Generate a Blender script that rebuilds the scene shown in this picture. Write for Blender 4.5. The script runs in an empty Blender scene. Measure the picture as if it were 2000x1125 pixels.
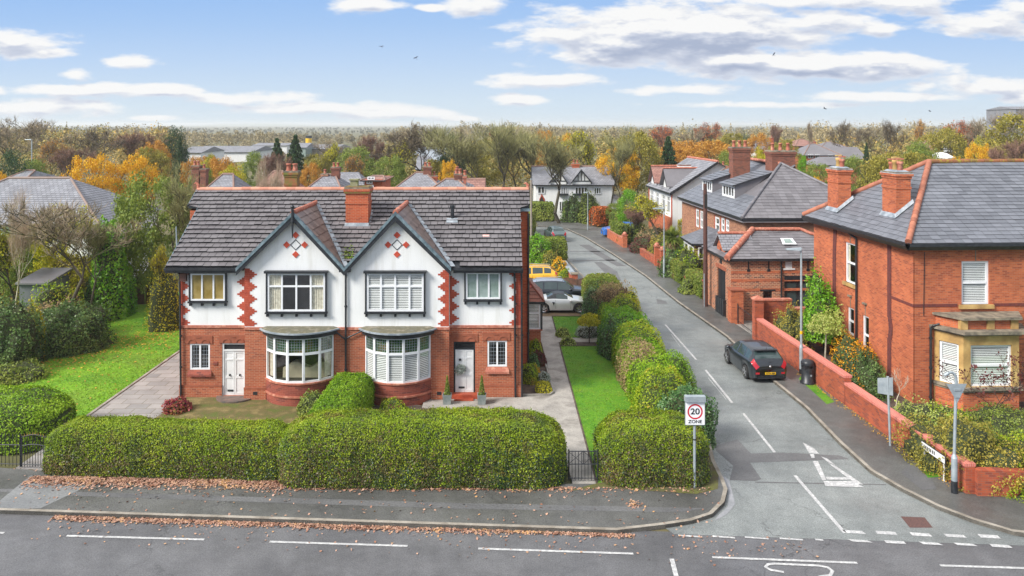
import bpy, math, random
import numpy as np
from mathutils import Vector
R = math.radians
SC = bpy.context.scene
COL = SC.collection
F, CX, HY, H = 1550.0, 978.0, 243.0, 12.3      # lens in picture units, depth axis, horizon row, camera height

def G(px, py, z=0.0):            # where the sight line meets height z
    Y = F*(H-z)/(py-HY); return ((px-CX)*Y/F, Y)
def XA(px, Y): return (px-CX)*Y/F
def ZA(py, Y): return H-(py-HY)*Y/F
def S(r, g, b):                  # sRGB 0-255 -> linear
    f = lambda c: (c/255/12.92 if c/255 <= .04045 else ((c/255+.055)/1.055)**2.4)
    return (f(r), f(g), f(b), 1)

# ---------------------------------------------------------------- object helpers
def tag(o, label=None, cat=None, group=None, kind=None):
    if label: o['label'] = label
    if cat: o['category'] = cat
    if group: o['group'] = group
    if kind: o['kind'] = kind
    return o
def thing(name, label, cat, loc=(0,0,0), rz=0, group=None):
    o = bpy.data.objects.new(name, None); COL.objects.link(o)
    o.empty_display_size = .3
    o.location = loc; o.rotation_euler = (0,0,rz)
    return tag(o, label, cat, group)
def root_loc(o):
    while o.parent: o = o.parent
    return o.location
def link(name, me, mats, parent=None):
    o = bpy.data.objects.new(name, me); COL.objects.link(o)
    if mats is not None and len(me.materials) == 0:
        for m in (mats if isinstance(mats, (list, tuple)) else [mats]): me.materials.append(m)
    if parent: o.parent = parent
    return o
def copy_tree(o, parent=None):
    c = o.copy(); COL.objects.link(c); c.parent = parent
    for ch in list(o.children): copy_tree(ch, c)
    return c
def np_mesh(name, V, Fq, smooth=False):
    V = np.asarray(V, dtype=np.float32); Fq = np.asarray(Fq, dtype=np.int32)
    me = bpy.data.meshes.new(name); n, k = Fq.shape
    me.vertices.add(len(V)); me.vertices.foreach_set('co', V.ravel())
    me.loops.add(n*k); me.loops.foreach_set('vertex_index', Fq.ravel())
    me.polygons.add(n); me.polygons.foreach_set('loop_start', np.arange(0, n*k, k, dtype=np.int32))
    try: me.polygons.foreach_set('loop_total', np.full(n, k, dtype=np.int32))
    except Exception: pass
    me.update(calc_edges=True)
    if smooth: me.polygons.foreach_set('use_smooth', [True]*n)
    return me

class MB:                        # collects shapes that become ONE mesh object
    def __init__(s): s.v = []; s.f = []; s.sm = []; s.mi = []; s.m = 0
    def add(s, vs, fs, smooth=False):
        n = len(s.v); s.v += [tuple(map(float, p)) for p in vs]
        for f in fs: s.f.append([i+n for i in f]); s.sm.append(smooth); s.mi.append(s.m)
        return s
    def box(s, x0,x1,y0,y1,z0,z1):
        return s.add([(x,y,z) for z in (z0,z1) for y in (y0,y1) for x in (x0,x1)],
                     [(0,2,3,1),(4,5,7,6),(0,1,5,4),(2,6,7,3),(0,4,6,2),(1,3,7,5)])
    def fbox(s, Fr, a0,a1,b0,b1,c0,c1):      # box in a facade frame: along, up, outward
        P = [Fr(a,b,c) for c in (c0,c1) for b in (b0,b1) for a in (a0,a1)]
        return s.add(P, [(0,2,3,1),(4,5,7,6),(0,1,5,4),(2,6,7,3),(0,4,6,2),(1,3,7,5)])
    def fprism(s, Fr, poly, c0, c1):
        n = len(poly)
        V = [Fr(a,b,c0) for a,b in poly]+[Fr(a,b,c1) for a,b in poly]
        return s.add(V, [list(range(n))[::-1], [i+n for i in range(n)]]+[(i,(i+1)%n,(i+1)%n+n,i+n) for i in range(n)])
    def poly(s, pts): return s.add(pts, [list(range(len(pts)))])
    def slab(s, poly, z0, z1):
        n = len(poly)
        a = sum(poly[i][0]*poly[(i+1)%n][1]-poly[(i+1)%n][0]*poly[i][1] for i in range(n))
        if a < 0: poly = poly[::-1]
        V = [(p[0],p[1],z0) for p in poly]+[(p[0],p[1],z1) for p in poly]
        return s.add(V, [list(range(n))[::-1], [i+n for i in range(n)]]+[(i,(i+1)%n,(i+1)%n+n,i+n) for i in range(n)])
    def tube(s, p0, p1, r0, r1=None, n=8, caps=True):
        r1 = r0 if r1 is None else r1
        p0, p1 = Vector(p0), Vector(p1); d = (p1-p0)
        if d.length < 1e-6: return s
        d.normalize(); a = d.orthogonal().normalized(); b = d.cross(a)
        V = []
        for p, r in ((p0,r0),(p1,r1)):
            for i in range(n):
                t = 2*math.pi*i/n; V.append(p+(a*math.cos(t)+b*math.sin(t))*r)
        fs = [(i,(i+1)%n,(i+1)%n+n,i+n) for i in range(n)]
        s.add(V, fs, n > 5)
        if caps: s.add(V, [list(range(n))[::-1], list(range(n,2*n))])
        return s
    def path(s, pts, r, n=8):
        for i in range(len(pts)-1): s.tube(pts[i], pts[i+1], r, r, n)
        return s
    def lathe(s, c, prof, n=16, smooth=True):
        V = []
        for r, z in prof:
            for i in range(n):
                t = 2*math.pi*i/n; V.append((c[0]+r*math.cos(t), c[1]+r*math.sin(t), c[2]+z))
        k = len(prof)
        fs = [(j*n+i, j*n+(i+1)%n, (j+1)*n+(i+1)%n, (j+1)*n+i) for j in range(k-1) for i in range(n)]
        s.add(V, fs, smooth); s.add(V, [list(range(n))[::-1], [(k-1)*n+i for i in range(n)]]); return s
    def build(s, name, mats, parent=None, local=False):
        me = bpy.data.meshes.new(name)
        V = s.v
        if parent is not None and not local:
            L = root_loc(parent); V = [(x-L[0], y-L[1], z-L[2]) for x,y,z in V]
        me.from_pydata(V, [], s.f); me.polygons.foreach_set('use_smooth', s.sm)
        me.polygons.foreach_set('material_index', s.mi)
        me.update()
        return link(name, me, mats, parent)

def frameF(y, x0=0, z0=0):       # wall facing the camera (-Y): along = +X
    return lambda a,b,c: (x0+a, y-c, z0+b)
def frameD(ox, oy, ux, uy, z0=0):  # any vertical wall: along u, outward = u turned right
    return lambda a,b,c: (ox+ux*a+uy*c, oy+uy*a-ux*c, z0+b)

# ---------------------------------------------------------------- materials
MATS = {}
def newmat(name):
    m = bpy.data.materials.new(name); m.use_nodes = True
    nt = m.node_tree; b = nt.nodes['Principled BSDF']; return m, nt, b
def N(nt, t, **k):
    n = nt.nodes.new(t)
    for a, v in k.items(): setattr(n, a, v)
    return n
def mixc(nt, fac, a, b, mode='MIX'):
    n = N(nt, 'ShaderNodeMix', data_type='RGBA', blend_type=mode)
    for i, v in ((0,fac),(6,a),(7,b)):
        if hasattr(v, 'links') or hasattr(v, 'is_output'): nt.links.new(v, n.inputs[i])
        else: n.inputs[i].default_value = v
    return n.outputs[2]
def math_(nt, op, a, b=None, c=None, clamp=False):
    n = N(nt, 'ShaderNodeMath', operation=op, use_clamp=clamp)
    for i, v in enumerate((a,b,c)):
        if v is None: continue
        if hasattr(v, 'is_output'): nt.links.new(v, n.inputs[i])
        else: n.inputs[i].default_value = v
    return n.outputs[0]
def ramp(nt, fac, stops):
    n = N(nt, 'ShaderNodeValToRGB'); nt.links.new(fac, n.inputs[0]); e = n.color_ramp.elements
    while len(e) < len(stops): e.new(.5)
    for i, (p, c) in enumerate(stops): e[i].position = p; e[i].color = c
    return n.outputs[0]
def noise(nt, scale, detail=3, rough=.6, vec=None, out=0):
    n = N(nt, 'ShaderNodeTexNoise'); n.inputs['Scale'].default_value = scale
    n.inputs['Detail'].default_value = detail; n.inputs['Roughness'].default_value = rough
    if vec is None:
        tc = N(nt, 'ShaderNodeTexCoord'); vec = tc.outputs['Object']
    nt.links.new(vec, n.inputs['Vector']); return n.outputs[out]
def bump(nt, b, h, strength=.3, dist=.02):
    n = N(nt, 'ShaderNodeBump'); n.inputs['Strength'].default_value = strength; n.inputs['Distance'].default_value = dist
    nt.links.new(h, n.inputs['Height']); nt.links.new(n.outputs[0], b.inputs['Normal'])

def plain(name, c1, c2=None, scale=3, rough=.6, metal=0, fine=0, bmp=0, spec=.5, coat=0, c3=None):
    m, nt, b = newmat(name)
    c2 = c2 or tuple(x*.8 for x in c1[:3])+(1,)
    f = noise(nt, scale)
    st = [(.36,c1),(.64,c2)] if c3 is None else [(.32,c1),(.5,c2),(.66,c3)]
    c = ramp(nt, f, st)
    if fine:
        g = noise(nt, scale*25, 2)
        c = mixc(nt, fine, c, ramp(nt, g, [(.3,(.25,.25,.25,1)),(.7,(1.6,1.6,1.6,1))]), 'MULTIPLY')
        if bmp: bump(nt, b, g, bmp)
    elif bmp: bump(nt, b, noise(nt, scale*8, 3), bmp)
    nt.links.new(c, b.inputs['Base Color'])
    b.inputs['Roughness'].default_value = rough; b.inputs['Metallic'].default_value = metal
    b.inputs['Specular IOR Level'].default_value = spec; b.inputs['Coat Weight'].default_value = coat
    return m
def road(name, c1, c2):           # worn tarmac: broad mottling, grit, hairline cracks, damp sheen
    m, nt, b = newmat(name)
    c = ramp(nt, noise(nt, .28, 5, .68), [(.34,c1),(.62,c2)])
    c = mixc(nt, .5, c, ramp(nt, noise(nt, 2.2, 4, .7), [(.3,(.72,.72,.72,1)),(.68,(1.25,1.25,1.25,1))]), 'MULTIPLY')
    g = noise(nt, 24, 3, .8); c = mixc(nt, .7, c, ramp(nt, g, [(.32,(.35,.35,.36,1)),(.68,(1.6,1.6,1.58,1))]), 'MULTIPLY')
    v = N(nt, 'ShaderNodeTexVoronoi', feature='DISTANCE_TO_EDGE'); v.inputs['Scale'].default_value = .22
    tc = N(nt, 'ShaderNodeTexCoord'); wv = N(nt, 'ShaderNodeVectorMath', operation='MULTIPLY_ADD'); nt.links.new(noise(nt, 1.1, 4, .6, out=1), wv.inputs[0]); wv.inputs[1].default_value = (1.8,1.8,0); nt.links.new(tc.outputs['Object'], wv.inputs[2]); nt.links.new(wv.outputs[0], v.inputs['Vector'])
    cr = ramp(nt, v.outputs['Distance'], [(.0,(1,1,1,1)),(.006,(0,0,0,1))]); cr = math_(nt,'MULTIPLY',cr,ramp(nt, noise(nt,.15,2), [(.48,(0,0,0,1)),(.56,(.7,.7,.7,1))]))
    c = mixc(nt, cr, c, (.04,.04,.042,1))
    nt.links.new(c, b.inputs['Base Color'])
    nt.links.new(ramp(nt, noise(nt, .22, 3, .6), [(.38,(.34,.34,.34,1)),(.6,(.72,.72,.72,1))]), b.inputs['Roughness']); bump(nt, b, g, .35)
    return m
def rendered(name):
    m, nt, b = newmat(name); tc = N(nt,'ShaderNodeTexCoord'); mp = N(nt,'ShaderNodeMapping'); mp.inputs['Scale'].default_value = (2.6,2.6,.22); nt.links.new(tc.outputs['Object'], mp.inputs[0])
    c = ramp(nt, noise(nt, .6, 4), [(.3,(.84,.84,.82,1)),(.7,(.76,.77,.76,1))])
    c = mixc(nt, .8, c, ramp(nt, noise(nt, 1, 5, .7, mp.outputs[0]), [(.28,(.80,.79,.75,1)),(.5,(1,1,1,1))]), 'MULTIPLY')
    nt.links.new(c, b.inputs['Base Color']); b.inputs['Roughness'].default_value = .9; bump(nt, b, noise(nt, 14, 3), .3); return m
def wallvec(nt):                 # (along, up, 0) on any upright or sloping face
    tc = N(nt, 'ShaderNodeTexCoord'); sp = N(nt, 'ShaderNodeSeparateXYZ'); nt.links.new(tc.outputs['Object'], sp.inputs[0])
    sn = N(nt, 'ShaderNodeSeparateXYZ'); nt.links.new(tc.outputs['Normal'], sn.inputs[0])
    g = math_(nt, 'GREATER_THAN', math_(nt, 'ABSOLUTE', sn.outputs[0]), math_(nt, 'ABSOLUTE', sn.outputs[1]))
    d = math_(nt, 'SUBTRACT', sp.outputs[1], sp.outputs[0])
    u = math_(nt, 'MULTIPLY_ADD', d, g, sp.outputs[0])
    cb = N(nt, 'ShaderNodeCombineXYZ'); nt.links.new(u, cb.inputs[0]); nt.links.new(sp.outputs[2], cb.inputs[1])
    return cb.outputs[0]
def brick(name, c1, c2, mortar, bw=.225, bh=.075, dark=None, msize=.008, stain=.25, rough=.85, vs=1.0, plan=False, dk=1.33):
    m, nt, b = newmat(name); v = N(nt,'ShaderNodeTexCoord').outputs['Object'] if plan else wallvec(nt)
    if vs != 1.0:
        mp = N(nt, 'ShaderNodeMapping'); mp.inputs['Scale'].default_value = (1,vs,1); nt.links.new(v, mp.inputs[0]); v = mp.outputs[0]
    t = N(nt, 'ShaderNodeTexBrick'); nt.links.new(v, t.inputs['Vector'])
    t.inputs['Scale'].default_value = 1; t.inputs['Brick Width'].default_value = bw; t.inputs['Row Height'].default_value = bh
    t.inputs['Mortar Size'].default_value = msize; t.inputs['Mortar Smooth'].default_value = .3; t.inputs['Bias'].default_value = 0
    t.inputs['Color1'].default_value = c1; t.inputs['Color2'].default_value = c2; t.inputs['Mortar'].default_value = mortar
    c = t.outputs['Color']
    if dark:                     # single burnt bricks
        t2 = N(nt, 'ShaderNodeTexBrick'); nt.links.new(v, t2.inputs['Vector'])
        t2.inputs['Scale'].default_value = 1; t2.inputs['Brick Width'].default_value = bw; t2.inputs['Row Height'].default_value = bh
        t2.inputs['Mortar Size'].default_value = 0; t2.inputs['Bias'].default_value = 0
        t2.inputs['Color1'].default_value = (0,0,0,1); t2.inputs['Color2'].default_value = (1,1,1,1)
        bl = noise(nt, .9, 3, .7)
        f = math_(nt, 'MULTIPLY', math_(nt, 'GREATER_THAN', math_(nt,'ADD',t2.outputs['Color'],bl), dk), math_(nt,'SUBTRACT',1.0,t.outputs['Fac']))
        c = mixc(nt, math_(nt,'MULTIPLY',f,.32), c, dark)
    c = mixc(nt, stain, c, ramp(nt, noise(nt, .8, 5, .65), [(.3,(.55,.5,.48,1)),(.65,(1.25,1.22,1.2,1))]), 'MULTIPLY')
    nt.links.new(c, b.inputs['Base Color']); b.inputs['Roughness'].default_value = rough
    bump(nt, b, math_(nt,'SUBTRACT',1.0,t.outputs['Fac']), .35, .008)
    return m
def tiles(name, c1, c2, moss=None, mossamt=.5, rough=.6, spec=.5, mscale=1.2):     # colour per tile + moss and weather
    m, nt, b = newmat(name)
    g = N(nt, 'ShaderNodeNewGeometry')
    c = mixc(nt, g.outputs['Random Per Island'], c1, c2)
    c = mixc(nt, .5, c, ramp(nt, noise(nt, .7, 4, .7), [(.3,(.7,.7,.7,1)),(.7,(1.25,1.25,1.25,1))]), 'MULTIPLY')
    if moss:
        f = ramp(nt, noise(nt, mscale*3, 5, .8), [(mossamt,(0,0,0,1)),(mossamt+.1,(1,1,1,1))])
        c = mixc(nt, math_(nt,'MULTIPLY',f,.75), c, moss)
    nt.links.new(c, b.inputs['Base Color']); b.inputs['Roughness'].default_value = rough
    b.inputs['Specular IOR Level'].default_value = spec
    return m
def leafm(name, cols, rough=.55, nscale=.8, trans=.25, patch=None, patch2=None):   # leaves: own colour each, light and dark clumps
    m, nt, b = newmat(name)
    g = N(nt, 'ShaderNodeNewGeometry')
    k = len(cols)
    f = math_(nt, 'ADD', math_(nt,'MULTIPLY',g.outputs['Random Per Island'],.55), math_(nt,'MULTIPLY',math_(nt,'SUBTRACT',math_(nt,'MULTIPLY_ADD',noise(nt,nscale*.3,2,.5),.8,math_(nt,'MULTIPLY',noise(nt,nscale,3,.6),.7)),.5),1.25), clamp=True)
    c = ramp(nt, f, [(i/(k-1), cols[i]) for i in range(k)])
    if patch: c = mixc(nt, math_(nt,'MULTIPLY',ramp(nt, math_(nt,'MULTIPLY_ADD',g.outputs['Random Per Island'],.12,noise(nt,1.3,4,.65)), [(.60,(0,0,0,1)),(.72,(1,1,1,1))]),.8), c, patch)
    if patch2: c = mixc(nt, math_(nt,'MULTIPLY',ramp(nt, math_(nt,'MULTIPLY_ADD',g.outputs['Random Per Island'],.15,noise(nt,.9,3,.6,out=1)), [(.62,(0,0,0,1)),(.74,(1,1,1,1))]),.75), c, patch2)
    nt.links.new(c, b.inputs['Base Color']); b.inputs['Roughness'].default_value = rough
    b.inputs['Specular IOR Level'].default_value = .35
    if trans:
        tr = N(nt, 'ShaderNodeBsdfTranslucent'); nt.links.new(c, tr.inputs[0])
        mx = N(nt, 'ShaderNodeMixShader'); mx.inputs[0].default_value = trans
        out = nt.nodes['Material Output']
        nt.links.new(b.outputs[0], mx.inputs[1]); nt.links.new(tr.outputs[0], mx.inputs[2]); nt.links.new(mx.outputs[0], out.inputs[0])
    return m
def glassm(name, tint=(.95,.97,.97,1), gl=.13):
    m, nt, b = newmat(name); nt.nodes.remove(b)
    t = N(nt,'ShaderNodeBsdfTransparent'); t.inputs[0].default_value = tint
    g = N(nt,'ShaderNodeBsdfGlossy'); g.inputs['Roughness'].default_value = .03
    mx = N(nt,'ShaderNodeMixShader'); mx.inputs[0].default_value = gl
    nt.links.new(t.outputs[0],mx.inputs[1]); nt.links.new(g.outputs[0],mx.inputs[2]); nt.links.new(mx.outputs[0], nt.nodes['Material Output'].inputs[0])
    return m

M = MATS
M['white'] = plain('white_paint', (.80,.80,.79,1), (.70,.70,.68,1), 2, .5)
M['whitepvc'] = plain('white_frame', (.84,.85,.86,1), (.78,.79,.80,1), 4, .35)
M['render'] = rendered('white_render')
M['black'] = plain('black_paint', (.012,.014,.018,1), (.03,.033,.037,1), 5, .4)
M['lead'] = plain('lead_grey', S(120,130,138), S(165,172,178), 3, .5)
M['verge'] = plain('verge_tile', S(80,100,108), S(120,138,145), 4, .5)
M['glass'] = glassm('window_glass')
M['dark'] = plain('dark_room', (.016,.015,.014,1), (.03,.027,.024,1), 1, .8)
M['blind'] = plain('white_blind', (.84,.84,.81,1), (.8,.8,.77,1), 3, .6)
M['curtain'] = plain('cream_curtain', S(235,228,208), S(205,195,172), 8, .9)
M['gold'] = plain('obscured_glass', S(135,115,55), S(160,140,85), 2, .15)
M['seaglass'] = plain('grey_green_glass', S(120,140,130), S(150,165,160), 2, .15)
M['brickA'] = brick('orange_red_brick', S(186,88,50), S(168,72,40), S(180,128,98), dark=S(120,60,45), stain=.3)
M['brickB'] = brick('red_brick_weathered', S(178,94,60), S(158,78,50), S(178,142,116), dark=S(110,60,50), stain=.4)
M['brickBase'] = brick('dark_red_brick', S(152,76,58), S(122,60,50), S(150,90,75), dark=S(80,50,48), stain=.4)
M['brickR'] = brick('bright_orange_brick', S(198,108,64), S(166,78,46), S(172,122,96), dark=S(110,60,46), stain=.45, msize=.009)
M['brickW'] = brick('garden_wall_brick', S(178,88,54), S(150,68,44), S(150,100,80), dark=S(80,60,62), stain=.6, dk=1.22)
M['brickV'] = brick('brown_victorian_brick', S(178,125,92), S(140,88,62), S(170,140,120), dark=S(90,62,52), stain=.35)
M['brickC'] = brick('chimney_brown_brick', S(140,82,62), S(112,66,52), S(120,95,82), dark=S(70,55,50), stain=.4)
M['quoin'] = plain('quoin_red_brick', S(184,84,58), S(160,66,46), 6, .85, fine=.3)
M['terra'] = plain('terracotta', S(190,118,94), S(166,96,76), 3, .75, c3=S(204,144,120))
M['coping'] = brick('pink_coping_brick', S(205,120,105), S(190,98,84), S(225,175,160), bw=.075, bh=3.0, msize=.006, stain=.15)
M['sand'] = plain('sandstone_lintel', S(160,92,66), S(138,78,56), 3, .9, bmp=.2)
M['stone'] = plain('yellow_stone', S(205,172,110), S(180,145,88), 1.4, .85, c3=S(150,120,75))
M['stonedark'] = plain('weathered_stone', S(150,138,118), S(95,88,78), 2.5, .9)
M['tilemain'] = tiles('concrete_tile', S(104,100,102), S(118,114,116), S(112,108,48), .64, .55)
M['tileside'] = tiles('brown_tile', S(112,92,84), S(136,116,106), None, .5, .5)
M['slate'] = tiles('blue_slate', S(98,101,108), S(118,121,128), S(120,105,100), .64, .5)
M['slateB'] = tiles('grey_slate', S(104,101,104), S(124,121,124), S(110,82,68), .62, .5)
M['tileedge'] = plain('shadow_gap_tile_edge', (.012,.012,.013,1), (.03,.03,.03,1), 4, .9)  # near-black colour paints in the shadow gap at each tile's lower edge
M['tilered'] = tiles('red_clay_tile', S(130,84,70), S(158,104,86), None, .5, .6)
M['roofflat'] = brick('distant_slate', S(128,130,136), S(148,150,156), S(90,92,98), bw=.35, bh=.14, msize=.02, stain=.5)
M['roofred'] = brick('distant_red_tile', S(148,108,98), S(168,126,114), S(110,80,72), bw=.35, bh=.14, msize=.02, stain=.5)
M['galv'] = plain('galvanised_steel', S(150,160,165), S(175,183,186), 3, .45, metal=.3)
M['asphalt'] = road('asphalt_dark', (.088,.088,.093,1), (.145,.145,.15,1))
M['asphaltS'] = road('asphalt_side', (.155,.17,.168,1), (.245,.262,.255,1))
M['asphaltP'] = plain('asphalt_patch', (.11,.11,.112,1), (.15,.15,.15,1), .6, .6, fine=.3, bmp=.3)
M['pave'] = road('pavement_tarmac', (.075,.075,.07,1), (.13,.13,.123,1))
M['pavewet'] = plain('pavement_worn', (.17,.175,.178,1), (.23,.235,.235,1), .6, .45, fine=.25)
M['kerb'] = plain('kerb_stone', S(130,122,110), S(165,158,146), 2, .8, fine=.3)
M['paint'] = plain('road_paint', (.68,.68,.66,1), (.40,.40,.40,1), 5, .7, fine=.5, c3=(.62,.62,.60,1))
M['conc'] = plain('concrete_path', S(138,134,128), S(168,163,155), .6, .8, fine=.25, c3=S(120,115,108))
M['grass'] = plain('lawn_grass', S(62,118,6), S(90,144,14), .9, .9, fine=.5, bmp=.6, c3=S(92,130,28))
M['grassL'] = plain('old_lawn_grass', S(76,128,6), S(112,158,16), .35, .9, fine=.5, bmp=.6, c3=S(104,138,28))
M['soil'] = plain('dark_soil', S(68,56,50), S(98,84,72), 3, .95, fine=.4, bmp=.5)
M['deadgrass'] = plain('matted_dead_grass', S(138,122,78), S(104,94,54), 1.6, .95, fine=.5, bmp=.8, c3=S(90,100,40))
M['ground'] = plain('rough_ground', S(92,94,54), S(104,96,66), .05, .95, c3=S(80,90,50))
M['woodf'] = plain('brown_fence_wood', S(120,90,72), S(92,70,58), 3, .85, fine=.3)
M['bark'] = plain('grey_green_bark', S(98,92,74), S(66,60,48), 3, .9, bmp=.5, c3=S(104,108,66))
M['barkdark'] = plain('dark_bark', S(74,62,54), S(50,44,38), 3, .9, bmp=.5)
M['barkwhite'] = plain('pale_birch_bark', S(205,195,175), S(150,140,122), 3, .8)
M['barkred'] = plain('red_brown_bark', S(116,80,70), S(90,64,56), 3, .9, bmp=.4)
M['pole'] = plain('brown_wood_pole', S(98,62,52), S(76,52,46), 2, .85)
M['chrome'] = plain('bright_metal', (.7,.7,.72,1), (.6,.6,.62,1), 3, .25, metal=.9)
M['tyre'] = plain('black_rubber', (.02,.02,.02,1), (.03,.03,.03,1), 3, .8)
M['redlight'] = plain('red_lamp_plastic', (.55,.02,.03,1), (.4,.01,.02,1), 3, .2, coat=.5)
M['carglass'] = plain('car_glass', (.03,.05,.052,1), (.045,.07,.07,1), 1, .06, spec=.8)
M['yellow'] = plain('yellow_plate', S(235,190,30), S(225,175,20), 3, .4)
# ================================================================ camera, sky, sun
cam = bpy.data.cameras.new('camera'); camo = bpy.data.objects.new('camera', cam); COL.objects.link(camo)
camo.location = (0,0,H); camo.rotation_euler = (R(90),0,0)
cam.sensor_width = 36; cam.lens = 36*F/2000; cam.shift_x = (1000-CX)/2000; cam.shift_y = -(562.5-HY)/2000
cam.clip_end = 20000; cam.clip_start = .5
SC.camera = camo
SC.view_settings.view_transform = 'Standard'; SC.view_settings.look = 'None'
EXPO = 1.52; SC.view_settings.exposure = EXPO; SC.view_settings.gamma = 1
SC.cycles.max_bounces = 6; SC.cycles.transparent_max_bounces = 12; SC.cycles.diffuse_bounces = 3; SC.cycles.glossy_bounces = 3
SC.cycles.use_denoising = True; SC.cycles.caustics_reflective = False; SC.cycles.caustics_refractive = False

SUN_EL, SUN_AZ = 38, 238     # azimuth clockwise from +Y (away from camera): light from the left, a little behind the camera
sd = bpy.data.lights.new('sun', 'SUN'); sd.energy = 1.8; sd.angle = R(20); sd.color = (1, .96, .9)
so = bpy.data.objects.new('sun', sd); COL.objects.link(so); so.location = (-30,-20,60)
dv = Vector((math.sin(R(SUN_AZ))*math.cos(R(SUN_EL)), math.cos(R(SUN_AZ))*math.cos(R(SUN_EL)), math.sin(R(SUN_EL))))
so.rotation_euler = dv.to_track_quat('Z','Y').to_euler()

W = bpy.data.worlds.new('World'); SC.world = W; W.use_nodes = True; nt = W.node_tree
bg = nt.nodes['Background']
sky = N(nt, 'ShaderNodeTexSky', sky_type='NISHITA'); sky.sun_disc = False
sky.sun_elevation = R(SUN_EL); sky.sun_rotation = R(SUN_AZ); sky.air_density = 1.0; sky.dust_density = .6; sky.ozone_density = 2.5
tc = N(nt, 'ShaderNodeTexCoord'); sp = N(nt, 'ShaderNodeSeparateXYZ'); nt.links.new(tc.outputs['Generated'], sp.inputs[0])
yy = math_(nt, 'ADD', math_(nt, 'ABSOLUTE', sp.outputs[1]), .02)
uu = math_(nt, 'DIVIDE', sp.outputs[0], yy); vv = math_(nt, 'DIVIDE', sp.outputs[2], yy)
cb = N(nt, 'ShaderNodeCombineXYZ'); nt.links.new(uu, cb.inputs[0]); nt.links.new(vv, cb.inputs[1])
UV = cb.outputs[0]
# cloud field: a bank of flat-based cumulus, ragged by noise
CL = [(1300,75,215,52,1.7),(1210,88,130,36,1.4),(1430,62,170,38,1.6),(1560,50,115,24,1.1),(1600,130,180,26,1.5),(1430,122,130,26,1.3),(1700,130,110,14,.9),
      (1060,160,150,17,.8),(1330,176,120,13,.7),(1010,196,70,15,.65),(55,88,95,26,1),(115,105,60,14,.8),(270,122,66,17,.8),(165,150,38,16,.9),
      (190,176,170,14,.75),(330,180,120,16,.8),(470,192,150,17,.75),(640,212,180,15,.7),(760,222,150,11,.6),(100,212,170,20,.7),(-10,175,60,20,.6),
      (725,14,62,20,.9),(930,16,62,22,1),(850,20,40,10,.5),(1560,5,230,18,.8),(1760,15,110,22,.8),(1905,50,95,32,1),(1980,20,60,26,.8),
      (1700,60,50,20,.6),(1900,172,160,22,.85),(1700,190,260,12,.55),(1480,205,240,9,.45),(1985,190,90,18,.7),(310,232,60,8,.6),(900,232,60,7,.5),(1200,36,0.1,.1,0)]
grp = bpy.data.node_groups.new('cloud_field', 'ShaderNodeTree')
grp.interface.new_socket('P', in_out='INPUT', socket_type='NodeSocketVector'); grp.interface.new_socket('D', in_out='OUTPUT', socket_type='NodeSocketFloat')
gi = grp.nodes.new('NodeGroupInput'); go = grp.nodes.new('NodeGroupOutput')
cur = None
for (x,y,rx,ry,w) in CL[:-1]:
    a = grp.nodes.new('ShaderNodeVectorMath'); a.operation = 'MULTIPLY_ADD'; grp.links.new(gi.outputs[0], a.inputs[0])
    cu, cv = (x-CX)/F, (HY-y)/F; ru, rv = rx/F, ry/F
    a.inputs[1].default_value = (1/ru, 1/rv, 0); a.inputs[2].default_value = (-cu/ru, -cv/rv, 0)
    l = grp.nodes.new('ShaderNodeVectorMath'); l.operation = 'LENGTH'; grp.links.new(a.outputs[0], l.inputs[0])
    d = math_(grp, 'MULTIPLY_ADD', l.outputs['Value'], -1.0, .45+.55*w)
    cur = d if cur is None else math_(grp, 'SMOOTH_MAX', cur, d, .25)
mp = grp.nodes.new('ShaderNodeMapping'); mp.inputs['Scale'].default_value = (17, 52, 1); grp.links.new(gi.outputs[0], mp.inputs[0])
nz = noise(grp, .75, 9, .6, mp.outputs[0])
mp2 = grp.nodes.new('ShaderNodeMapping'); mp2.inputs['Scale'].default_value = (7, 26, 1); grp.links.new(gi.outputs[0], mp2.inputs[0])
nz2 = noise(grp, 1.0, 3, .5, mp2.outputs[0])
q = math_(grp, 'MULTIPLY_ADD', math_(grp,'SUBTRACT',nz,.5), 2.5, math_(grp,'MULTIPLY_ADD', math_(grp,'SUBTRACT',nz2,.5), 1.5, cur))
grp.links.new(q, go.inputs[0])
def cf(dv_):
    g = N(nt, 'ShaderNodeGroup'); g.node_tree = grp
    if dv_:
        v = N(nt, 'ShaderNodeVectorMath', operation='ADD'); nt.links.new(UV, v.inputs[0]); v.inputs[1].default_value = (-dv_*.6, dv_, 0)
        nt.links.new(v.outputs[0], g.inputs[0])
    else: nt.links.new(UV, g.inputs[0])
    return g.outputs[0]
d0, d1 = cf(0), cf(.0105)
def mrange(x, a, b, c=0.0, d=1.0):
    n = N(nt, 'ShaderNodeMapRange', interpolation_type='SMOOTHSTEP'); nt.links.new(x, n.inputs[0])
    for i, k in enumerate((a,b,c,d)): n.inputs[i+1].default_value = k
    return n.outputs[0]
alpha = mrange(d0, -.22, .36)
lit = mrange(math_(nt,'SUBTRACT',d0,d1), -.65, .75)
thick = mrange(d0, .05, .7)
shade = math_(nt, 'SUBTRACT', 1.0, math_(nt, 'MULTIPLY', thick, math_(nt,'SUBTRACT',1.0,lit)))
ccol = ramp(nt, math_(nt,'MULTIPLY_ADD', shade, .55, math_(nt,'MULTIPLY',lit,.45)), [(.05,S(172,184,208)),(.45,S(208,215,230)),(.8,S(250,250,250))])
k = 2**-EXPO                       # clouds and blue are seen at the picture's exposure
blue = ramp(nt, vv, [(0,S(216,230,240)),(.03,S(209,227,243)),(.08,S(188,214,245)),(.125,S(168,202,244)),(.17,S(152,192,243))])
el = math_(nt, 'MULTIPLY', sky.outputs[0], 1)
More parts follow.
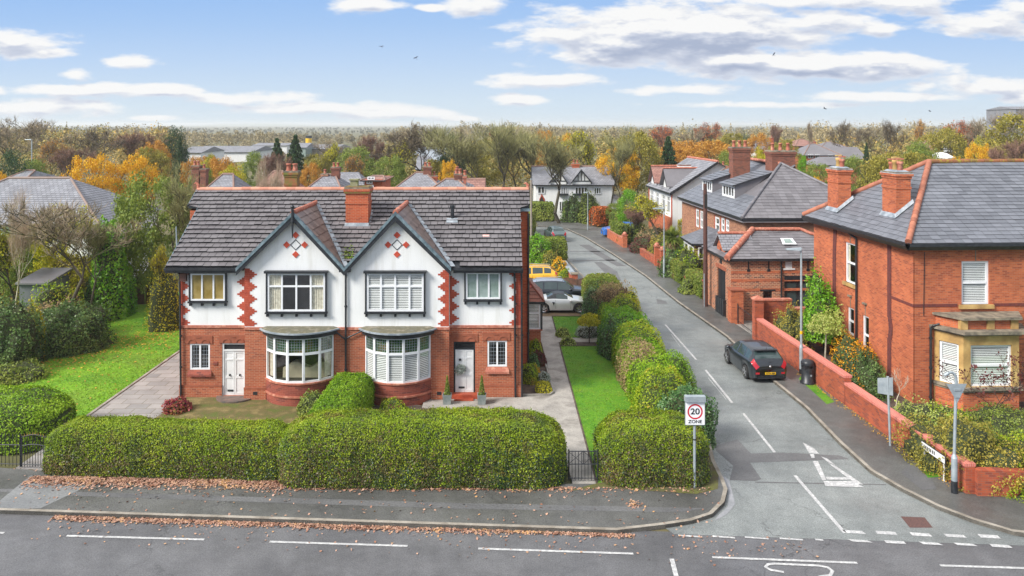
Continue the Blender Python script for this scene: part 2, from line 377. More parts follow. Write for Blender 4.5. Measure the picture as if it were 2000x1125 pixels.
skym = N(nt, 'ShaderNodeVectorMath', operation='SCALE'); nt.links.new(sky.outputs[0], skym.inputs[0]); skym.inputs['Scale'].default_value = .08
skyw = mixc(nt, .72, skym.outputs[0], (.46,.45,.44,1))   # thin broken cloud overhead whitens the light
up = mrange(sp.outputs[2], .16, .5)        # above the low bands the plain Nishita sky takes over
scal = N(nt, 'ShaderNodeVectorMath', operation='SCALE'); nt.links.new(mixc(nt, alpha, blue, ccol), scal.inputs[0]); scal.inputs['Scale'].default_value = k
final = mixc(nt, up, scal.outputs[0], skyw)
nt.links.new(final, bg.inputs[0]); bg.inputs[1].default_value = 1.0
W.cycles.sampling_method = 'MANUAL'; W.cycles.sample_map_resolution = 512

# ================================================================ ground, roads
def sheet(name, pts, mat, z, **kw):
    o = MB().poly([(p[0],p[1],z) for p in pts]).build(name, mat); o['kind'] = 'structure'; return o
def slabS(name, pts, mat, z0, z1):
    o = MB().slab(pts, z0, z1).build(name, mat); o['kind'] = 'structure'; return o
sheet('ground', [(-9000,-60),(9000,-60),(9000,14000),(-9000,14000)], M['ground'], -.02)

# main road runs slightly oblique
def mr(x, off):                  # a line parallel to the main road: y at x, off metres from its far kerb
    return 24.05 - .064*x + off
roadP = [(-60,mr(-60,0)),(4.5,mr(4.5,0)),(4.5,mr(4.5,0)),(60,mr(60,0)),(60,-50),(-60,-50)]
sheet('main_road', [(-70,mr(-70,.25)),(70,mr(70,.25)),(70,-50),(-70,-50)], M['asphalt'], .0)
KR = [G(*p) for p in [(1980,1046),(1900,1022),(1830,995),(1760,960),(1700,925),(1640,870),(1573,800),(1504,743),(1418,660),(1324,593),(1260,541),(1194,496.5),(1142,465),(1107,449),(1080,445),(1050,443)]]
KL = [G(*p) for p in [(1300,1032),(1352,1024),(1391,1011),(1415,987),(1421,962),(1412,938),(1396,906),(1388,872)]]+[(7.55,36),(7.2,45),(6.95,54)]+[G(*p) for p in [(1139,541),(1109,509),(1080,480),(1062,467),(1047,457),(1020,452)]]
sheet('side_road', [(14.5,mr(14.5,0)+.1),(17,mr(17,0)+.1)]+KR+[(-1,99),(-3,93)]+KL[::-1]+[(5.2,mr(5.2,0)+.1)], M['asphaltS'], .004)
# pavements stand 0.12 above the road behind a kerb
Z1 = .12
def offset_line(pts, d):
    out = []
    for i, p in enumerate(pts):
        a = Vector(pts[max(i-1,0)]); b = Vector(pts[min(i+1,len(pts)-1)]); t = (b-a).normalized()
        out.append((p[0]-t.y*d, p[1]+t.x*d))
    return out
def kerb(name, line, d, mat=None):
    b = MB(); off = offset_line(line, d)
    for i in range(len(line)-1):
        b.slab([line[i], line[i+1], off[i+1], off[i]], 0, Z1+.006)
    o = b.build(name, mat or M['kerb']); o['kind'] = 'structure'; return o
kl = [(-60,mr(-60,0)),(-12.7,mr(-12.7,0)),(-6,mr(-6,0)),(0,mr(0,0)),(3.5,mr(3.5,0))]+KL
kr = [(60,mr(60,0)-.2),(19,mr(19,0)+.0)]+KR
kerb('kerb', kl, .13); kerb('kerb', kr[::-1], .13)
bk = KL[7]
slabS('pavement', kl[:12]+[(7.4,29.9),(7.3,28.6),(6.6,27.5),(3.4,26.9),(2.2,26.9),(-7,27.2),(-16,27.9),(-18,28.2),(-60,mr(-60,3.2))], M['pave'], -.01, Z1)
slabS('pavement', kl[11:]+[(-3,100),(-3,93),(2.6,93),(2.8,84),(4.3,76),(5.6,66),(6.0,60),(6.2,48),(6.5,38),(6.9,30)], M['pave'], -.011, Z1-.001)
slabS('pavement', [(60,mr(60,0)-.2),(19,mr(19,0))]+KR+[(4.5,100),(9,100),(13,90),(13.2,80),(13.4,70),(13.9,58),(14.25,49.5),(14.7,44.5),(15.0,36),(15.35,26.2),(21,25.2),(60,22.9)], M['pave'], -.012, Z1-.002)
# lighter gutter stones, worn strips and repairs
b = MB(); gl = offset_line(KR, -.28); g2 = offset_line(KR, -.04)
for i in range(6, len(KR)-1): b.poly([(*gl[i],.009),(*gl[i+1],.009),(*g2[i+1],.009),(*g2[i],.009)][::-1])
o = b.build('gutter', M['kerb']); o['kind'] = 'structure'
def patch(name, pix, mat, z=.008): sheet(name, [G(*p) for p in pix], mat, z)
patch('road_repair', [(1397,872),(1440,858),(1467,886),(1530,884),(1640,890),(1660,897),(1465,904),(1487,936),(1475,940),(1425,938),(1432,910),(1398,880)], M['asphaltP'])
patch('road_repair', [(1130,478),(1150,478),(1212,515),(1225,520),(1205,520),(1186,510)], M['asphaltP'])
patch('road_repair', [(1160,512),(1175,512),(1205,530),(1213,548),(1197,548)], M['asphaltP'])
patch('road_repair', [(1282,584),(1300,588),(1304,593),(1284,594)], M['asphaltP'])
patch('road_repair', [(1112,490),(1180,491),(1180,492.5),(1112,491.5)], M['asphaltP'])
patch('road_repair', [(1118,509),(1205,507),(1206,509),(1118,511)], M['asphaltP'])
patch('road_repair', [(1475,941),(1730,946),(1731,948),(1475,943)], M['asphaltP'])
patch('drain_cover', [(1759,1009),(1806,1011),(1822,1031),(1777,1031)], plain('rusty_iron', S(104,74,68), S(84,62,58), 20, .8))
patch('pavement_repair', [(1775,912),(1800,905),(1830,962),(1800,964),(1760,930)], M['asphaltP'], Z1+.003)
patch('pavement_repair', [(0,962),(88,962),(88,968),(0,968)], M['asphaltP'], Z1+.003)
patch('pavement_repair', [(100,966),(900,990),(1380,1000),(1330,1008),(880,1001),(100,974)], M['asphaltP'], Z1+.003)
patch('pavement_repair', [(60,935),(170,957),(80,1000),(20,1003),(0,1003),(0,985)], M['pavewet'], Z1+.0035)
patch('pavement_repair', [(1460,696),(1500,706),(1545,748),(1520,745)], M['pavewet'], Z1+.003)
# wet run along the corner gutter
patch('gutter_water', [(1391,888),(1398,905),(1406,925),(1424,938),(1430,960),(1436,985),(1420,1005),(1395,1018),(1400,1010),(1421,990),(1424,962),(1414,938),(1396,908)], plain('wet_tarmac', (.22,.225,.23,1), (.3,.3,.31,1), 2, .25), .009)

# painted markings
def quadpx(b, pts, z=.012): b.poly([(*G(*p), z) for p in pts])
def line_m(b, p0, p1, w, z=.012):
    a, c = Vector(G(*p0)), Vector(G(*p1)); t = (c-a).normalized(); n = Vector((-t.y, t.x))*w/2
    b.poly([(*(a+n),z),(*(c+n),z),(*(c-n),z),(*(a-n),z)])
def z7(x, y): return (1300+x/2.857, 840+y/2.857)
b = MB()
for p0, p1 in [((130,1047),(399,1054.5)),((526,1058.5),(796,1067)),((934,1072),(1237,1082)),((1391,1089),(1674,1100)),((1836,1105),(2080,1113)),((-140,1036),(8,1041.5))]: line_m(b, p0, p1, .1)
o = b.build('lane_markings', M['paint']); o['kind'] = 'structure'
b = MB()
line_m(b, (1312,1092), (1327,1150), .13)
cpts = [(1531,1118),(1506,1114),(1495,1108),(1500,1103),(1512,1101.5),(1600,1105.5),(1617,1109),(1626,1116),(1622,1124),(1600,1127)]
def stroke(b, pts, w, z=.012):
    P = [Vector(G(*p)) for p in pts]; L = []; Rr = []
    for i, p in enumerate(P):
        t = (P[min(i+1,len(P)-1)]-P[max(i-1,0)]).normalized(); n = Vector((-t.y,t.x))*w/2; L.append(p+n); Rr.append(p-n)
    for i in range(len(P)-1): b.poly([(*L[i],z),(*Rr[i],z),(*Rr[i+1],z),(*L[i+1],z)])
stroke(b, cpts, .1)
o = b.build('road_lettering', M['paint']); o['kind'] = 'structure'
b = MB()
for (x0,y0,x1,y1) in [(985,558,1120,582),(1170,563,1293,587),(1360,572,1490,597),(1550,580,1682,603),(1740,582,1872,608),(1015,610,1158,630),(1218,616,1343,638),(1410,624,1550,645),(1605,630,1742,650),(1805,637,1937,660)]:
    h = 13; dx = (x1-x0)-112
    quadpx(b, [z7(x0,y0), z7(x1-dx*1.1,y0+7), z7(x1,y1), z7(x0+dx*1.0,y1-6)])
for (x0,y0,x1,y1) in [(70,589,205,598),(262,594,387,603),(442,599,575,608),(637,606,767,614),(835,612,880,616)]:
    line_m(b, z7(x0,y0), z7(x1,y1), .09)
o = b.build('junction_dashes', M['paint']); o['kind'] = 'structure'
b = MB()
line_m(b, z7(722,255), z7(1000,576), .12)
for (x0,y0,x1,y1) in [(1299,634,1360,703),(1378,723,1430,787),(1452,808,1513,884)]: line_m(b, (x0,y0), (x1,y1), .11)
for (x0,y0,x1,y1) in [(1314,653,1335,678),(1386,738,1424,780)]: line_m(b, (x0-3,y0), (x1-6,y1), .03)
o = b.build('centre_line', M['paint']); o['kind'] = 'structure'
b = MB()
for q in ([(765,70),(800,128),(858,136),(830,105)],[(803,133),(815,158),(832,156),(828,135)],[(820,175),(850,175),(897,280),(876,284)],[(868,150),(900,160),(950,200),(905,180)],[(905,185),(950,203),(1105,308),(1058,300)],[(880,287),(1040,287),(1108,322),(893,316)],[(893,264),(1020,266),(1040,280),(902,280)]):
    tz = .012+.0015*len(b.f); quadpx(b, [z7(*p) for p in q], tz)
o = b.build('give_way_triangle', M['paint']); o['kind'] = 'structure'

# gardens
def zed(z): return z
sheet('lawn', [(-60,28.6),(-19.3,29),(-17.35,33),(-17.35,50),(-16.5,58),(-60,58)], M['grassL'], .03)
slabS('stone_path', [(-17.3,28.3),(-17.3,49),(-14.3,49),(-14.3,33.6),(-15.2,30),(-16.1,28.1)], brick('flagstone', S(160,156,152), S(136,134,132), S(112,104,88), bw=.9, bh=.6, msize=.018, stain=.45, plan=True), .0, .05)
slabS('path_edging', [(-17.42,30),(-17.42,49),(-17.3,49),(-17.3,30)], M['kerb'], 0, .09)
sheet('front_garden', [(-15.2,28.4),(-7,27.8),(-6.9,35.4),(-14.35,35.7),(-14.35,33.4)], M['deadgrass'], .06)
sheet('front_garden', [(-6.5,28.4),(2,28.2),(2,31.5),(-2,34),(-5.5,35.4),(-6.5,35.4)], M['soil'], .055)
slabS('garden_path', [(2.45,26.9),(3.25,26.9),(3.25,50.5),(2.1,50.5),(2.3,44),(2.45,36),(.9,35.55),(-3.4,35.55),(-3.4,34.3),(-.8,33.4),(.9,33.2),(2.3,31.5)], M['conc'], 0, .08)
slabS('cross_path', [(3.25,44.6),(6.0,44.6),(6.0,45.5),(3.25,45.5)], M['conc'], 0, .081)
sheet('flower_bed', [(3.25,43.7),(6.0,43.7),(6.0,44.6),(3.25,44.6)], M['soil'], .062)
bed = [(.92,35.75),(2.2,35.8),(2.42,36.2),(2.3,40),(2.1,42),(.92,42)]
sheet('flower_bed', bed, M['soil'], .085)
kb = MB()
for i in range(4):
    a, c = bed[i], bed[i+1]
    t = (Vector(c)-Vector(a)).normalized(); n = Vector((-t.y,t.x))*.04
    kb.slab([(a[0]-n.x,a[1]-n.y),(c[0]-n.x,c[1]-n.y),(c[0]+n.x,c[1]+n.y),(a[0]+n.x,a[1]+n.y)], 0, .15)
o = kb.build('bed_edging', M['conc']); o['kind'] = 'structure'
slabS('lawn', [(3.3,26.9),(6.6,26.9),(6.3,43.7),(3.3,43.7)], M['grass'], 0, .1)
slabS('lawn', [(3.3,45.55),(6.2,45.55),(6.2,50.4),(3.3,50.4)], M['grass'], 0, .1)
kb = MB(); kb.slab([(3.24,26.9),(3.30,26.9),(3.30,43.7),(3.24,43.7)], 0, .12); kb.slab([(3.24,45.5),(3.3,45.5),(3.3,50.45),(3.24,50.45)],0,.12)
kb.slab([(3.24,43.65),(6.2,43.65),(6.2,43.72),(3.24,43.72)],0,.12); kb.slab([(3.24,50.42),(6.2,50.42),(6.2,50.5),(3.24,50.5)],0,.12)
o = kb.build('lawn_edging', M['soil']); o['kind'] = 'structure'
slabS('driveway', [(1.3,50.5),(6.2,50.5),(6.2,56.2),(1.3,56.2)], plain('brown_paving', S(132,112,84), S(108,92,74), 1.5, .8, fine=.3), 0, .07)
slabS('driveway', [(.5,57),(7,57),(6.6,64),(.5,64)], M['conc'], 0, .11)
# right-hand garden
sheet('garden_soil', [(15.55,26.4),(40,25.0),(40,47),(15.0,47)], M['soil'], .05)
sheet('lawn', [(18.3,27.2),(40,26),(40,32.5),(17.9,32.8)], M['grass'], .065)
sheet('yard', [(14.4,44.6),(22,44.6),(22,49.5),(14.3,49.5)], M['conc'], .06)
sheet('garden_soil', [(14.2,54.5),(17.5,54.5),(16.9,78),(13.5,78),(13.6,66)], M['soil'], .05)
# verge moss by the wall, earth by the corner hedge
for pts in ([(1702,795),(1716,800),(1750,850),(1770,878),(1748,870)],[(1782,890),(1800,900),(1840,938),(1812,940)],[(1560,745),(1568,735),(1630,790),(1615,795)]):
    patch('moss_verge', pts, M['grass'], Z1+.004)
sheet('bare_earth', [G(*p) for p in [(1108,966),(1180,960),(1360,972),(1402,962),(1404,930),(1388,895),(1340,930),(1170,950)]], plain('dark_earth', S(82,72,58), S(96,98,44), 2, .95, fine=.4), Z1+.003)
# ================================================================ building kit
def wall_holes(b, Fr, a0, a1, z0, z1, holes, th=.3, reveal=.12):
    """front skin of a wall with real openings and reveals"""
    A = sorted({a0,a1,*[min(max(h[0],a0),a1) for h in holes],*[min(max(h[1],a0),a1) for h in holes]})
    Z = sorted({z0,z1,*[min(max(h[2],z0),z1) for h in holes],*[min(max(h[3],z0),z1) for h in holes]})
    for i in range(len(A)-1):
        for j in range(len(Z)-1):
            ca, cz = (A[i]+A[i+1])/2, (Z[j]+Z[j+1])/2
            if any(h[0]<ca<h[1] and h[2]<cz<h[3] for h in holes): continue
            b.add([Fr(A[i],Z[j],0),Fr(A[i+1],Z[j],0),Fr(A[i+1],Z[j+1],0),Fr(A[i],Z[j+1],0)], [(0,1,2,3)])
    for h in holes:
        x0,x1,y0,y1 = max(h[0],a0),min(h[1],a1),max(h[2],z0),min(h[3],z1)
        if x0>=x1 or y0>=y1: continue
        e = -reveal
        for (p,q) in (((x0,y0),(x1,y0)),((x1,y0),(x1,y1)),((x1,y1),(x0,y1)),((x0,y1),(x0,y0))):
            b.add([Fr(*p,0),Fr(*q,0),Fr(*q,e),Fr(*p,e)], [(0,1,2,3)])
def fit_window(root, Fr, a0, a1, z0, z1, cols, rows=(1.0,), fw=.06, fill='dark', inset=.08, fmat=None, lead=0, name='window', sash=False, label=None, blindx=.6, solid=False):
    """rows = height fractions from the bottom; fill = what stands behind the glass"""
    fmat = fmat or M['whitepvc']; c = -inset; b = MB()
    b.fbox(Fr, a0,a1,z0,z0+fw,c-.05,c+.03); b.fbox(Fr, a0,a1,z1-fw,z1,c-.05,c+.03)
    b.fbox(Fr, a0,a0+fw,z0+fw,z1-fw,c-.05,c+.03); b.fbox(Fr, a1-fw,a1,z0+fw,z1-fw,c-.05,c+.03)
    W_ = a1-a0
    cut = [a0+W_*i/cols for i in range(1,cols)]
    zc = []; acc = 0
    for r in rows[:-1]: acc += r; zc.append(z0+(z1-z0)*acc)
    for x in cut: b.fbox(Fr, x-fw*.5,x+fw*.5,z0+fw,z1-fw,c-.045,c+.026)
    for z in zc: b.fbox(Fr, a0+fw,a1-fw,z-fw*.5,z+fw*.5,c-.04,c+(.045 if sash else .022))
    fr = b.build(name, fmat, root)
    if label: fr['label'] = label
    g = MB(); g.add([Fr(a0+fw*.5,z0+fw*.5,c-.015),Fr(a1-fw*.5,z0+fw*.5,c-.015),Fr(a1-fw*.5,z1-fw*.5,c-.015),Fr(a0+fw*.5,z1-fw*.5,c-.015)],[(0,1,2,3)])
    if fill in ('gold','seaglass'): g.build('pane', M[fill], fr)
    else:
        g.build('pane', M['glass'], fr)
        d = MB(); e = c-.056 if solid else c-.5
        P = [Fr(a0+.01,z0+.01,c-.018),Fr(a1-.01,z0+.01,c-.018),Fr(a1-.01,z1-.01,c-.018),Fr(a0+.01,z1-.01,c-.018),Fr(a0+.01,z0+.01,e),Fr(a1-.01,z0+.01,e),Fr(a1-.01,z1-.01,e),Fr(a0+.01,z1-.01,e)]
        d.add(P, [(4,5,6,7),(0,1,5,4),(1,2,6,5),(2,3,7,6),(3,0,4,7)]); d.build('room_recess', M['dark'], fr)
        if fill == 'blind':
            s = MB(); st = .075 if (z1-z0)/.075 < 60 else .1; z = z0+fw*1.2
            while z < z1-fw: s.add([Fr(a0+.03,z,c-.03),Fr(a1-.03,z,c-.03),Fr(a1-.03,z+st*blindx,c-.045),Fr(a0+.03,z+st*blindx,c-.045)],[(0,1,2,3)]); z += st
            s.build('blind', M['blind'], fr)
        if fill == 'curtain':
            s = MB()
            for (u0,u1) in ((a0+.02,a0+W_*.24),(a1-W_*.24,a1-.02)):
                n = 12
                for i in range(n):
                    x0, x1 = u0+(u1-u0)*i/n, u0+(u1-u0)*(i+1)/n; o0, o1 = (.03 if i%2 else 0), (0 if i%2 else .03)
                    s.add([Fr(x0,z0+.02,c-.05-o0),Fr(x1,z0+.02,c-.05-o1),Fr(x1,z1-.02,c-.05-o1),Fr(x0,z1-.02,c-.05-o0)],[(0,1,2,3)])
            s.build('curtain', M['curtain'], fr)
    if lead:
        l = MB()
        for ci in range(cols):
            x0, x1 = a0+W_*ci/cols+fw*.6, a0+W_*(ci+1)/cols-fw*.6
            for k in range(1,lead): x = x0+(x1-x0)*k/lead; l.fbox(Fr, x-.006,x+.006,z0+fw,z1-fw,c-.012,c-.002)
            nz_ = int((z1-z0)/.16)
            for k in range(1,nz_): z = z0+(z1-z0)*k/nz_; l.fbox(Fr, x0,x1,z-.006,z+.006,c-.011,c-.001)
        l.build('leaded_light', M['lead'], fr)
    return fr
def tiled(b, P0, U, V, L, W_, gauge, tw, lo=None, hi=None, th=.03, seed=1, gap=.008):
    """courses of single tiles up a slope; lo/hi(v) bound each course sideways (hips, valleys, verges)"""
    rr = random.Random(seed); P0, U, V = Vector(P0), Vector(U), Vector(V); Nn = U.cross(V).normalized()
    if Nn.z < 0: Nn = -Nn
    n = max(1, round(L/gauge)); gs = L/n
    lo = lo or (lambda v: 0); hi = hi or (lambda v: W_)
    for k in range(n):
        v0, v1 = k*gs, (k+1)*gs
        l0, l1, h0, h1 = lo(v0), lo(v1), hi(v0), hi(v1)
        x = min(l0,l1) - (tw*.5 if k%2 else 0) - rr.random()*tw*.15
        sag = .012*math.sin(k*1.7)
        while x < max(h0,h1):
            xa, xb = x+gap/2, x+tw-gap/2; x += tw
            A0, B0 = max(xa,l0), min(xb,h0); A1, B1 = max(xa,l1), min(xb,h1)
            if B0-A0 < .02 and B1-A1 < .02: continue
            if B0 < A0: A0 = B0 = (l0 if xa < l0 else h0)
            if B1 < A1: A1 = B1 = (l1 if xa < l1 else h1)
            t0 = th*(1+.5*rr.random()); dv = (rr.random()-.5)*.02
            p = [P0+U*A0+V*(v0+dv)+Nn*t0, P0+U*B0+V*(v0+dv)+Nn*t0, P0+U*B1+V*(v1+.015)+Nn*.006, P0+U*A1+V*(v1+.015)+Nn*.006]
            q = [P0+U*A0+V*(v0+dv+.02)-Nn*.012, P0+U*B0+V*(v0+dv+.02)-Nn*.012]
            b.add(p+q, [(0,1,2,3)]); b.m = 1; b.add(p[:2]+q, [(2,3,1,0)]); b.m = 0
def ridge_tiles(b, p0, p1, r=.12, step=.3, seed=0, lift=.0):
    p0, p1 = Vector(p0), Vector(p1); L = (p1-p0).length; n = max(1, round(L/step)); d = (p1-p0)/n
    rr = random.Random(seed)
    for i in range(n):
        a = p0+d*i; c = a+d*.985; j = Vector((0,0,(rr.random()-.5)*.02+lift))
        b.tube(a+j, c+j+Vector((0,0,.01)), r*(1+.06*rr.random()), r*.94, 8)
def chimney(root, x0,x1,y0,y1,z0,z1, mat, pots=2, potm=None, cap=.12, name='chimney', flash=True, axis='x', poth=.4, bands=True):
    b = MB(); b.box(x0,x1,y0,y1,z0,z1-cap*3)
    b.box(x0-.04,x1+.04,y0-.04,y1+.04,z1-cap*3,z1-cap*2); b.box(x0-.09,x1+.09,y0-.09,y1+.09,z1-cap*2,z1-cap)
    if bands and z1-z0 > 2: b.box(x0-.03,x1+.03,y0-.03,y1+.03,z1-cap*7,z1-cap*6)
    o = b.build(name, mat, root)
    c = MB(); c.box(x0-.06,x1+.06,y0-.06,y1+.06,z1-cap,z1-cap*.3); c.build('chimney_cap', M['stonedark'], o)
    p = MB()
    for i in range(pots):
        t = (i+.5)/pots
        px, py = (x0+(x1-x0)*t, (y0+y1)/2) if axis == 'x' else ((x0+x1)/2, y0+(y1-y0)*t)
        p.lathe((px,py,z1-cap*.3), [(.15,0),(.14,poth*.3),(.12,poth*.8),(.15,poth*.82),(.15,poth),(.1,poth)], 12)
    if pots: p.build('chimney_pot', potm or M['terra'], o)
    return o

# ================================================================ the pair of semi-detached houses
YA, YC = 35.3, 35.65                  # centre gabled front, recessed side bays
hs = thing('semi_detached_house', 'pair of semi detached houses with white rendered twin gables over red brick, dark tiled roof', 'house', (-6.9, YC, 0))
cx_ = lambda p: XA(p, YA); cz_ = lambda p: ZA(p, YA)
sx_ = lambda p: XA(p, YC); sz_ = lambda p: ZA(p, YC)
XL, XR = -14.4, .92
XCL, XCR = cx_(478), cx_(877)
ZS = 3.27
F1, F2 = frameF(YA), frameF(YC)
gA = dict(x=-9.17, z=8.40, l=-11.68, r=-6.91); gB = dict(x=-4.65, z=8.40, l=-6.91, r=-2.19)
# openings: a0,a1,z0,z1
oUL = (sx_(374), sx_(441), sz_(586), sz_(533)); oUR = (sx_(910), sx_(977), sz_(583), sz_(531))
oGL = (cx_(524), cx_(636), cz_(607), cz_(533)); oGR = (cx_(717), cx_(828), cz_(607), cz_(533))
oDL = (sx_(434), sx_(481), .12, sz_(670)); oWL = (sx_(371), sx_(410), sz_(722), sz_(671))
oDR = (sx_(886), sx_(928), .26, sz_(667)); oWR = (sx_(952), sx_(990), sz_(716), sz_(665))
bowL = (cx_(520), cx_(653)); bowR = (cx_(713), cx_(842))
lower = MB()
wall_holes(lower, F2, XL, XCL, 0, ZS, [oDL, oWL]); wall_holes(lower, F2, XCR, XR, 0, ZS, [oDR, oWR])
wall_holes(lower, F1, XCL, XCR, 0, ZS, [(bowL[0]+.15,bowL[1]-.15,.9,3.1),(bowR[0]+.15,bowR[1]-.15,.9,3.1)], reveal=.2)
for x, s in ((XCL,-1),(XCR,1)): lower.add([(x,YA,0),(x,YC,0),(x,YC,ZS),(x,YA,ZS)], [(0,1,2,3)])
lower.add([(XL,YC,0),(XL,39.2,0),(XL,39.2,5.9),(XL,YC,5.9)],[(0,1,2,3)]); lower.add([(XR,YC,0),(XR,39.2,0),(XR,39.2,8.0),(XR,YC,5.9)],[(0,1,2,3)])
lower.build('brick_wall', M['brickB'], hs)
up_ = MB()
wall_holes(up_, F2, XL, XCL, ZS, 5.95, [oUL]); wall_holes(up_, F2, XCR, XR, ZS, 5.95, [oUR])
wall_holes(up_, F1, XCL, XCR, ZS, 5.95, [oGL, oGR])
for g in (gA, gB):
    l, r_ = max(g['l'], XCL), min(g['r'], XCR); zz = 5.95
    up_.add([F1(l,zz,0),F1(r_,zz,0),F1(g['r'],5.95,0) if 0 else F1(r_,5.95+.02,0),F1(g['x'],g['z']-.12,0),F1(l,5.97,0)], [(0,1,3,4),(1,2,3)])
for x in (XCL, XCR): up_.add([(x,YA,ZS),(x,YC,ZS),(x,YC,5.97),(x,YA,5.97)], [(0,1,2,3)])
up_.build('rendered_wall', M['render'], hs)
rw = MB()
for (x0,x1) in ((-15.35,XL),(XR,1.38)):
    wall_holes(rw, frameF(39.2), x0, x1, 0, 8.05, [])
rw.add([(-15.35,39.2,0),(-15.35,48,0),(-15.35,48,5.9),(-15.35,43.5,8.9),(-15.35,39.2,8.05)],[(0,1,2,3,4)])
rw.add([(1.38,39.2,0),(1.38,48,0),(1.38,48,5.9),(1.38,43.5,8.9),(1.38,39.2,8.05)],[(0,1,2,3,4)])
rw.add([(-15.35,48,0),(1.38,48,0),(1.38,48,5.9),(-15.35,48,5.9)],[(0,1,2,3)])
rw.build('rear_wing_wall', M['brickA'], hs)
# red brick quoins in stepped lozenges
qh = .078
def quoin(Fr, x, side, w0, z0, z1, seed):
    q = MB()
    pat = [.13,.23,.33,.44,.33,.23,.13]; n = int((z1-z0)/qh)
    for i in range(n):
        w = w0+pat[i%7]; z = z1-(i+1)*qh
        q.fbox(Fr, *(sorted((x, x+side*w))), z, z+qh-.004, -.02, .012+.0006*(i%3))
    q.build('quoin', M['quoin'], hs)
quoin(F2, XL, 1, .0, ZS, 5.86, 1); quoin(F2, XR, -1, .1, ZS, 5.86, 2)
quoin(F2, XCL-.01, -1, .0, ZS, 5.5, 3); quoin(F1, XCL, 1, .1, ZS, 5.9, 4)
quoin(F1, XCR, -1, .05, ZS, 5.9, 5); quoin(F2, XCR+.01, 1, -.02, ZS, 5.5, 6)
wq = MB()
for k in range(9): MB().box(XR, XR+.1, 39.17, 39.2, .6+k*.86, .75+k*.86).build('white_block', M['white'], hs)
# bands
for (Fr,a,b_) in ((F2,XL-.02,XCL),(F1,XCL-.03,bowL[0]),(F1,bowL[1],bowR[0]),(F1,bowR[1],XCR+.03),(F2,XCR,XR+.02)):
    MB().fbox(Fr, a,b_, ZS-.1,ZS+.015, -.02,.05).build('string_course', M['terra'], hs)
for (Fr,a,b_) in ((F2,XL-.03,oDL[0]),(F2,oDL[1],XCL-.03),(F1,XCL-.03,bowL[0]),(F1,bowL[1],bowR[0]),(F1,bowR[1],XCR+.03),(F2,XCR+.03,oDR[0]-.03),(F2,oDR[1]+.03,XR+.03)):
    MB().fbox(Fr, a,b_, 0,.52, -.02,.045).build('plinth', M['brickB'], hs)
for (Fr,a,b_) in ((F2,XL-.03,oDL[0]),(F2,oDL[1],XCL-.035),(F1,XCL-.035,bowL[0]),(F1,bowL[1],bowR[0]),(F1,bowR[1],XCR+.035),(F2,XCR+.035,oDR[0]-.03),(F2,oDR[1]+.03,XR+.03)):
    MB().fbox(Fr, a,b_, .52,.6, -.02,.05).build('plinth_band', M['sand'], hs)
for x,Fr in ((cx_(499),F1),(cx_(858),F1)): MB().fbox(Fr, x-.1,x+.1,.28,.42,.03,.05).build('air_brick', M['black'], hs)

# upper windows in black surrounds
def surround(o, Fr, brackets, head=.1, deep=.16, hood=True):
    a0,a1,z0,z1 = o; b = MB()
    b.fbox(Fr, a0-.12,a1+.12,z1+.02,z1+.02+head,-.02,deep+.12); b.fbox(Fr, a0-.07,a0-.01,z0-.02,z1+.02,-.02,deep); b.fbox(Fr, a1+.01,a1+.07,z0-.02,z1+.02,-.02,deep)
    b.fbox(Fr, a0-.1,a1+.1,z0-.1,z0-.03,-.02,deep+.06)
    for i in range(brackets):
        x = a0-.02+(a1-a0+.04)*i/(brackets-1); b.fbox(Fr, x-.045,x+.045,z0-.24,z0-.1,-.02,deep-.03)
    b.build('window_surround', M['black'], hs)
fit_window(hs, F2, *oUL, 3, fill='gold', inset=-.1, fw=.07); surround(oUL, F2, 4)
fit_window(hs, F2, *oUR, 3, fill='seaglass', inset=-.1, fw=.075); surround(oUR, F2, 4)
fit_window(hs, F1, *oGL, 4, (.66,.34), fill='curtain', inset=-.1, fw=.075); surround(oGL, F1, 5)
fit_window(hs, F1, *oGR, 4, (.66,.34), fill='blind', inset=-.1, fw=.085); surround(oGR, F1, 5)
# ground floor leaded windows
for o_, sill in ((oWL,M['brickBase']),(oWR,M['terra'])):
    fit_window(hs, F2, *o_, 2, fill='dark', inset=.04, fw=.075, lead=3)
    s = MB(); a0,a1,z0,z1 = o_
    s.add([F2(a0-.06,z0-.02,.0),F2(a1+.06,z0-.02,.0),F2(a1+.1,z0-.2,.1),F2(a0-.1,z0-.2,.1),F2(a0-.1,z0-.3,.1),F2(a1+.1,z0-.3,.1)],[(0,3,2,1),(3,4,5,2)])
    s.build('window_sill', sill, hs)
# sandstone lintels with scalloped arches
def lintel(a0,a1,z):
    b = MB(); b.fbox(F2, a0,a1,z,z+.36,-.01,.035); w = a1-a0
    for c in (a0+w*.26, a1-w*.26):
        pts = [(c+math.cos(t)*.2, z+.02+math.sin(t)*.2) for t in [math.pi*i/10 for i in range(11)]]
        inn = [(c+math.cos(t)*.15, z+.02+math.sin(t)*.15) for t in [math.pi*i/10 for i in range(11)]]
        for i in range(10): b.fprism(F2, [pts[i],pts[i+1],inn[i+1],inn[i]], .034, .06)
    b.fbox(F2, a0+w*.42,a1-w*.42,z+.26,z+.3,.034,.055)
    b.build('lintel', M['sand'], hs)
lintel(oWL[0]-.22, oWL[1]+.12, oWL[3]); lintel(oDL[0]-.12, oDL[1]+.06, oDL[3]+.0)
lintel(oWR[0]-.22, oWR[1]+.14, oWR[3]); lintel(oDR[0]-.12, oDR[1]+.12, oDR[3]+.0)
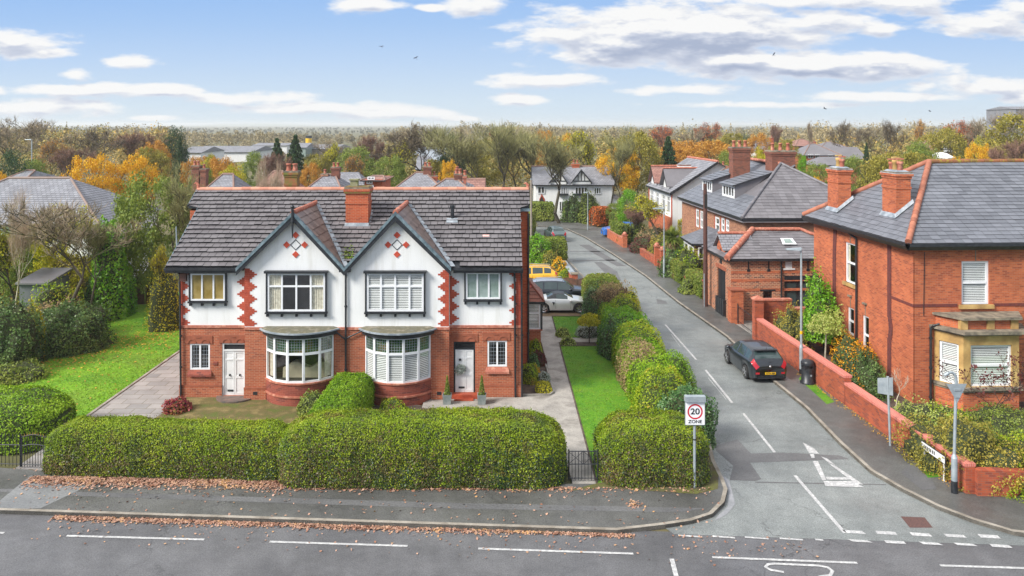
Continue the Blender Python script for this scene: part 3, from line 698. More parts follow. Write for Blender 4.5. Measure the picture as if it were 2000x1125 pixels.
# doors
def door(o_, dbl, fr):
    a0,a1,z0,z1 = o_; b = MB(); t = .07; ztr = z1-.33
    b.fbox(F2,a0,a0+t,z0,z1,-.14,-.02); b.fbox(F2,a1-t,a1,z0,z1,-.14,-.02); b.fbox(F2,a0+t,a1-t,z1-t,z1,-.14,-.02); b.fbox(F2,a0+t,a1-t,ztr-.03,ztr+.03,-.14,-.02)
    d = b.build('door_frame', fr, hs)
    g = MB(); g.add([F2(a0+t,ztr,-.08),F2(a1-t,ztr,-.08),F2(a1-t,z1-t,-.08),F2(a0+t,z1-t,-.08)],[(0,1,2,3)]); g.build('transom_pane', plain('transom_glass',(.02,.02,.022,1),(.05,.05,.055,1),2,.08), d)
    l = MB(); A0, A1 = a0+t, a1-t; zt = ztr-.03
    l.fbox(F2, A0,A1,z0,zt,-.12,-.075)
    m_ = (A0+A1)/2
    for (u0,u1) in ((A0,m_),(m_,A1)):
        for (v0,v1) in ((0,.06),(.38,.44),(.78,.82),(.95,1)): l.fbox(F2,u0+.02,u1-.02,z0+(zt-z0)*v0,z0+(zt-z0)*v1,-.075,-.055)
        l.fbox(F2,u0+.004,u0+.07,z0,zt,-.075,-.054); l.fbox(F2,u1-.07,u1-.004,z0,zt,-.075,-.054)
    dr = l.build('door', M['white'], hs)
    h = MB()
    if dbl:
        for u in (.27,.75): h.tube(F2(A0+(A1-A0)*u,1.03,-.06),F2(A0+(A1-A0)*u,1.03,-.0),.05,.035,8)
    else:
        h.fbox(F2,m_-.02,m_+.0,1.2,1.42,-.055,-.02); h.fbox(F2,m_+.05,m_+.08,1.2,1.42,-.055,-.02)
        h.tube(F2(m_-.2,1.72,-.06),F2(m_-.2,1.72,-.02),.06,.05,8)
    h.build('door_handle', M['black'], dr)
    s = MB(); s.fbox(F2,A0+.15,A0+.42,z0+.17,z0+.25,-.055,-.045); s.build('letter_box', M['black'], dr)
door(oDL, True, M['white']); door(oDR, False, M['black'])
hn = MB(); hn.fbox(F2, sx_(417),sx_(425),sz_(713),sz_(706),0,.03); hn.build('house_number', M['brickBase'], hs)
# steps
s = MB(); c = ((oDL[0]+oDL[1])/2+.1, YC)
pts = [(c[0]+.86*math.cos(t), c[1]-.04-.8*math.sin(t)) for t in [math.pi*i/16 for i in range(17)]]
s.slab(pts, 0, .13); s.build('door_step', plain('grey_brown_step', S(128,104,92), S(88,82,78), 4, .8), hs)
s = MB(); s.box(oDR[0]-.12,oDR[1]+.12,YC-.34,YC-.05,0,.26); s.box(oDR[0]+.06,oDR[1]-.06,YC-.6,YC-.34,0,.13)
s.build('door_step', plain('red_tile_step', S(182,84,54), S(156,68,44), 4, .6), hs)

# bow windows
def bow(rng, fill, base, hang, blindname):
    a0, a1 = rng; w = (a1-a0)/2; c = (a0+a1)/2; sag = .88; Rr = (w*w+sag*sag)/(2*sag); ang = math.asin(w/Rr)
    yc = YA-sag+Rr
    def P(t, r=0): return (c+(Rr+r)*math.sin(t), yc-(Rr+r)*math.cos(t))
    n = 20; T = [-ang+2*ang*i/n for i in range(n+1)]
    def ring(b, z0, z1, r, thick=.2, cap=True):
        for i in range(n):
            o0,o1,i0,i1 = P(T[i],r),P(T[i+1],r),P(T[i],r-thick),P(T[i+1],r-thick)
            b.add([(*o0,z0),(*o1,z0),(*o1,z1),(*o0,z1),(*i0,z1),(*i1,z1),(*i0,z0),(*i1,z0)], [(0,1,2,3),(3,2,5,4),(0,6,7,1)])
    zt, zb = 3.02, 1.06
    b = MB(); ring(b, 0, zb-.07, .0); b.build('bow_wall', base, hs)
    for (u,v) in ((.42,.50),(zb-.07,zb)): b = MB(); ring(b, u,v,.05); b.build('bow_band', M['terra'], hs)
    # five flat lights
    nt_ = 5; TT = [-ang*.97+2*ang*.97*i/nt_ for i in range(nt_+1)]
    fr = MB(); gl = MB(); bl = MB(); ld = MB()
    zm = zb+(zt-zb)*.64
    for i in range(nt_):
        p, q_ = Vector(P(TT[i],-.02)), Vector(P(TT[i+1],-.02)); u = (q_-p); Lw = u.length; u.normalize()
        Fr = frameD(p.x,p.y,u.x,u.y); f = .055
        fr.fbox(Fr,0,f,zb,zt,-.06,.03); fr.fbox(Fr,Lw-f,Lw,zb,zt,-.06,.03)
        for (z0,z1) in ((zb,zb+.08),(zt-.08,zt),(zm-.05,zm+.05)): fr.fbox(Fr,f,Lw-f,z0,z1,-.06,.028)
        gl.add([Fr(f,zb,-.02),Fr(Lw-f,zb,-.02),Fr(Lw-f,zt,-.02),Fr(f,zt,-.02)],[(0,1,2,3)])
        if fill == 'blind':
            z = zb+.1
            while z < zm-.06: bl.add([Fr(.03,z,-.04),Fr(Lw-.03,z,-.04),Fr(Lw-.03,z+.05,-.05),Fr(.03,z+.05,-.05)],[(0,1,2,3)]); z += .078
        else:
            if i in (0,4):
                k = 8
                for j in range(k):
                    xa, xb = Lw*(.05 if i==0 else .45)+Lw*.5*j/k, Lw*(.05 if i==0 else .45)+Lw*.5*(j+1)/k
                    bl.add([Fr(xa,zb+.1,-.1-.04*(j%2)),Fr(xb,zb+.1,-.1-.04*((j+1)%2)),Fr(xb,zm,-.1-.04*((j+1)%2)),Fr(xa,zm,-.1-.04*(j%2))],[(0,1,2,3)])
        for k in range(1,5): x = f+(Lw-2*f)*k/5; ld.fbox(Fr,x-.006,x+.006,zm+.05,zt-.08,-.018,-.008)
        for k in range(1,5): z = zm+.05+(zt-zm-.13)*k/5; ld.fbox(Fr,f,Lw-f,z-.005,z+.005,-.0175,-.0075)
    F_ = fr.build('bow_window', M['whitepvc'], hs); gl.build('pane', M['glass'], F_)
    bl.build(blindname, M['blind' if fill=='blind' else 'curtain'], F_); ld.build('leaded_light', M['lead'], F_)
    sg = MB()
    for i in range(nt_):
        p, q_ = Vector(P(TT[i],-.02)), Vector(P(TT[i+1],-.02)); u = (q_-p); Lw = u.length; u.normalize(); Fr = frameD(p.x,p.y,u.x,u.y)
        sg.add([Fr(.05,zm+.03,-.035),Fr(Lw-.05,zm+.03,-.035),Fr(Lw-.05,zt-.06,-.035),Fr(.05,zt-.06,-.035)],[(0,1,2,3)])
    sg.build('stained_glass', plain('stained_glass', S(62,78,52), S(50,95,55), 2.2, .12, c3=S(120,105,60)), F_)
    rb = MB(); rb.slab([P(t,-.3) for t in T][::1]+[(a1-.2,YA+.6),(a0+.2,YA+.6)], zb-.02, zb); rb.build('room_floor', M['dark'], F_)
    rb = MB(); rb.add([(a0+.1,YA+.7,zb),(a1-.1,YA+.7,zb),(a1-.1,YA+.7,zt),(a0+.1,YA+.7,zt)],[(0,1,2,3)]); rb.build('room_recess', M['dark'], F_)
    fs = MB(); ring(fs, zt, zt+.22, .16, .5); fs.build('bow_fascia', M['black'], hs)
    rf = MB(); poly = [P(t,.28) for t in T]+[(a1+.16,YA+.02),(a0-.16,YA+.02)]
    V = [(x,y,zt+.25) for x,y in poly]; m_ = len(poly)
    top = [(x*1.0+(c-x)*.12, y+(YA-y)*.25, zt+.31) for x,y in poly]
    rf.add(V+top, [list(range(m_))[::-1], list(range(m_,2*m_))]+[(i,(i+1)%m_,(i+1)%m_+m_,i+m_) for i in range(m_)])
    r_ = rf.build('bow_roof', plain('weathered_lead', S(122,120,110), S(104,100,78), 2.4, .8, c3=S(146,138,122)), hs)
    le = MB(); ring(le, zt+.2, zt+.262, .3, .09); le.build('roof_edge', M['lead'], r_)
    return P
bow(bowL, 'curtain', M['brickBase'], 0, 'curtain'); bow(bowR, 'blind', M['brickBase'], 0, 'blind')
sf = MB(); sx = (bowL[0]+bowL[1])/2+.25
for i in range(12):
    t0, t1 = i/12, (i+1)/12; h0 = 1.5+.28*math.sin(t0*5.5)**2; h1 = 1.5+.28*math.sin(t1*5.5)**2
    sf.add([(sx-1+2*t0,YA-.12,1.08),(sx-1+2*t1,YA-.12,1.08),(sx-1+2*t1,YA-.05,h1),(sx-1+2*t0,YA-.05,h0),(sx-1+2*t1,YA+.3,h1),(sx-1+2*t0,YA+.3,h0)],[(0,1,2,3),(3,2,4,5)])
tag(sf.build('sofa', plain('cream_sofa', S(190,180,150), S(170,160,132), 2, .8)), 'cream curved sofa back seen through the left bow window', 'sofa')

# main roof
Ye, Ze, Yr, Zr = 35.2, 5.97, 40.3, 9.0
Lr = math.hypot(Yr-Ye, Zr-Ze); Vv = Vector((0,(Yr-Ye)/Lr,(Zr-Ze)/Lr)); kY = Lr/(Yr-Ye)
tb = MB(); stepv = Lr*.773
tiled(tb, (0,Ye,Ze), (1,0,0), Vv, Lr, 0, Lr/18, .335, lambda v: -14.86 if v < stepv-.05 else -15.42, lambda v: .96 if v < stepv-.05 else 1.44, th=.065, seed=5, gap=.02)
# leave the stretch in front of the gable walls open
keep = [i for i, f in enumerate(tb.f) if not (max(tb.v[j][1] for j in f) < YA+.3 and XCL-.2 < tb.v[f[0]][0] < XCR+.2)]
tb.f = [tb.f[i] for i in keep]; tb.sm = [tb.sm[i] for i in keep]; tb.mi = [tb.mi[i] for i in keep]
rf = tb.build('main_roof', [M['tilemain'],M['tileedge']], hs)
ub = MB(); e = .035
for (xa,xb,va,vb) in ((-14.84,XCL,0,stepv),(XCL,XCR,.6,stepv),(XCR,.94,0,stepv),(-15.4,1.42,stepv,Lr)):
    p = [Vector((xa,Ye,Ze))+Vv*va, Vector((xb,Ye,Ze))+Vv*va, Vector((xb,Ye,Ze))+Vv*vb, Vector((xa,Ye,Ze))+Vv*vb]
    ub.add([x-Vector((0,0,e)) for x in p]+[x-Vector((0,0,e+.12)) for x in p], [(0,1,2,3),(7,6,5,4),(0,4,5,1),(1,5,6,2),(3,7,4,0)])
ub.build('roof_deck', M['black'], rf)
bk_ = MB(); bk_.add([(-15.42,Yr,Zr-.02),(1.44,Yr,Zr-.02),(1.44,48.3,5.8),(-15.42,48.3,5.8)],[(0,1,2,3)]); bk_.build('rear_roof', M['tilemain'], hs)
rt = MB(); ridge_tiles(rt, (-15.4,Yr,Zr+.0), (1.42,Yr,Zr+.0), .12, .45, 3)
rd = rt.build('ridge', tiles('ridge_terracotta', S(208,150,124), S(182,120,98), S(150,135,50), .66, .75), hs)
for x in (-15.35,1.38):
    fn = MB()
    fn.tube((x,Yr,Zr),(x,Yr,Zr+.22),.1,.07,8); fn.tube((x,Yr,Zr+.2),(x-.1,Yr,Zr+.34),.08,.05,8); fn.tube((x-.1,Yr,Zr+.33),(x-.2,Yr,Zr+.28),.05,.03,8)
    fn.build('ridge_finial', M['terra'], rd)
for (xa,xb) in ((-14.9,XCL-.25),(XCR+.2,1.0)):
    gu = MB()
    gu.box(xa,xb,Ye-.13,Ye-.01,Ze-.13,Ze-.03); gu.box(xa,xb,Ye-.01,Ye+.02,Ze-.26,Ze-.06)
    gu.build('gutter', M['black'], hs)
    so = MB(); so.box(max(xa,XL),min(xb,XR),Ye+.02,YC-.002,Ze-.16,Ze-.12); so.build('soffit', M['black'], hs)
gu = MB(); gu.box(-7.15,-6.65,YA-.25,YA+.3,Ze-.2,Ze-.08)
gu.build('gutter', M['black'], hs)
sv = MB()
for (x0_,v0_,v1_) in ((-14.9,0,stepv),(-15.46,stepv,Lr)):
    p = Vector((x0_,Ye,Ze)); a_, b__ = p+Vv*v0_, p+Vv*v1_; sv.add([a_,b__,b__+Vector((.07,0,.07)),a_+Vector((.07,0,.07)),a_-Vector((0,0,.14)),b__-Vector((0,0,.14))],[(0,1,2,3),(0,4,5,1)])
sv.box(XR+.02,1.44,39.05,39.18,8.02,8.16)
sv.build('verge_board', M['verge'], hs)
# gables
for gi_, g in enumerate((gA, gB)):
    yf = YA-.32
    for side in (-1,1):
        foot = g['l'] if side < 0 else g['r']
        W2 = abs(g['x']-foot); sl = math.hypot(W2, g['z']-5.93)
        U = Vector((0,1,0)); V = Vector(((g['x']-foot)/sl, 0, (g['z']-5.93)/sl))
        # back edge follows the valley on the main slope
        def back(v, V=V): z = 5.93+V.z*v; return (z-Ze)/((Zr-Ze)/(Yr-Ye))+Ye-yf+.02
        b = MB(); tiled(b, (foot, yf, 5.93), U, V, sl, 0, sl/9, .33, lambda v: .12, lambda v: max(.16, back(v)), th=.035, seed=20+gi_*2+side)
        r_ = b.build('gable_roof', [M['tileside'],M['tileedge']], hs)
        d = MB(); y1 = lambda v: yf+back(v)
        p = [Vector((foot,yf+.02,5.93)), Vector((foot,max(yf+.1,y1(0)),5.93)), Vector((g['x'],y1(sl),g['z'])), Vector((g['x'],yf+.02,g['z']))]
        n_ = Vector((-V.z*(1 if side<0 else -1)*-1*0,0,0))
        dn = Vector((0,0,-.05)); d.add([x+dn for x in p]+[x+dn*3 for x in p],[(0,1,2,3),(7,6,5,4),(0,3,7,4)]); d.build('roof_deck', M['black'], r_)
        vg = MB(); nst = 12
        for k in range(nst):
            a_ = Vector((foot,yf-.03,5.93+.045))+V*(sl*k/nst); c_ = Vector((foot,yf-.03,5.93+.07))+V*(sl*(k+.98)/nst)
            vg.add([a_,c_,c_+Vector((0,.2,0)),a_+Vector((0,.2,0)),a_-Vector((0,0,.16)),c_-Vector((0,0,.18))],[(0,1,2,3),(0,4,5,1)])
        vg.build('verge_tiles', M['verge'], r_)
        bb = MB(); t = .26
        f0 = Vector((foot+(-.1 if side<0 else .1)*0,yf,5.93-.04)); a_ = Vector((g['x'],yf,g['z']-.04))
        bb.add([f0,a_,a_-Vector((0,0,t*1.3)),f0-Vector((0,0,t))]+[x+Vector((0,.05,0)) for x in (f0,a_,a_-Vector((0,0,t*1.3)),f0-Vector((0,0,t)))],[(0,1,2,3),(3,2,6,7),(4,7,6,5),(0,3,7,4)])
        bb.add([f0+Vector((0,.05,-.1)),a_+Vector((0,.05,-.1)),a_+Vector((0,.32,-.1)),f0+Vector((0,.32,-.1))],[(0,1,2,3)])
        bb.build('bargeboard', M['black'], hs)
        if side > 0:             # lead valley
            vl = MB(); A_ = Vector((foot,y1(0)+.0,5.99)); B_ = Vector((g['x'],y1(sl),g['z']+.07))
            vl.add([A_+Vector((-.02,-.03,.03)),B_+Vector((-.03,0,.02)),B_+Vector((.12,.05,.02)),A_+Vector((.18,.02,.03))],[(0,1,2,3)]); vl.build('valley_flashing', M['lead'], hs)
    rt = MB(); ridge_tiles(rt, (g['x'],yf+.05,g['z']+.02), (g['x'],yf+4.4,g['z']+.02), .12, .26, 8); rt.build('gable_ridge', M['terra'], hs)
    # tile lozenge ornament
    dm = MB(); cz = cz_(478) ; cxx = cx_(577.5 if gi_==0 else 775.5); rr_ = .43; hs_ = .155
    for (dx,dz) in ((0,rr_),(0,-rr_),(rr_-.03,0),(-rr_+.03,0)): dm.fprism(F1, [(cxx+dx-hs_,cz+dz),(cxx+dx,cz+dz-hs_),(cxx+dx+hs_,cz+dz),(cxx+dx,cz+dz+hs_)], -.01,.03)
    dmo = dm.build('tile_ornament', plain('red_ornament_tile', S(200,78,52), S(180,66,44), 4, .6), hs)
    dm = MB(); i_ = .25; w_ = .03
    for (s1,s2) in ((1,1),(1,-1),(-1,-1),(-1,1)):
        dm.fprism(F1, [(cxx+s1*i_,cz),(cxx,cz+s2*i_),(cxx,cz+s2*(i_-w_*1.4)),(cxx+s1*(i_-w_*1.4),cz)], -.01,.02)
    dm.build('ornament_line', M['black'], dmo)
fi = MB(); fi.tube((gA['x'],YA-.36,7.3),(gA['x'],YA-.36,8.05),.02,.06,8); fi.tube((gA['x'],YA-.36,8.0),(gA['x'],YA-.36,8.62),.07,.06,8); fi.lathe((gA['x'],YA-.36,8.6),[(.05,0),(.09,.05),(.09,.1),(.03,.15)],10)
fi.build('gable_finial', M['black'], hs)
ms = MB()
rr = random.Random(4)
for i in range(160):
    x, y = -6.9+rr.gauss(0,.16), YA+.3+abs(rr.gauss(0,.3)); z = Ze+.08+(y-Ye)*.594
    a = rr.random()*6; s_ = .05; ms.add([(x+s_*math.cos(a),y+s_*math.sin(a),z),(x-s_*math.sin(a),y+s_*math.cos(a),z+rr.random()*.05),(x-s_*math.cos(a),y-s_*math.sin(a),z)],[(0,1,2)])
ms.build('roof_moss', plain('bright_moss', S(100,140,20), S(140,150,30), 5, .9), hs)['kind'] = 'stuff'
# chimneys
ch = chimney(hs, -7.38,-6.31, 37.75,38.7, 7.2,9.35, M['brickA'], pots=0)
mc = MB(); mc.box(-7.45,-6.24,37.68,38.77,9.02,9.16); mc.box(-7.40,-6.29,37.73,38.72,9.28,9.34); mc.build('mossy_courses', plain('moss_grown_brick', S(128,84,52), S(112,112,50), 5, .95), ch)
mo = MB(); mo.box(-7.2,-6.85,37.95,38.3,9.3,9.62); mo.box(-7.24,-6.81,37.9,38.34,9.62,9.68); mo.build('chimney_pot', plain('mossy_pot', S(110,118,60), S(150,145,120), 4, .9), ch)
fl = MB(); fl.add([(-7.42,37.66,7.44),(-6.27,37.66,7.44),(-6.27,37.74,7.62),(-7.42,37.74,7.62)],[(0,1,2,3)]); fl.add([(-6.29,37.66,7.46),(-6.2,37.66,7.46),(-6.2,38.7,8.09),(-6.29,38.7,8.16)],[(0,1,2,3)]); fl.build('lead_flashing', M['lead'], ch)
chimney(hs, -12.0,-11.3, 44.0,44.6, 7.5,9.75, plain('mossy_brick', S(150,92,60), S(110,112,50), 3, .9), pots=2)
vt = MB(); vt.tube((XA(883.5,38.2),38.2,7.75),(XA(883.5,38.2),38.2,8.3),.09,.09,10); vt.tube((XA(883.5,38.2),38.2,8.3),(XA(883.5,38.2),38.2,8.42),.12,.12,10)
vo = vt.build('flue_vent', M['black'], hs); vt = MB(); x_ = XA(883.5,38.2); vt.add([(x_-.27,37.85,7.62),(x_+.27,37.85,7.62),(x_+.27,38.15,7.8),(x_-.27,38.15,7.8)],[(0,1,2,3)]); vt.build('vent_flashing', M['lead'], vo)
pt = MB(); x_ = XA(949,37.0); pt.add([(x_-.15,36.9,7.04),(x_+.15,36.9,7.04),(x_+.15,37.08,7.15),(x_-.15,37.08,7.15)],[(0,1,2,3)]); pt.build('pink_roof_tile', plain('pink_tile', S(225,160,150), S(235,190,180), 8, .7), hs)
# rainwater pipes
def pipe(pts, r=.045, name='downpipe'):
    b = MB(); b.path(pts, r, 8)
    for i in range(1,4):
        z = pts[-1][2]+(pts[-2][2]-pts[-1][2])*i/4; b.tube((pts[-1][0],pts[-1][1],z),(pts[-1][0],pts[-1][1],z+.06),r*1.5,r*1.5,8)
    b.build(name, M['black'], hs)
pipe([(-14.45,Ye-.05,5.85),(-14.38,YC-.1,5.6),(-14.33,YC-.1,0)]); pipe([(-6.88,YA-.12,5.85),(-6.88,YA-.08,5.6),(-6.88,YA-.08,0)])
pipe([(.62,Ye-.05,5.85),(.62,YC-.09,5.65),(.66,YC-.09,0)]); pipe([(.92,Ye-.05,5.85),(.93,YC-.09,5.65),(.95,YC-.06,0)])
bp = MB(); bp.path([(bowL[1]+.1,YA-.1,3.1),(-7.0,YA-.1,2.85),(-6.88,YA-.1,2.75)],.035,6); bp.path([(bowR[0]-.1,YA-.1,3.15),(-6.78,YA-.1,2.85),(-6.88,YA-.1,2.75)],.035,6); bp.build('branch_pipe', M['black'], hs)
pipe([(1.36,39.1,7.9),(1.36,39.12,0)], .05)
# small boxes on the wall
ex = MB(); ex.fbox(F2, sx_(354),sx_(366),sz_(548),sz_(533),0,.18); ex.build('alarm_box', plain('rusty_box', S(110,72,60), S(88,62,56), 4, .7), hs)
ae = MB(); ae.tube((XA(346,36.5),36.5,6.2),(XA(344,36.5),36.5,7.6),.04,.03,6); ae.build('soil_pipe', M['galv'], hs)

# side bay with tiled lean-to roof
sb_ = MB(); x0,x1,y0,y1 = 1.38,2.12,41.9,44.6
sb_.box(x0,x1,y0,y1,0,1.45); sb_.box(x0,x1-.06,y0+.08,y1-.08,2.86,2.92); o = sb_.build('side_bay_wall', M['brickB'], hs)
fit_window(hs, frameF(41.95), 1.42,2.08,1.5,2.86,1,(.62,.38), fill='blind', solid=True, inset=-.08, fw=.08)
fit_window(hs, frameD(2.08,41.95,0,1), 0,2.6,1.5,2.86,3,(.62,.38), fill='blind', solid=True, inset=-.08, fw=.08)
s = MB(); s.box(1.36,2.2,41.82,44.65,1.42,1.5); s.build('window_sill', M['terra'], hs)
s = MB(); s.box(2.12,2.2,41.8,41.86,1.5,2.86); s.build('corner_post', M['black'], hs)
b = MB(); ap = Vector((1.38,42.9,4.0)); e0 = Vector((1.3,41.75,2.95)); e1 = Vector((2.3,41.75,2.95)); e2 = Vector((2.3,44.8,2.95)); ap2 = Vector((1.38,43.8,4.0))
Vf = (ap-Vector((1.38,41.75,2.95))); Lf = Vf.length; Vf.normalize()
tiled(b, (1.38,41.75,2.95), (1,0,0), Vf, Lf, 1, Lf/7, .25, lambda v: 0, lambda v: .92*(1-v/Lf), seed=3)
Vs = Vector((-.92,0,1.05)); Ls = Vs.length; Vs.normalize()
tiled(b, e1, (0,1,0), Vs, Ls, 3, Ls/7, .25, lambda v: 1.15*v/Ls, lambda v: 3.05-1.0*v/Ls, seed=4)
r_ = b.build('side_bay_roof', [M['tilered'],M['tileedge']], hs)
s = MB(); s.tube(e1+Vector((0,0,.05)), ap+Vector((0,0,.05)),.05,.05,6); s.build('hip', M['tilered'], r_)
s = MB(); s.box(1.3,2.34,41.7,41.78,2.85,2.97); s.box(2.28,2.34,41.7,44.8,2.85,2.97); s.build('bay_gutter', M['black'], hs)
# ================================================================ leaves, hedges, shrubs
def quads_at(C, size, rng, nrm=None, flat=.0, asp=1.0):
    """rhombic leaves at points C, facing loosely along nrm"""
    n = len(C); a = rng.normal(size=(n,3)); 
    if nrm is not None: a = a*.55+nrm*flat
    a /= np.linalg.norm(a,axis=1,keepdims=True)+1e-9
    t = rng.normal(size=(n,3)); t -= a*(t*a).sum(1,keepdims=True); t /= np.linalg.norm(t,axis=1,keepdims=True)+1e-9
    u = np.cross(a,t); s = size*(.6+.8*rng.random((n,1)))
    V = np.stack([C-t*s, C+u*s*.6*asp, C+t*s, C-u*s*.6*asp],1).reshape(-1,3)
    return V, np.arange(4*n).reshape(n,4)
def merge(parts):
    Vs, Fs, o = [], [], 0
    for V, Fq in parts: Vs.append(V); Fs.append(Fq+o); o += len(V)
    return np.concatenate(Vs), np.concatenate(Fs)
def lump(p, seed, s):            # smooth 3-D wobble
    r = np.random.default_rng(seed); out = np.zeros(len(p))
    for k in range(5):
        w = r.normal(size=3)*s*(1+k*.7); out += np.sin(p@w+r.random()*6.28)/(1+k*.6)
    return out/2.2
def hedge_mesh(name, path, width, height, leaf=.05, dens=420, seed=0, round_=.45, bulge=.07, base=.0, low=0, endround=.5):
    """clipped hedge along a path: rounded box section, knobbly, covered in leaves"""
    rng = np.random.default_rng(seed); P = np.array(path, float)
    d = np.diff(P,axis=0); L = np.linalg.norm(d,axis=1); tot = L.sum(); cum = np.concatenate([[0],np.cumsum(L)])
    def at(s):
        i = np.clip(np.searchsorted(cum, s, side='right')-1, 0, len(L)-1); f = (s-cum[i])/L[i]
        p = P[i]+d[i]*f[:,None]; t = d[i]/L[i][:,None]; return p, t
    wf = width if callable(width) else (lambda s: np.full_like(s, width)); hf = height if callable(height) else (lambda s: np.full_like(s, height))
    def surf(s, q, out=0.0):     # q 0..1 round the section from one foot over the top to the other
        p, t = at(s); w, h = wf(s), hf(s); th = np.pi*q
        e = round_
        cx = np.sign(np.cos(th))*np.abs(np.cos(th))**e; cz = np.abs(np.sin(th))**e
        ee = np.minimum(s, tot-s)/np.maximum(w*endround,.05); ef = np.where(ee<1, np.sqrt(np.clip(1-(1-ee)**2,0,1))**.8, 1)
        ez = np.where(ee<1, .55+.45*np.clip(ee,0,1)**.5, 1); ez = np.where(ee<.03, .5, ez)
        x = cx*w/2*ef; z = base+cz*h*np.where(cz>.2, 1-(1-ez)*cz, 1)
        nx, ny = -t[:,1], t[:,0]
        Q = np.stack([p[:,0]+nx*x, p[:,1]+ny*x, z],1)
        N_ = np.stack([nx*cx*ef, ny*cx*ef, cz*.8],1); N_[:,0] += np.where(s<tot/2,-1,1)*t[:,0]*(1-ef); N_[:,1] += np.where(s<tot/2,-1,1)*t[:,1]*(1-ef)
        N_ /= np.linalg.norm(N_,axis=1,keepdims=True)+1e-6
        return Q+N_*(lump(Q,seed,1.6)*bulge+lump(Q,seed+9,5)*bulge*.45+out)[:,None], N_
    ns, nq = max(8,int(tot/.25)), 18
    ss, qq = np.meshgrid(np.linspace(0,tot,ns), np.linspace(0,1,nq), indexing='ij')
    qe = np.linspace(0,1,400); te = np.pi*qe; xe = np.sign(np.cos(te))*np.abs(np.cos(te))**round_; ze = np.sin(te).clip(0)**round_; ae = np.concatenate([[0],np.cumsum(np.hypot(np.diff(xe),np.diff(ze)))]); ae /= ae[-1]
    Q, _ = surf(ss.ravel(), np.interp(qq.ravel(), ae, qe), -.05)
    Fq = [[i*nq+j,(i+1)*nq+j,(i+1)*nq+j+1,i*nq+j+1] for i in range(ns-1) for j in range(nq-1)]
    body = np_mesh(name, Q, Fq, True)
    area = tot*(np.mean(hf(np.array([tot/2])))*2+np.mean(wf(np.array([tot/2]))))
    n = int(area*dens)
    s_ = rng.random(n)*tot; s_ = np.where(rng.random(n)<.12, np.where(rng.random(n)<.5, rng.random(n)**1.5*.8, tot-rng.random(n)**1.5*.8), s_)
    qg = np.linspace(0,1,400); th_ = np.pi*qg; w0, h0 = float(np.mean(wf(np.array([tot/2])))), float(np.mean(hf(np.array([tot/2]))))
    gx = np.sign(np.cos(th_))*np.abs(np.cos(th_))**round_*w0/2; gz = np.sin(th_).clip(0)**round_*h0
    al = np.concatenate([[0],np.cumsum(np.hypot(np.diff(gx),np.diff(gz)))]); al /= al[-1]
    qr = rng.random(n)
    if low: qr = low*np.abs(rng.normal(size=n))*.5; qr = np.where(rng.random(n)<.5, qr.clip(0,1), (1-qr).clip(0,1))
    C, Nn = surf(s_, np.interp(qr, al, qg), .02 if low else 0); C = C+Nn*(rng.normal(size=(n,1))*.028+(rng.random((n,1))<.05)*rng.random((n,1))*.11)
    V, Fl = quads_at(C, leaf, rng, Nn, .75)
    return body, np_mesh(name+'_leaves', V, Fl)
def hedge(name, label, cat, path, width, height, leafmat, bodymat, group=None, **kw):
    c = path[len(path)//2]; x0, y0 = float(path[0][0]), float(path[0][1])
    t = thing(name, label, cat, (x0,y0,0), 0, group)
    ivy = kw.pop('ivy', 0)
    b, l = hedge_mesh(name, [(p[0]-x0,p[1]-y0) for p in path], width, height, **kw)
    if ivy: link('ivy', hedge_mesh(name+'_ivy', [(p[0]-x0,p[1]-y0) for p in path], width, height, **{**kw,'dens':ivy,'low':.30,'leaf':.034,'seed':kw['seed']})[1], LM['ivyd'], t)
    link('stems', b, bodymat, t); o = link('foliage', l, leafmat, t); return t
def bush_mesh(r, h, leaf, n, seed, shape=2.4, rough=.18, body=True, lo=.0, shell=.35, ry=None):
    rng = np.random.default_rng(seed); ry = ry or r
    d = rng.normal(size=(n,3)); d[:,2] = np.abs(d[:,2])*.9-.12; d /= np.linalg.norm(d,axis=1,keepdims=True)
    sup = (np.abs(d)**shape).sum(1)**(-1/shape)
    rad = 1+rough*lump(d*3,seed,1.0)+rough*.6*lump(d*7,seed+5,1.0)
    k = 1-shell*rng.random(n)**2
    C = d*(sup*rad*k)[:,None]*np.array([r,ry,h*.98]); C[:,2] = np.maximum(C[:,2],-.0*h)+lo
    V, Fl = quads_at(C, leaf, rng, d, .6)
    lm = np_mesh('leaves', V, Fl)
    if not body: return None, lm
    nu, nv = 22, 12
    uu, vv_ = np.meshgrid(np.linspace(0,2*np.pi,nu,endpoint=False), np.linspace(-.12,np.pi/2,nv), indexing='ij')
    D = np.stack([np.cos(uu)*np.cos(vv_),np.sin(uu)*np.cos(vv_),np.sin(vv_)],-1).reshape(-1,3)
    sp_ = (np.abs(D)**shape).sum(1)**(-1/shape); rd = 1+rough*lump(D*3,seed,1.0)+rough*.6*lump(D*7,seed+5,1.0)
    Q = D*(sp_*rd*(.86))[:,None]*np.array([r,ry,h*.98]); Q[:,2] = np.maximum(Q[:,2],0)+lo
    Fb = [[i*nv+j,((i+1)%nu)*nv+j,((i+1)%nu)*nv+j+1,i*nv+j+1] for i in range(nu) for j in range(nv-1)]
    return np_mesh('inner', Q, Fb, True), lm
def bush(name, label, cat, x, y, r, h, leafmat, bodymat, leaf=.06, n=4000, seed=0, group=None, z=0, ry=None, rz=0, **kw):
    t = thing(name, label, cat, (x,y,z), rz, group)
    b, l = bush_mesh(r, h, leaf*.75, int(n*1.5), seed, ry=ry, **kw)
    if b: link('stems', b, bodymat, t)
    link('foliage', l, leafmat, t); return t

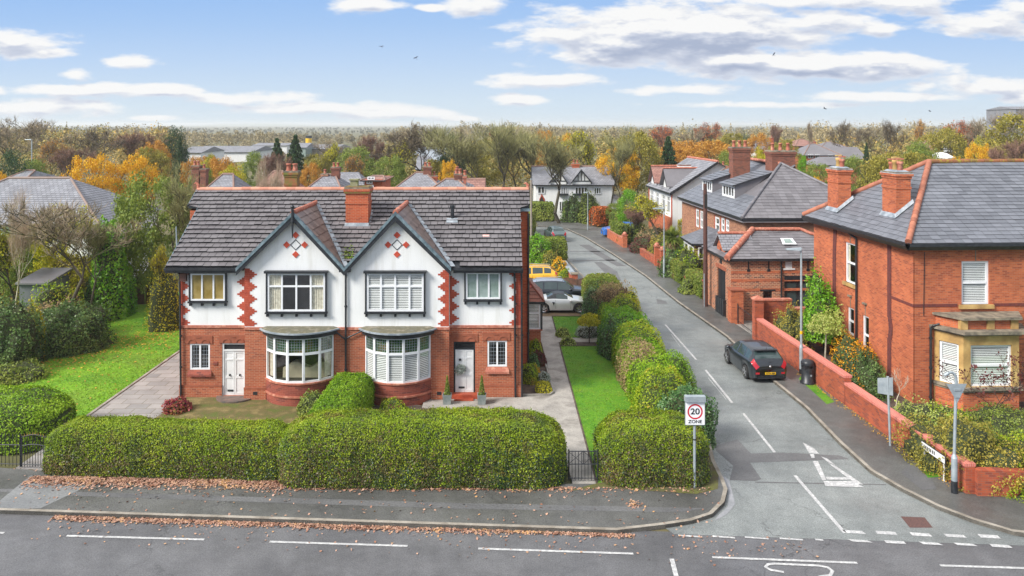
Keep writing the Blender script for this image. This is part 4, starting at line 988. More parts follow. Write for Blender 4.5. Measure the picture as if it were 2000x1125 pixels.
LM = {}
LM['hedge'] = leafm('hedge_leaf', [S(90,114,16), S(118,146,18), S(146,168,26), S(180,190,52)], nscale=1.1, patch=S(126,98,62), patch2=S(60,86,52))
LM['hedgeB'] = leafm('hedge_leaf_bright', [S(60,92,14), S(96,140,18), S(132,168,24), S(160,188,44)], nscale=1.2)
LM['clip'] = leafm('clipped_hedge_leaf', [S(66,84,28), S(94,116,36), S(126,142,48), S(150,156,66)], nscale=1.5, patch=S(132,112,64))
LM['lime'] = leafm('lime_leaf', [S(80,106,14), S(128,158,20), S(168,184,34), S(196,196,66)], nscale=1.4, patch=S(190,150,50), patch2=S(70,110,50))
LM['ivy'] = leafm('ivy_leaf', [S(30,62,34), S(56,96,48), S(92,132,72), S(160,180,130)], nscale=1.6, rough=.35)
LM['ivyd'] = leafm('dark_ivy_leaf', [S(34,56,34), S(56,86,50), S(84,92,60), S(124,100,70)], nscale=1.6, rough=.4)
LM['dark'] = leafm('evergreen_leaf', [S(40,62,32), S(66,96,48), S(98,126,64), S(136,154,84)], nscale=1, rough=.4)
LM['yew'] = leafm('conifer_leaf', [S(28,48,28), S(44,70,38), S(66,94,50), S(88,112,64)], nscale=.5)
LM['laurel'] = leafm('laurel_leaf', [S(58,104,16), S(88,148,22), S(124,172,32), S(160,190,60)], nscale=.9, rough=.35)
LM['gold'] = leafm('golden_leaf', [S(140,100,20), S(206,150,20), S(232,186,30), S(244,206,64)], nscale=.6)
LM['orange'] = leafm('orange_leaf', [S(128,96,44), S(180,128,46), S(206,152,56), S(198,166,72)], nscale=.35)
LM['olive'] = leafm('olive_leaf', [S(92,94,40), S(132,128,50), S(168,156,62), S(196,172,80)], nscale=.4)
LM['green'] = leafm('midgreen_leaf', [S(72,92,36), S(108,128,50), S(140,154,64), S(172,176,84)], nscale=.5)
LM['yellowgreen'] = leafm('yellow_green_leaf', [S(92,98,24), S(150,150,26), S(196,186,34), S(216,200,60)], nscale=.8)
LM['brown'] = leafm('brown_twig_leaf', [S(104,86,60), S(146,122,86), S(176,150,110), S(150,138,80)], nscale=1.2)
LM['copper'] = leafm('copper_leaf', [S(120,56,24), S(176,84,34), S(206,112,50), S(190,130,70)], nscale=1.2)
LM['purple'] = leafm('purple_leaf', [S(62,30,34), S(92,44,46), S(116,58,54), S(104,70,52)], nscale=2)
LM['pink'] = leafm('crimson_flower', [S(96,28,44), S(148,40,70), S(168,84,70), S(150,120,60)], nscale=2)
LM['silver'] = leafm('silver_leaf', [S(120,132,124), S(160,170,160), S(190,196,186), S(150,160,140)], nscale=3)
LM['cream'] = leafm('variegated_leaf', [S(96,128,40), S(146,168,70), S(186,196,100), S(208,212,134)], nscale=3)
LM['berry'] = leafm('orange_berry', [S(196,110,14), S(226,150,20), S(240,176,30), S(200,130,30)], nscale=2)
LM['birch'] = leafm('pale_twig', [S(150,120,100), S(180,150,124), S(160,130,80), S(196,170,150)], nscale=.4)
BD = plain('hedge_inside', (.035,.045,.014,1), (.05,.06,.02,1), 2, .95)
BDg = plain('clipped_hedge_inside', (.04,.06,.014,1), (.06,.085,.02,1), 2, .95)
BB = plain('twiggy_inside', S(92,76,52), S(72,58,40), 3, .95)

hedge('privet_hedge', 'long lower clipped hedge behind the pavement, in front of the left house door', 'hedge', [(-16.1,28.35),(-12,28.15),(-7.0,27.9)], 1.6, 1.72, LM['hedge'], BD, seed=1, ivy=420, leaf=.027, dens=1650, endround=.6)
hedge('privet_hedge', 'largest bulging clipped hedge beside the pavement, left of the narrow garden gate', 'hedge', [(-7.7,27.75),(-3,27.7),(2.25,27.6)], 2.3, 2.15, LM['hedge'], BD, seed=2, ivy=520, leaf=.027, dens=1650, bulge=.11, endround=.5)
hedge('privet_hedge', 'block of clipped hedge on the street corner behind the 20 zone sign', 'hedge', [(3.35,27.95),(7.2,27.95)], 2.6, 1.98, LM['hedge'], BD, seed=3, ivy=600, leaf=.027, dens=1650, bulge=.09, endround=.35)
hedge('dividing_hedge', 'bright green hedge running from the house wall between the two front gardens', 'hedge', [(-6.45,35.1),(-6.5,31.5),(-6.55,28.6)], 1.75, 1.5, LM['hedgeB'], BDg, seed=4, leaf=.03, dens=1100, bulge=.06, endround=.3)
hedge('rounded_hedge', 'rounded clipped hedge beyond the iron railings at the left edge', 'hedge', [(-26,31.3),(-21.5,31.2),(-17.0,31.0)], 3.2, 1.75, LM['hedgeB'], BDg, seed=5, leaf=.04, dens=420, bulge=.06, endround=.5)
# street-side row, near to far
bush('ivy_shrub', 'dark glossy ivy clump just behind the corner hedge beside the road', 'shrub', 7.15, 30.9, 1.15, 2.15, LM['ivy'], BD, .06, 7000, 11, shape=2.6)
bush('dome_shrub', 'yellow green domed shrub at the road end of the lawn', 'shrub', 6.75, 33.4, 1.15, 2.1, LM['lime'], BDg, .05, 9000, 12, shape=2.8, rough=.09, ry=1.5)
bush('dome_shrub', 'small bright green clipped dome overhanging the road by the first centre line dash', 'shrub', 7.75, 35.6, .95, 2.1, LM['hedgeB'], BDg, .045, 7000, 13, shape=2.6, rough=.09, ry=1.1)
bush('bare_hedge', 'beige bare twiggy hedge section along the lawn edge', 'hedge', 6.5, 37.0, .95, 2.05, LM['brown'], BB, .05, 9000, 14, shape=3.2, rough=.08, ry=2.4)
bush('dome_shrub', 'green and gold rounded shrub behind the beige twiggy hedge', 'shrub', 7.0, 40.2, 1.35, 2.25, LM['lime'], BDg, .05, 9000, 15, shape=2.8, rough=.09, ry=1.6)
bush('ivy_shrub', 'large glossy mid green shrub bulging between lawn and road', 'shrub', 6.75, 43.3, 1.45, 2.3, LM['laurel'], BD, .06, 10000, 16, shape=2.8, rough=.1, ry=1.9)
bush('ivy_shrub', 'dark variegated ivy shrub standing beside the small standard tree', 'shrub', 5.95, 42.3, .8, 1.9, LM['ivy'], BD, .06, 4000, 17, ry=1.4)
bush('dome_shrub', 'lime green domed shrub in front of the grey brown twiggy shrub', 'shrub', 7.2, 46.2, 1.1, 2.35, LM['lime'], BDg, .05, 6000, 18, shape=2.7, rough=.09)
bush('twiggy_shrub', 'grey brown twiggy dome in the roadside hedge row', 'shrub', 6.75, 48.2, 1.35, 2.55, LM['brown'], BB, .05, 9000, 19, shape=2.6)
bush('dome_shrub', 'yellow shrub on the road side of the grey brown dome', 'shrub', 7.9, 48.0, .6, 2.3, LM['yellowgreen'], BDg, .05, 3000, 20)
bush('ivy_shrub', 'dark ivy covered shrub beside the nose of the silver car', 'shrub', 5.75, 48.5, .85, 2.2, LM['ivy'], BD, .06, 5000, 21, ry=1.6)
hedge('roadside_hedge', 'smooth rounded olive hedge at the far end of the row by the parked silver car', 'hedge', [(6.55,49.4),(6.75,54.5)], 2.5, 2.3, LM['clip'], BDg, seed=22, leaf=.045, dens=450, bulge=.05, endround=.5)
hedge('roadside_hedge', 'lower continuous hedge linking the rounded shrubs between lawn and road', 'hedge', [(6.75,32.6),(6.85,40),(6.8,49.0)], 2.1, 1.75, LM['hedgeB'], BD, seed=23, leaf=.04, dens=520, bulge=.12)
# by the parked cars and beyond
bush('round_laurel', 'big round bright green laurel beyond the yellow car', 'shrub', 3.1, 68, 1.5, 2.75, LM['laurel'], BDg, .09, 6000, 30, shape=2.4)
hedge('square_hedge', 'square cut green hedge behind the round laurel', 'hedge', [(3.6,70.5),(5.9,70.5)], 1.8, 2.25, LM['clip'], BDg, seed=31, leaf=.06, dens=300, endround=.15, round_=.25, bulge=.03)
bush('golden_shrub', 'bright yellow leafed shrub beside the low wall and brick pier', 'shrub', 4.7, 63.5, .75, 1.5, LM['gold'], BDg, .09, 1500, 32)
bush('golden_shrub', 'brownish yellow shrub between round laurel and square hedge', 'shrub', 4.2, 66.5, .8, 1.7, LM['olive'], BDg, .08, 1500, 33)
bush('dome_shrub', 'small lime shrub at the foot of the brick pier', 'shrub', 5.1, 61.8, .6, 1.1, LM['lime'], BDg, .06, 1800, 34)
# flower bed beside the house
bed_ = [('box_shrub','rounded gold topped green shrub nearest the black downpipe in the bed',1.35,37.6,.42,.95,'lime',.04,2500),
 ('golden_shrub','bright yellow low mound at the front of the flower bed',1.95,36.35,.36,.5,'yellowgreen',.035,1800),
 ('silver_shrub','silvery grey mound in the middle of the flower bed',2.05,37.7,.32,.5,'silver',.035,1500),
 ('box_shrub','small yellow tuft behind the gold topped shrub',1.65,38.3,.3,.6,'gold',.04,700),
 ('variegated_shrub','pale edged green shrub in the flower bed near the wall',1.55,39.4,.42,.8,'ivy',.05,1500),
 ('red_shrub','dark red leafed shrub beside the garden path',1.95,40.4,.42,.75,'purple',.05,1600),
 ('box_shrub','yellow green shrub at the back of the flower bed',1.75,41.6,.42,.95,'lime',.05,1600)]
for i,(nm,lb,x,y,r,h,lm,lf,n) in enumerate(bed_): bush(nm, lb, 'shrub', x,y,r,h,LM[lm],BD,lf,n,40+i,z=.06)
bush('hydrangea', 'crimson pink flowering bush at the left corner of the house', 'flowering shrub', -13.9, 34.0, .52, .5, LM['pink'], BD, .07, 1300, 50, rough=.3)
bush('garden_shrub', 'loose green shrub below the left bow window', 'shrub', -7.95, 33.6, .65, .95, LM['green'], BD, .05, 2400, 51)
bush('garden_shrub', 'low bright green mound below the right bow window', 'shrub', -4.55, 33.7, .6, .62, LM['lime'], BDg, .04, 2000, 52)
bush('garden_shrub', 'small dark purple bush poking up behind the big hedge', 'shrub', -4.0, 29.4, .35, 1.95, LM['purple'], BD, .05, 700, 53)
# island bed between lawns
bush('variegated_shrub', 'cream and green tuft on the near side of the cross path', 'shrub', 3.75, 44.15, .4, .5, LM['cream'], BD, .05, 800, 54)
bush('variegated_shrub', 'cream and green tuft on the far side of the cross path', 'shrub', 3.6, 45.9, .42, .55, LM['cream'], BD, .05, 800, 55)
bush('silver_shrub', 'round grey green shrub under the small golden standard tree', 'shrub', 5.05, 45.9, .65, .8, LM['silver'], BD, .05, 2000, 56)
t = thing('standard_tree', 'small clipped golden standard tree on a thin stem between the lawns', 'tree', (4.95,44.4,.06))
b = MB(); b.tube((0,0,0),(.02,0,1.2),.03,.025,6); b.build('trunk', M['barkdark'], t, local=True)
_, l = bush_mesh(.62,.55,.045,2400,57,body=False,shell=.9); l.transform(__import__('mathutils').Matrix.Translation((0,0,1.1))); link('crown', l, LM['yellowgreen'], t)
# planters with little conifers at the door
for (px, lb) in ((873.5,'square grey planter with a slim conifer left of the right hand door'),(941,'square grey planter with a slim conifer right of the right hand door')):
    x = XA(px, 34.75); t = thing('planter', lb, 'planter', (x,34.75,.08))
    b = MB(); b.add([(-.16,-.16,0),(.16,-.16,0),(.16,.16,0),(-.16,.16,0),(-.2,-.2,.42),(.2,-.2,.42),(.2,.2,.42),(-.2,.2,.42),(-.17,-.17,.42),(.17,-.17,.42),(.17,.17,.42),(-.17,.17,.42),(-.17,-.17,.36),(.17,-.17,.36),(.17,.17,.36),(-.17,.17,.36)],
      [(3,2,1,0),(0,1,5,4),(1,2,6,5),(2,3,7,6),(3,0,4,7),(4,5,9,8),(5,6,10,9),(6,7,11,10),(7,4,8,11),(8,9,13,12),(9,10,14,13),(10,11,15,14),(11,8,12,15),(12,13,14,15)])
    b.build('pot', plain('grey_planter', S(110,120,118), S(140,146,144), 4, .6), t, local=True)
    r0 = np.random.default_rng(int(px)); n = 900; zz = r0.random(n)**1.2; an = r0.random(n)*6.28; rr_ = .14*(1-zz)*(.5+.5*r0.random(n))+.01
    V, Fl = quads_at(np.stack([np.cos(an)*rr_,np.sin(an)*rr_,.38+zz*.85],1), .03, r0)
    link('conifer', np_mesh('conifer', V, Fl), LM['green'], t)
# wreath on the door
x = XA(899, YC-.1); zc = ZA(722, YC-.1)
r0 = np.random.default_rng(3); n = 500; an = r0.random(n)*6.28; rr_ = .16+r0.normal(size=n)*.045
V, Fl = quads_at(np.stack([x+np.cos(an)*rr_, np.full(n,YC-.03)+r0.normal(size=n)*.02-.02, zc+np.sin(an)*rr_],1), .035, r0)
tag(link('door_wreath', np_mesh('door_wreath', V, Fl), LM['silver']), 'silvery wreath hanging on the white door of the right house', 'wreath')

# fallen leaves
def litter(name, pts, mat, size, seed, z, label):
    r0 = np.random.default_rng(seed); C = np.array([(p[0],p[1],z+r0.random()*.02) for p in pts]); up = np.tile([0,0,1.0],(len(C),1))
    V, Fl = quads_at(C, size*.75, r0, up, 1.6, 1.3); tag(link(name, np_mesh(name,V,Fl), mat), label, 'leaves', kind='stuff')
LM['litter'] = leafm('fallen_leaf', [S(108,76,60), S(146,102,80), S(184,148,128), S(190,146,92)], nscale=3, trans=0)
rr = random.Random(8); pts = []
for i in range(5200):
    x = rr.uniform(-16.2,-6.6); t = abs(rr.gauss(0,.34)); pts.append((x, 27.45-.0*x-t*1.0-(x+16)*.035))
for i in range(1500): x = rr.uniform(-7,2.4); pts.append((x, 26.62-abs(rr.gauss(0,.13))-.01*x))
for i in range(160): pts.append((rr.uniform(2,7), 26.6-abs(rr.gauss(0,.25))))
for i in range(420): x = rr.uniform(-22,7); pts.append((x, mr(x,.1)+rr.random()*2.8))
for i in range(60): pts.append((rr.gauss(4.3,.15), 25.4+rr.gauss(0,.15)))
litter('fallen_leaves', pts, LM['litter'], .055, 1, Z1+.012, 'drift of reddish brown leaves along the foot of the hedges')
pts = []
for i in range(4200):
    x = rr.uniform(-14,4.0) if i%3 else rr.uniform(-14,-3); pts.append((x, mr(x,0)-.03-abs(rr.gauss(0,.11))*(1.2 if x<0 else .8)))
for i in range(320): x = rr.uniform(-14,6); pts.append((x, mr(x,0)-rr.random()**2*1.6))
for i in range(70): pts.append((rr.uniform(5,9), mr(6,0)-rr.random()*1.2))
litter('gutter_leaves', pts, LM['litter'], .05, 2, .016, 'brown leaves gathered in the gutter of the main road')
pts = []
for i in range(2600):
    t = rr.random(); x = -27+t*11+rr.gauss(0,1.6); y = 36.5+t*14+rr.gauss(0,1.5)
    if y < 50 and x < -17.6: pts.append((x,y))
for i in range(500): pts.append((rr.uniform(-28,-17.6), rr.uniform(31,50)))
LM['litterL'] = leafm('lawn_leaf', [S(120,84,40), S(170,120,50), S(196,150,60), S(216,180,60)], nscale=2, trans=0)
litter('lawn_leaves', pts, LM['litterL'], .06, 3, .05, 'scattered brown and yellow leaves on the left lawn')
pts = [(15.35-abs(rr.gauss(0,.15)) - (y-26)*-.0, y) for y in [rr.uniform(26.4,39) for _ in range(500)]]
litter('verge_leaves', [(p[0]-.055*(p[1]-26)*.9, p[1]) for p in pts], LM['litterL'], .04, 4, Z1+.01, 'thin line of leaves along the foot of the right garden wall')

LM['turf'] = leafm('turf_blade', [S(66,116,10), S(90,142,16), S(118,160,24), S(150,158,50)], nscale=1.5, trans=0)
def turf(label, n, f, z, seed, size):
    r0 = np.random.default_rng(seed); C = np.array([(*f(r0), z) for _ in range(n)]); V, Fl = quads_at(C, size, r0, np.tile([0,0,1.0],(n,1)), .5, .35); V[:,2] = np.maximum(V[:,2], z-.02)
    tag(link('grass', np_mesh('grass',V,Fl), LM['turf']), label, 'grass', kind='stuff')
turf('short grass of the strip lawns beside the garden path', 26000, lambda r: (3.26+3.1*r.random(), 26.95+16.8*r.random()) if r.random() < .8 else (3.26+2.9*r.random(), 45.5+5*r.random()), .11, 1, .035)
turf('short grass of the wide left lawn', 34000, lambda r: (-17.32-9*r.random()**1.3, 30+20*r.random()), .045, 2, .045)
# ================================================================ trees
def branch_tree(seed, h, spread, trunk_r, levels=4, kids=3, trunk_frac=.3, up=.55, wig=.25, lens=.62):
    """tapered trunk with limbs; returns tube list and tip list"""
    rr = random.Random(seed); segs = []; tips = []
    def grow(p, d, L, r, lv):
        n = 3 if lv < 2 else 2
        for i in range(n):
            d2 = (d+Vector((rr.gauss(0,wig),rr.gauss(0,wig),rr.gauss(0,wig*.5)+up*.12))).normalized()
            q = p+d2*L/n; r2 = r*(.86 if lv < 2 else .78); segs.append((p.copy(), q.copy(), r, r2, lv)); p, d, r = q, d2, r2
            if lv >= 1 and i < n-1 and lv < levels: 
                side(p, d, L*.6, r*.6, lv+1)
        if lv >= levels: tips.append((p.copy(), d.copy())); return
        for k in range(kids): side(p, d, L*lens*(.8+.4*rr.random()), r*.68, lv+1)
    def side(p, d, L, r, lv):
        a = rr.random()*6.28; o = Vector((math.cos(a),math.sin(a),0))*spread
        d2 = (d*.7+o+Vector((0,0,up*.6))).normalized(); grow(p, d2, L, r, lv)
    grow(Vector((0,0,0)), Vector((0,0,1)), h*trunk_frac, trunk_r, 0)
    return segs, tips
def tubes_np(segs, minr=.012):
    Vs, Fs = [], []; o = 0
    for p, q, r0, r1, lv in segs:
        n = 7 if lv == 0 else 5 if lv < 3 else 3
        d = (q-p); d.normalize(); a = d.orthogonal().normalized(); b = d.cross(a); r0, r1 = max(r0,minr), max(r1,minr)
        for P_, r in ((p,r0),(q,r1)):
            for i in range(n):
                t = 6.2832*i/n; Vs.append(tuple(P_+(a*math.cos(t)+b*math.sin(t))*r))
        Fs += [(o+i,o+(i+1)%n,o+(i+1)%n+n,o+i+n) for i in range(n)]; o += 2*n
    return np.array(Vs), np.array(Fs)
def twigs_np(tips, n_per, length, width, rng, up=.3, spread=.7):
    P = np.array([tuple(t[0]) for t in tips]); D = np.array([tuple(t[1]) for t in tips])
    P = np.repeat(P,n_per,0); D = np.repeat(D,n_per,0); n = len(P)
    P = P-D*(rng.random((n,1))*length*1.0)
    d = D+rng.normal(size=(n,3))*spread; d[:,2] += up; d /= np.linalg.norm(d,axis=1,keepdims=True)
    s = rng.normal(size=(n,3)); s = np.cross(d,s); s /= np.linalg.norm(s,axis=1,keepdims=True)
    L = length*(.5+rng.random((n,1))); Q = P+d*L; mid = P+d*L*.5+s*L*.06
    V = np.stack([P-s*width*.5, mid-s*width*.1+0*s, Q, mid+s*width*.9],1).reshape(-1,3)
    return V, np.arange(4*n).reshape(n,4)
def scale_to(V, h, w):
    z = V[:,2].max(); xy = np.percentile(np.abs(V[:,:2]), 97)*2
    return np.array([w/xy, w/xy, h/z])
def fit_tree(segs, tips, h, w, r):
    s = scale_to(np.array([tuple(t[0]) for t in tips]), h, w); r00 = segs[0][2]
    return [(Vector((p.x*s[0],p.y*s[1],p.z*s[2])), Vector((q.x*s[0],q.y*s[1],q.z*s[2])), a/r00*r, b/r00*r, lv) for p,q,a,b,lv in segs], [(Vector((p.x*s[0],p.y*s[1],p.z*s[2])), d) for p,d in tips]
PROTO = {}
def proto_bare(key, seed, bark, twigm, h=1, levels=4, kids=3, spread=.5, up=.5, n_per=15, tl=.07, tw=.0036, leafy=0, leafmat=None, trunk_frac=.28, tr=.022, kw={}):
    rng = np.random.default_rng(seed); segs, tips = branch_tree(seed, 1.0, spread, tr, levels, kids, trunk_frac, up, **kw)
    tp0 = np.array([tuple(t[0]) for t in tips]); s = scale_to(tp0, .96, .96); sv = Vector(s); k_ = tr/.022*(.023 if key == 'bareC' else .018)
    segs = [(Vector((p.x*s[0],p.y*s[1],p.z*s[2])), Vector((q.x*s[0],q.y*s[1],q.z*s[2])), r0/tr*k_, r1/tr*k_, lv) for p,q,r0,r1,lv in segs]
    tips = [(Vector((p.x*s[0],p.y*s[1],p.z*s[2])), Vector((d.x*s[0],d.y*s[1],d.z*s[2])).normalized()) for p,d in tips]
    V, Fq = tubes_np(segs, .0022); T, Tf = twigs_np(tips, n_per, tl, tw, rng, up*.6)
    parts = [('trunk', np_mesh('trunk', V, Fq), bark), ('twigs', np_mesh('twigs', T, Tf), twigm)]
    if leafy:
        P = np.array([tuple(t[0]) for t in tips]); P = np.repeat(P, leafy, 0); P = P+rng.normal(size=P.shape)*.028
        L, Lf = quads_at(P, .0135, rng); parts.append(('crown', np_mesh('crown', L, Lf), leafmat))
    PROTO[key] = parts
def proto_leafy(key, seed, bark, leafmat, n=6000, leaf=.012, clumps=60, csize=.13, low=.25, squash=1.0, top=1.0, gaps=.35, levels=3):
    rng = np.random.default_rng(seed); segs, tips = branch_tree(seed, .8, .55, .025, levels, 3, .3)
    s = scale_to(np.array([tuple(t[0]) for t in tips]), .85, .8)
    segs = [(Vector((p.x*s[0],p.y*s[1],p.z*s[2])), Vector((q.x*s[0],q.y*s[1],q.z*s[2])), r0*.5, r1*.5, lv) for p,q,r0,r1,lv in segs]
    V, Fq = tubes_np(segs, .002)
    d = rng.normal(size=(clumps,3)); d /= np.linalg.norm(d,axis=1,keepdims=True); rad = (.55+.45*rng.random(clumps)**.5)[:,None]
    ce = d*rad; zc = low+(1-low)*.5; taper = 1-(ce[:,2]*.5+.5)*(1-top)
    ce = np.stack([ce[:,0]*(.5-csize*.6)*taper, ce[:,1]*(.5-csize*.6)*taper, zc+ce[:,2]*((1-low)/2-csize*.45)],1)
    sz = csize*(.6+.8*rng.random(clumps)); idx = rng.integers(0,clumps,n)
    o = rng.normal(size=(n,3)); o /= np.linalg.norm(o,axis=1,keepdims=True); rr_ = rng.random(n)**.45
    C = ce[idx]+o*(sz[idx]*rr_)[:,None]*np.array([1,1,.75]); keep = C[:,2] > low*.6; C = C[keep]; o = o[keep]
    L, Lf = quads_at(C, leaf, rng, o, .5)
    PROTO[key] = [('trunk', np_mesh('trunk', V, Fq), bark), ('crown', np_mesh('crown', L, Lf), leafmat)]
def proto_conifer(key, seed, leafmat, n=6000, leaf=.02, power=.85, tiers=16, drop=.05, sc=.5):
    rng = np.random.default_rng(seed); b = [(Vector((0,0,0)),Vector((0,0,.95)),.02,.004,0)]
    V, Fq = tubes_np(b)
    t = rng.random(n)**.75; tier = np.floor(t*tiers)/tiers; z = .08+.92*tier; an = rng.random(n)*6.283
    lob = 1+.28*np.sin(an*5+tier*40)+.15*np.sin(an*11+tier*90)
    R0 = sc*(1-z)**power*lob; r = R0*np.sqrt(rng.random(n)); C = np.stack([np.cos(an)*r,np.sin(an)*r, z-drop*r/sc+rng.normal(size=n)*.01],1)
    L, Lf = quads_at(C, leaf, rng, asp=1.2)
    PROTO[key] = [('trunk', np_mesh('trunk', V, Fq), M['barkdark']), ('crown', np_mesh('crown', L, Lf), leafmat)]
TW = {}
TW['grey'] = plain('grey_brown_twig', S(156,140,116), S(124,110,88), .4, .9)
TW['green'] = plain('green_grey_twig', S(150,146,96), S(122,122,74), .4, .9)
TW['red'] = plain('reddish_twig', S(142,108,92), S(112,88,74), .4, .9)
TW['pale'] = plain('pale_twig_bark', S(188,164,140), S(154,132,110), .5, .9)
TW['dark'] = plain('dark_twig', S(112,98,78), S(84,76,60), .4, .9)
proto_bare('bareA', 101, M['bark'], TW['grey'], spread=.55)
proto_bare('bareB', 102, M['barkdark'], TW['dark'], spread=.75, up=.35)
proto_bare('bareC', 103, M['bark'], TW['green'], spread=.26, up=1.1, n_per=13, tl=.12, tw=.0042, trunk_frac=.14, kw={'wig':.13})
proto_bare('bareD', 104, M['bark'], TW['green'], spread=.5, up=.7, n_per=18)
proto_bare('bareR', 105, M['barkdark'], TW['red'], spread=.55, up=.5, n_per=24, tl=.075)
proto_bare('birch', 106, M['barkwhite'], TW['pale'], spread=.28, up=1.0, n_per=14, tl=.1, tw=.0025, trunk_frac=.3, tr=.014)
proto_bare('poplar', 107, M['bark'], TW['grey'], spread=.16, up=1.3, n_per=16, tl=.09, trunk_frac=.25)
proto_bare('thinleaf', 108, M['barkdark'], TW['grey'], spread=.5, leafy=7, leafmat=LM['orange'])
proto_bare('thinyellow', 109, M['barkdark'], TW['green'], spread=.4, up=.7, leafy=9, leafmat=LM['yellowgreen'], n_per=8)
proto_bare('coppertop', 110, M['barkdark'], TW['red'], spread=.6, up=.4, leafy=5, leafmat=LM['copper'])
proto_leafy('orangeA', 201, M['barkdark'], LM['orange'], 12000, clumps=110, csize=.09)
proto_leafy('orangeB', 202, M['bark'], LM['gold'], 10000, clumps=90, csize=.085)
proto_leafy('oliveA', 203, M['bark'], LM['olive'], 12000, clumps=110, csize=.09)
proto_leafy('greenA', 204, M['bark'], LM['green'], 13000, clumps=110, csize=.1, low=.15)
proto_leafy('darkA', 205, M['barkdark'], LM['yew'], 12000, clumps=50, csize=.15, low=.05)
proto_leafy('bright', 206, M['bark'], LM['laurel'], 12000, clumps=50, csize=.15, low=.02, top=.6)
proto_leafy('yellowA', 207, M['bark'], LM['yellowgreen'], 10000, clumps=90, csize=.09, low=.12)
proto_leafy('dome', 208, M['barkdark'], LM['yew'], 6000, clumps=40, csize=.2, low=.3)
proto_conifer('conifer', 301, LM['yew'], 9000)
proto_conifer('conifer_wide', 302, LM['yew'], 9000, power=.6, tiers=9, drop=.02)
KN = {'bareA':'bare_tree','bareB':'bare_tree','bareC':'bare_tree','bareD':'bare_tree','bareR':'bare_tree','birch':'birch_tree','poplar':'poplar_tree','thinleaf':'autumn_tree','thinyellow':'autumn_tree','coppertop':'copper_tree',
      'orangeA':'autumn_tree','orangeB':'golden_tree','oliveA':'olive_tree','greenA':'green_tree','darkA':'evergreen_tree','bright':'laurel_tree','yellowA':'yellow_tree','dome':'evergreen_tree','conifer':'conifer_tree','conifer_wide':'conifer_tree'}
KN['oliveA'] = 'autumn_tree'
def tree(key, label, px, Y, top, wpx, rz=None, group=None, cat='tree', base=0.0):
    h = ZA(top, Y)-base; w = wpx*Y/F; x = XA(px, Y)
    t = thing(KN[key], label, cat, (x,Y,base), (px*1.7)%6.28 if rz is None else rz, group)
    t.scale = (w,w,h)
    for nm, me, mt in PROTO[key]: link(nm, me, mt, t)
    return t
# ================================================================ right-hand side of the street
k3 = -.049                        # the street and these houses lean this much per metre of depth
def FS(x0, y0):                   # street-facing wall of a right-hand house: along = towards the camera
    n = math.hypot(1, k3); return frameD(x0, y0, -k3/n, -1/n)
def FF(x0, y0):                   # camera-facing wall, square to the street
    n = math.hypot(1, k3); return frameD(x0, y0, 1/n, .049/n)
def lx(x, y0, y): return x+k3*(y-y0)

# ---- large orange brick house at the right edge
ax, ay = 18.1, 34.85; EZ = 7.05; Ls = 9.85
rh = thing('brick_house', 'large bright orange brick house with slate hipped roof and stone bay at the right edge', 'house', (ax,ay,0))
bx, by = lx(ax,ay,ay+9.8), ay+9.8
SF = FS(bx,by); FFr = FF(ax,ay)
FW = 13.0
def su(px):                       # picture column -> metres along the street wall from its far end
    lo, hi = 0, Ls
    for _ in range(30):
        m_ = (lo+hi)/2; P = SF(m_,0,0); q_ = CX+F*P[0]/P[1]
        if q_ < px: lo = m_
        else: hi = m_
    return lo
def sz(px, py): P = SF(su(px),0,0); return ZA(py, P[1])
def fu(px): return (XA(px,ay)-ax)
holes = []
def hole(pa, pb, pt, pbm): u0, u1 = su(pa), su(pb); z = sz(pb,pbm); z1 = sz(pb,pt); return (u0,u1,z,z1)
h1 = hole(1650.5,1672,478,558); h2 = hole(1655,1668,604,658); h3 = hole(1684,1697,620,697)
w = MB(); wall_holes(w, SF, 0, Ls, 0, EZ, [h1,h2,h3], reveal=.14)
fw1 = (fu(1881), fu(1937), ZA(596,ay), ZA(511,ay))
wall_holes(w, FFr, 0, FW, 0, EZ, [fw1, (fu(1840),fu(1978),.3,3.0)], reveal=.14)
far = FFr(FW,0,0); w.add([far,(far[0]-.5,far[1]+9.8,0),(far[0]-.5,far[1]+9.8,EZ),(far[0],far[1],EZ)],[(0,1,2,3)])
w.add([(bx,by,0),(far[0]-.5,far[1]+9.8,0),(far[0]-.5,far[1]+9.8,EZ),(bx,by,EZ)],[(0,1,2,3)])
w.build('brick_wall', M['brickR'], rh)
for i, h_ in enumerate((h1,h2,h3)):
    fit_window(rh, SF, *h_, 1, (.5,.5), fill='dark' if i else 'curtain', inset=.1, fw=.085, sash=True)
    s = MB(); s.fbox(SF, h_[0]-.12,h_[1]+.12,h_[2]-.16,h_[2],-.1,.1); s.build('window_sill', M['stone'], rh)
    s = MB(); m_ = (h_[0]+h_[1])/2; s.fbox(SF, m_-.02,m_+.02,h_[3]+.02,h_[3]+.6,0,.02); s.fbox(SF,m_-.16,m_+.16,h_[3]+.56,h_[3]+.64,0,.1); s.build('light_bracket', M['stonedark'], rh)
fit_window(rh, FFr, *fw1, 1, (.5,.5), fill='blind', inset=.1, fw=.1, sash=True)
s = MB(); s.fbox(FFr, fw1[0]-.14,fw1[1]+.16,fw1[2]-.17,fw1[2],-.1,.12); s.build('window_sill', M['stone'], rh)
s = MB(); m_ = (fw1[0]+fw1[1])/2; s.fbox(FFr,m_-.02,m_+.02,fw1[3]+.02,fw1[3]+.55,0,.02); s.fbox(FFr,m_-.2,m_+.2,fw1[3]+.5,fw1[3]+.58,0,.1); s.build('light_bracket', M['stonedark'], rh)
zb_ = ZA(600,ay)
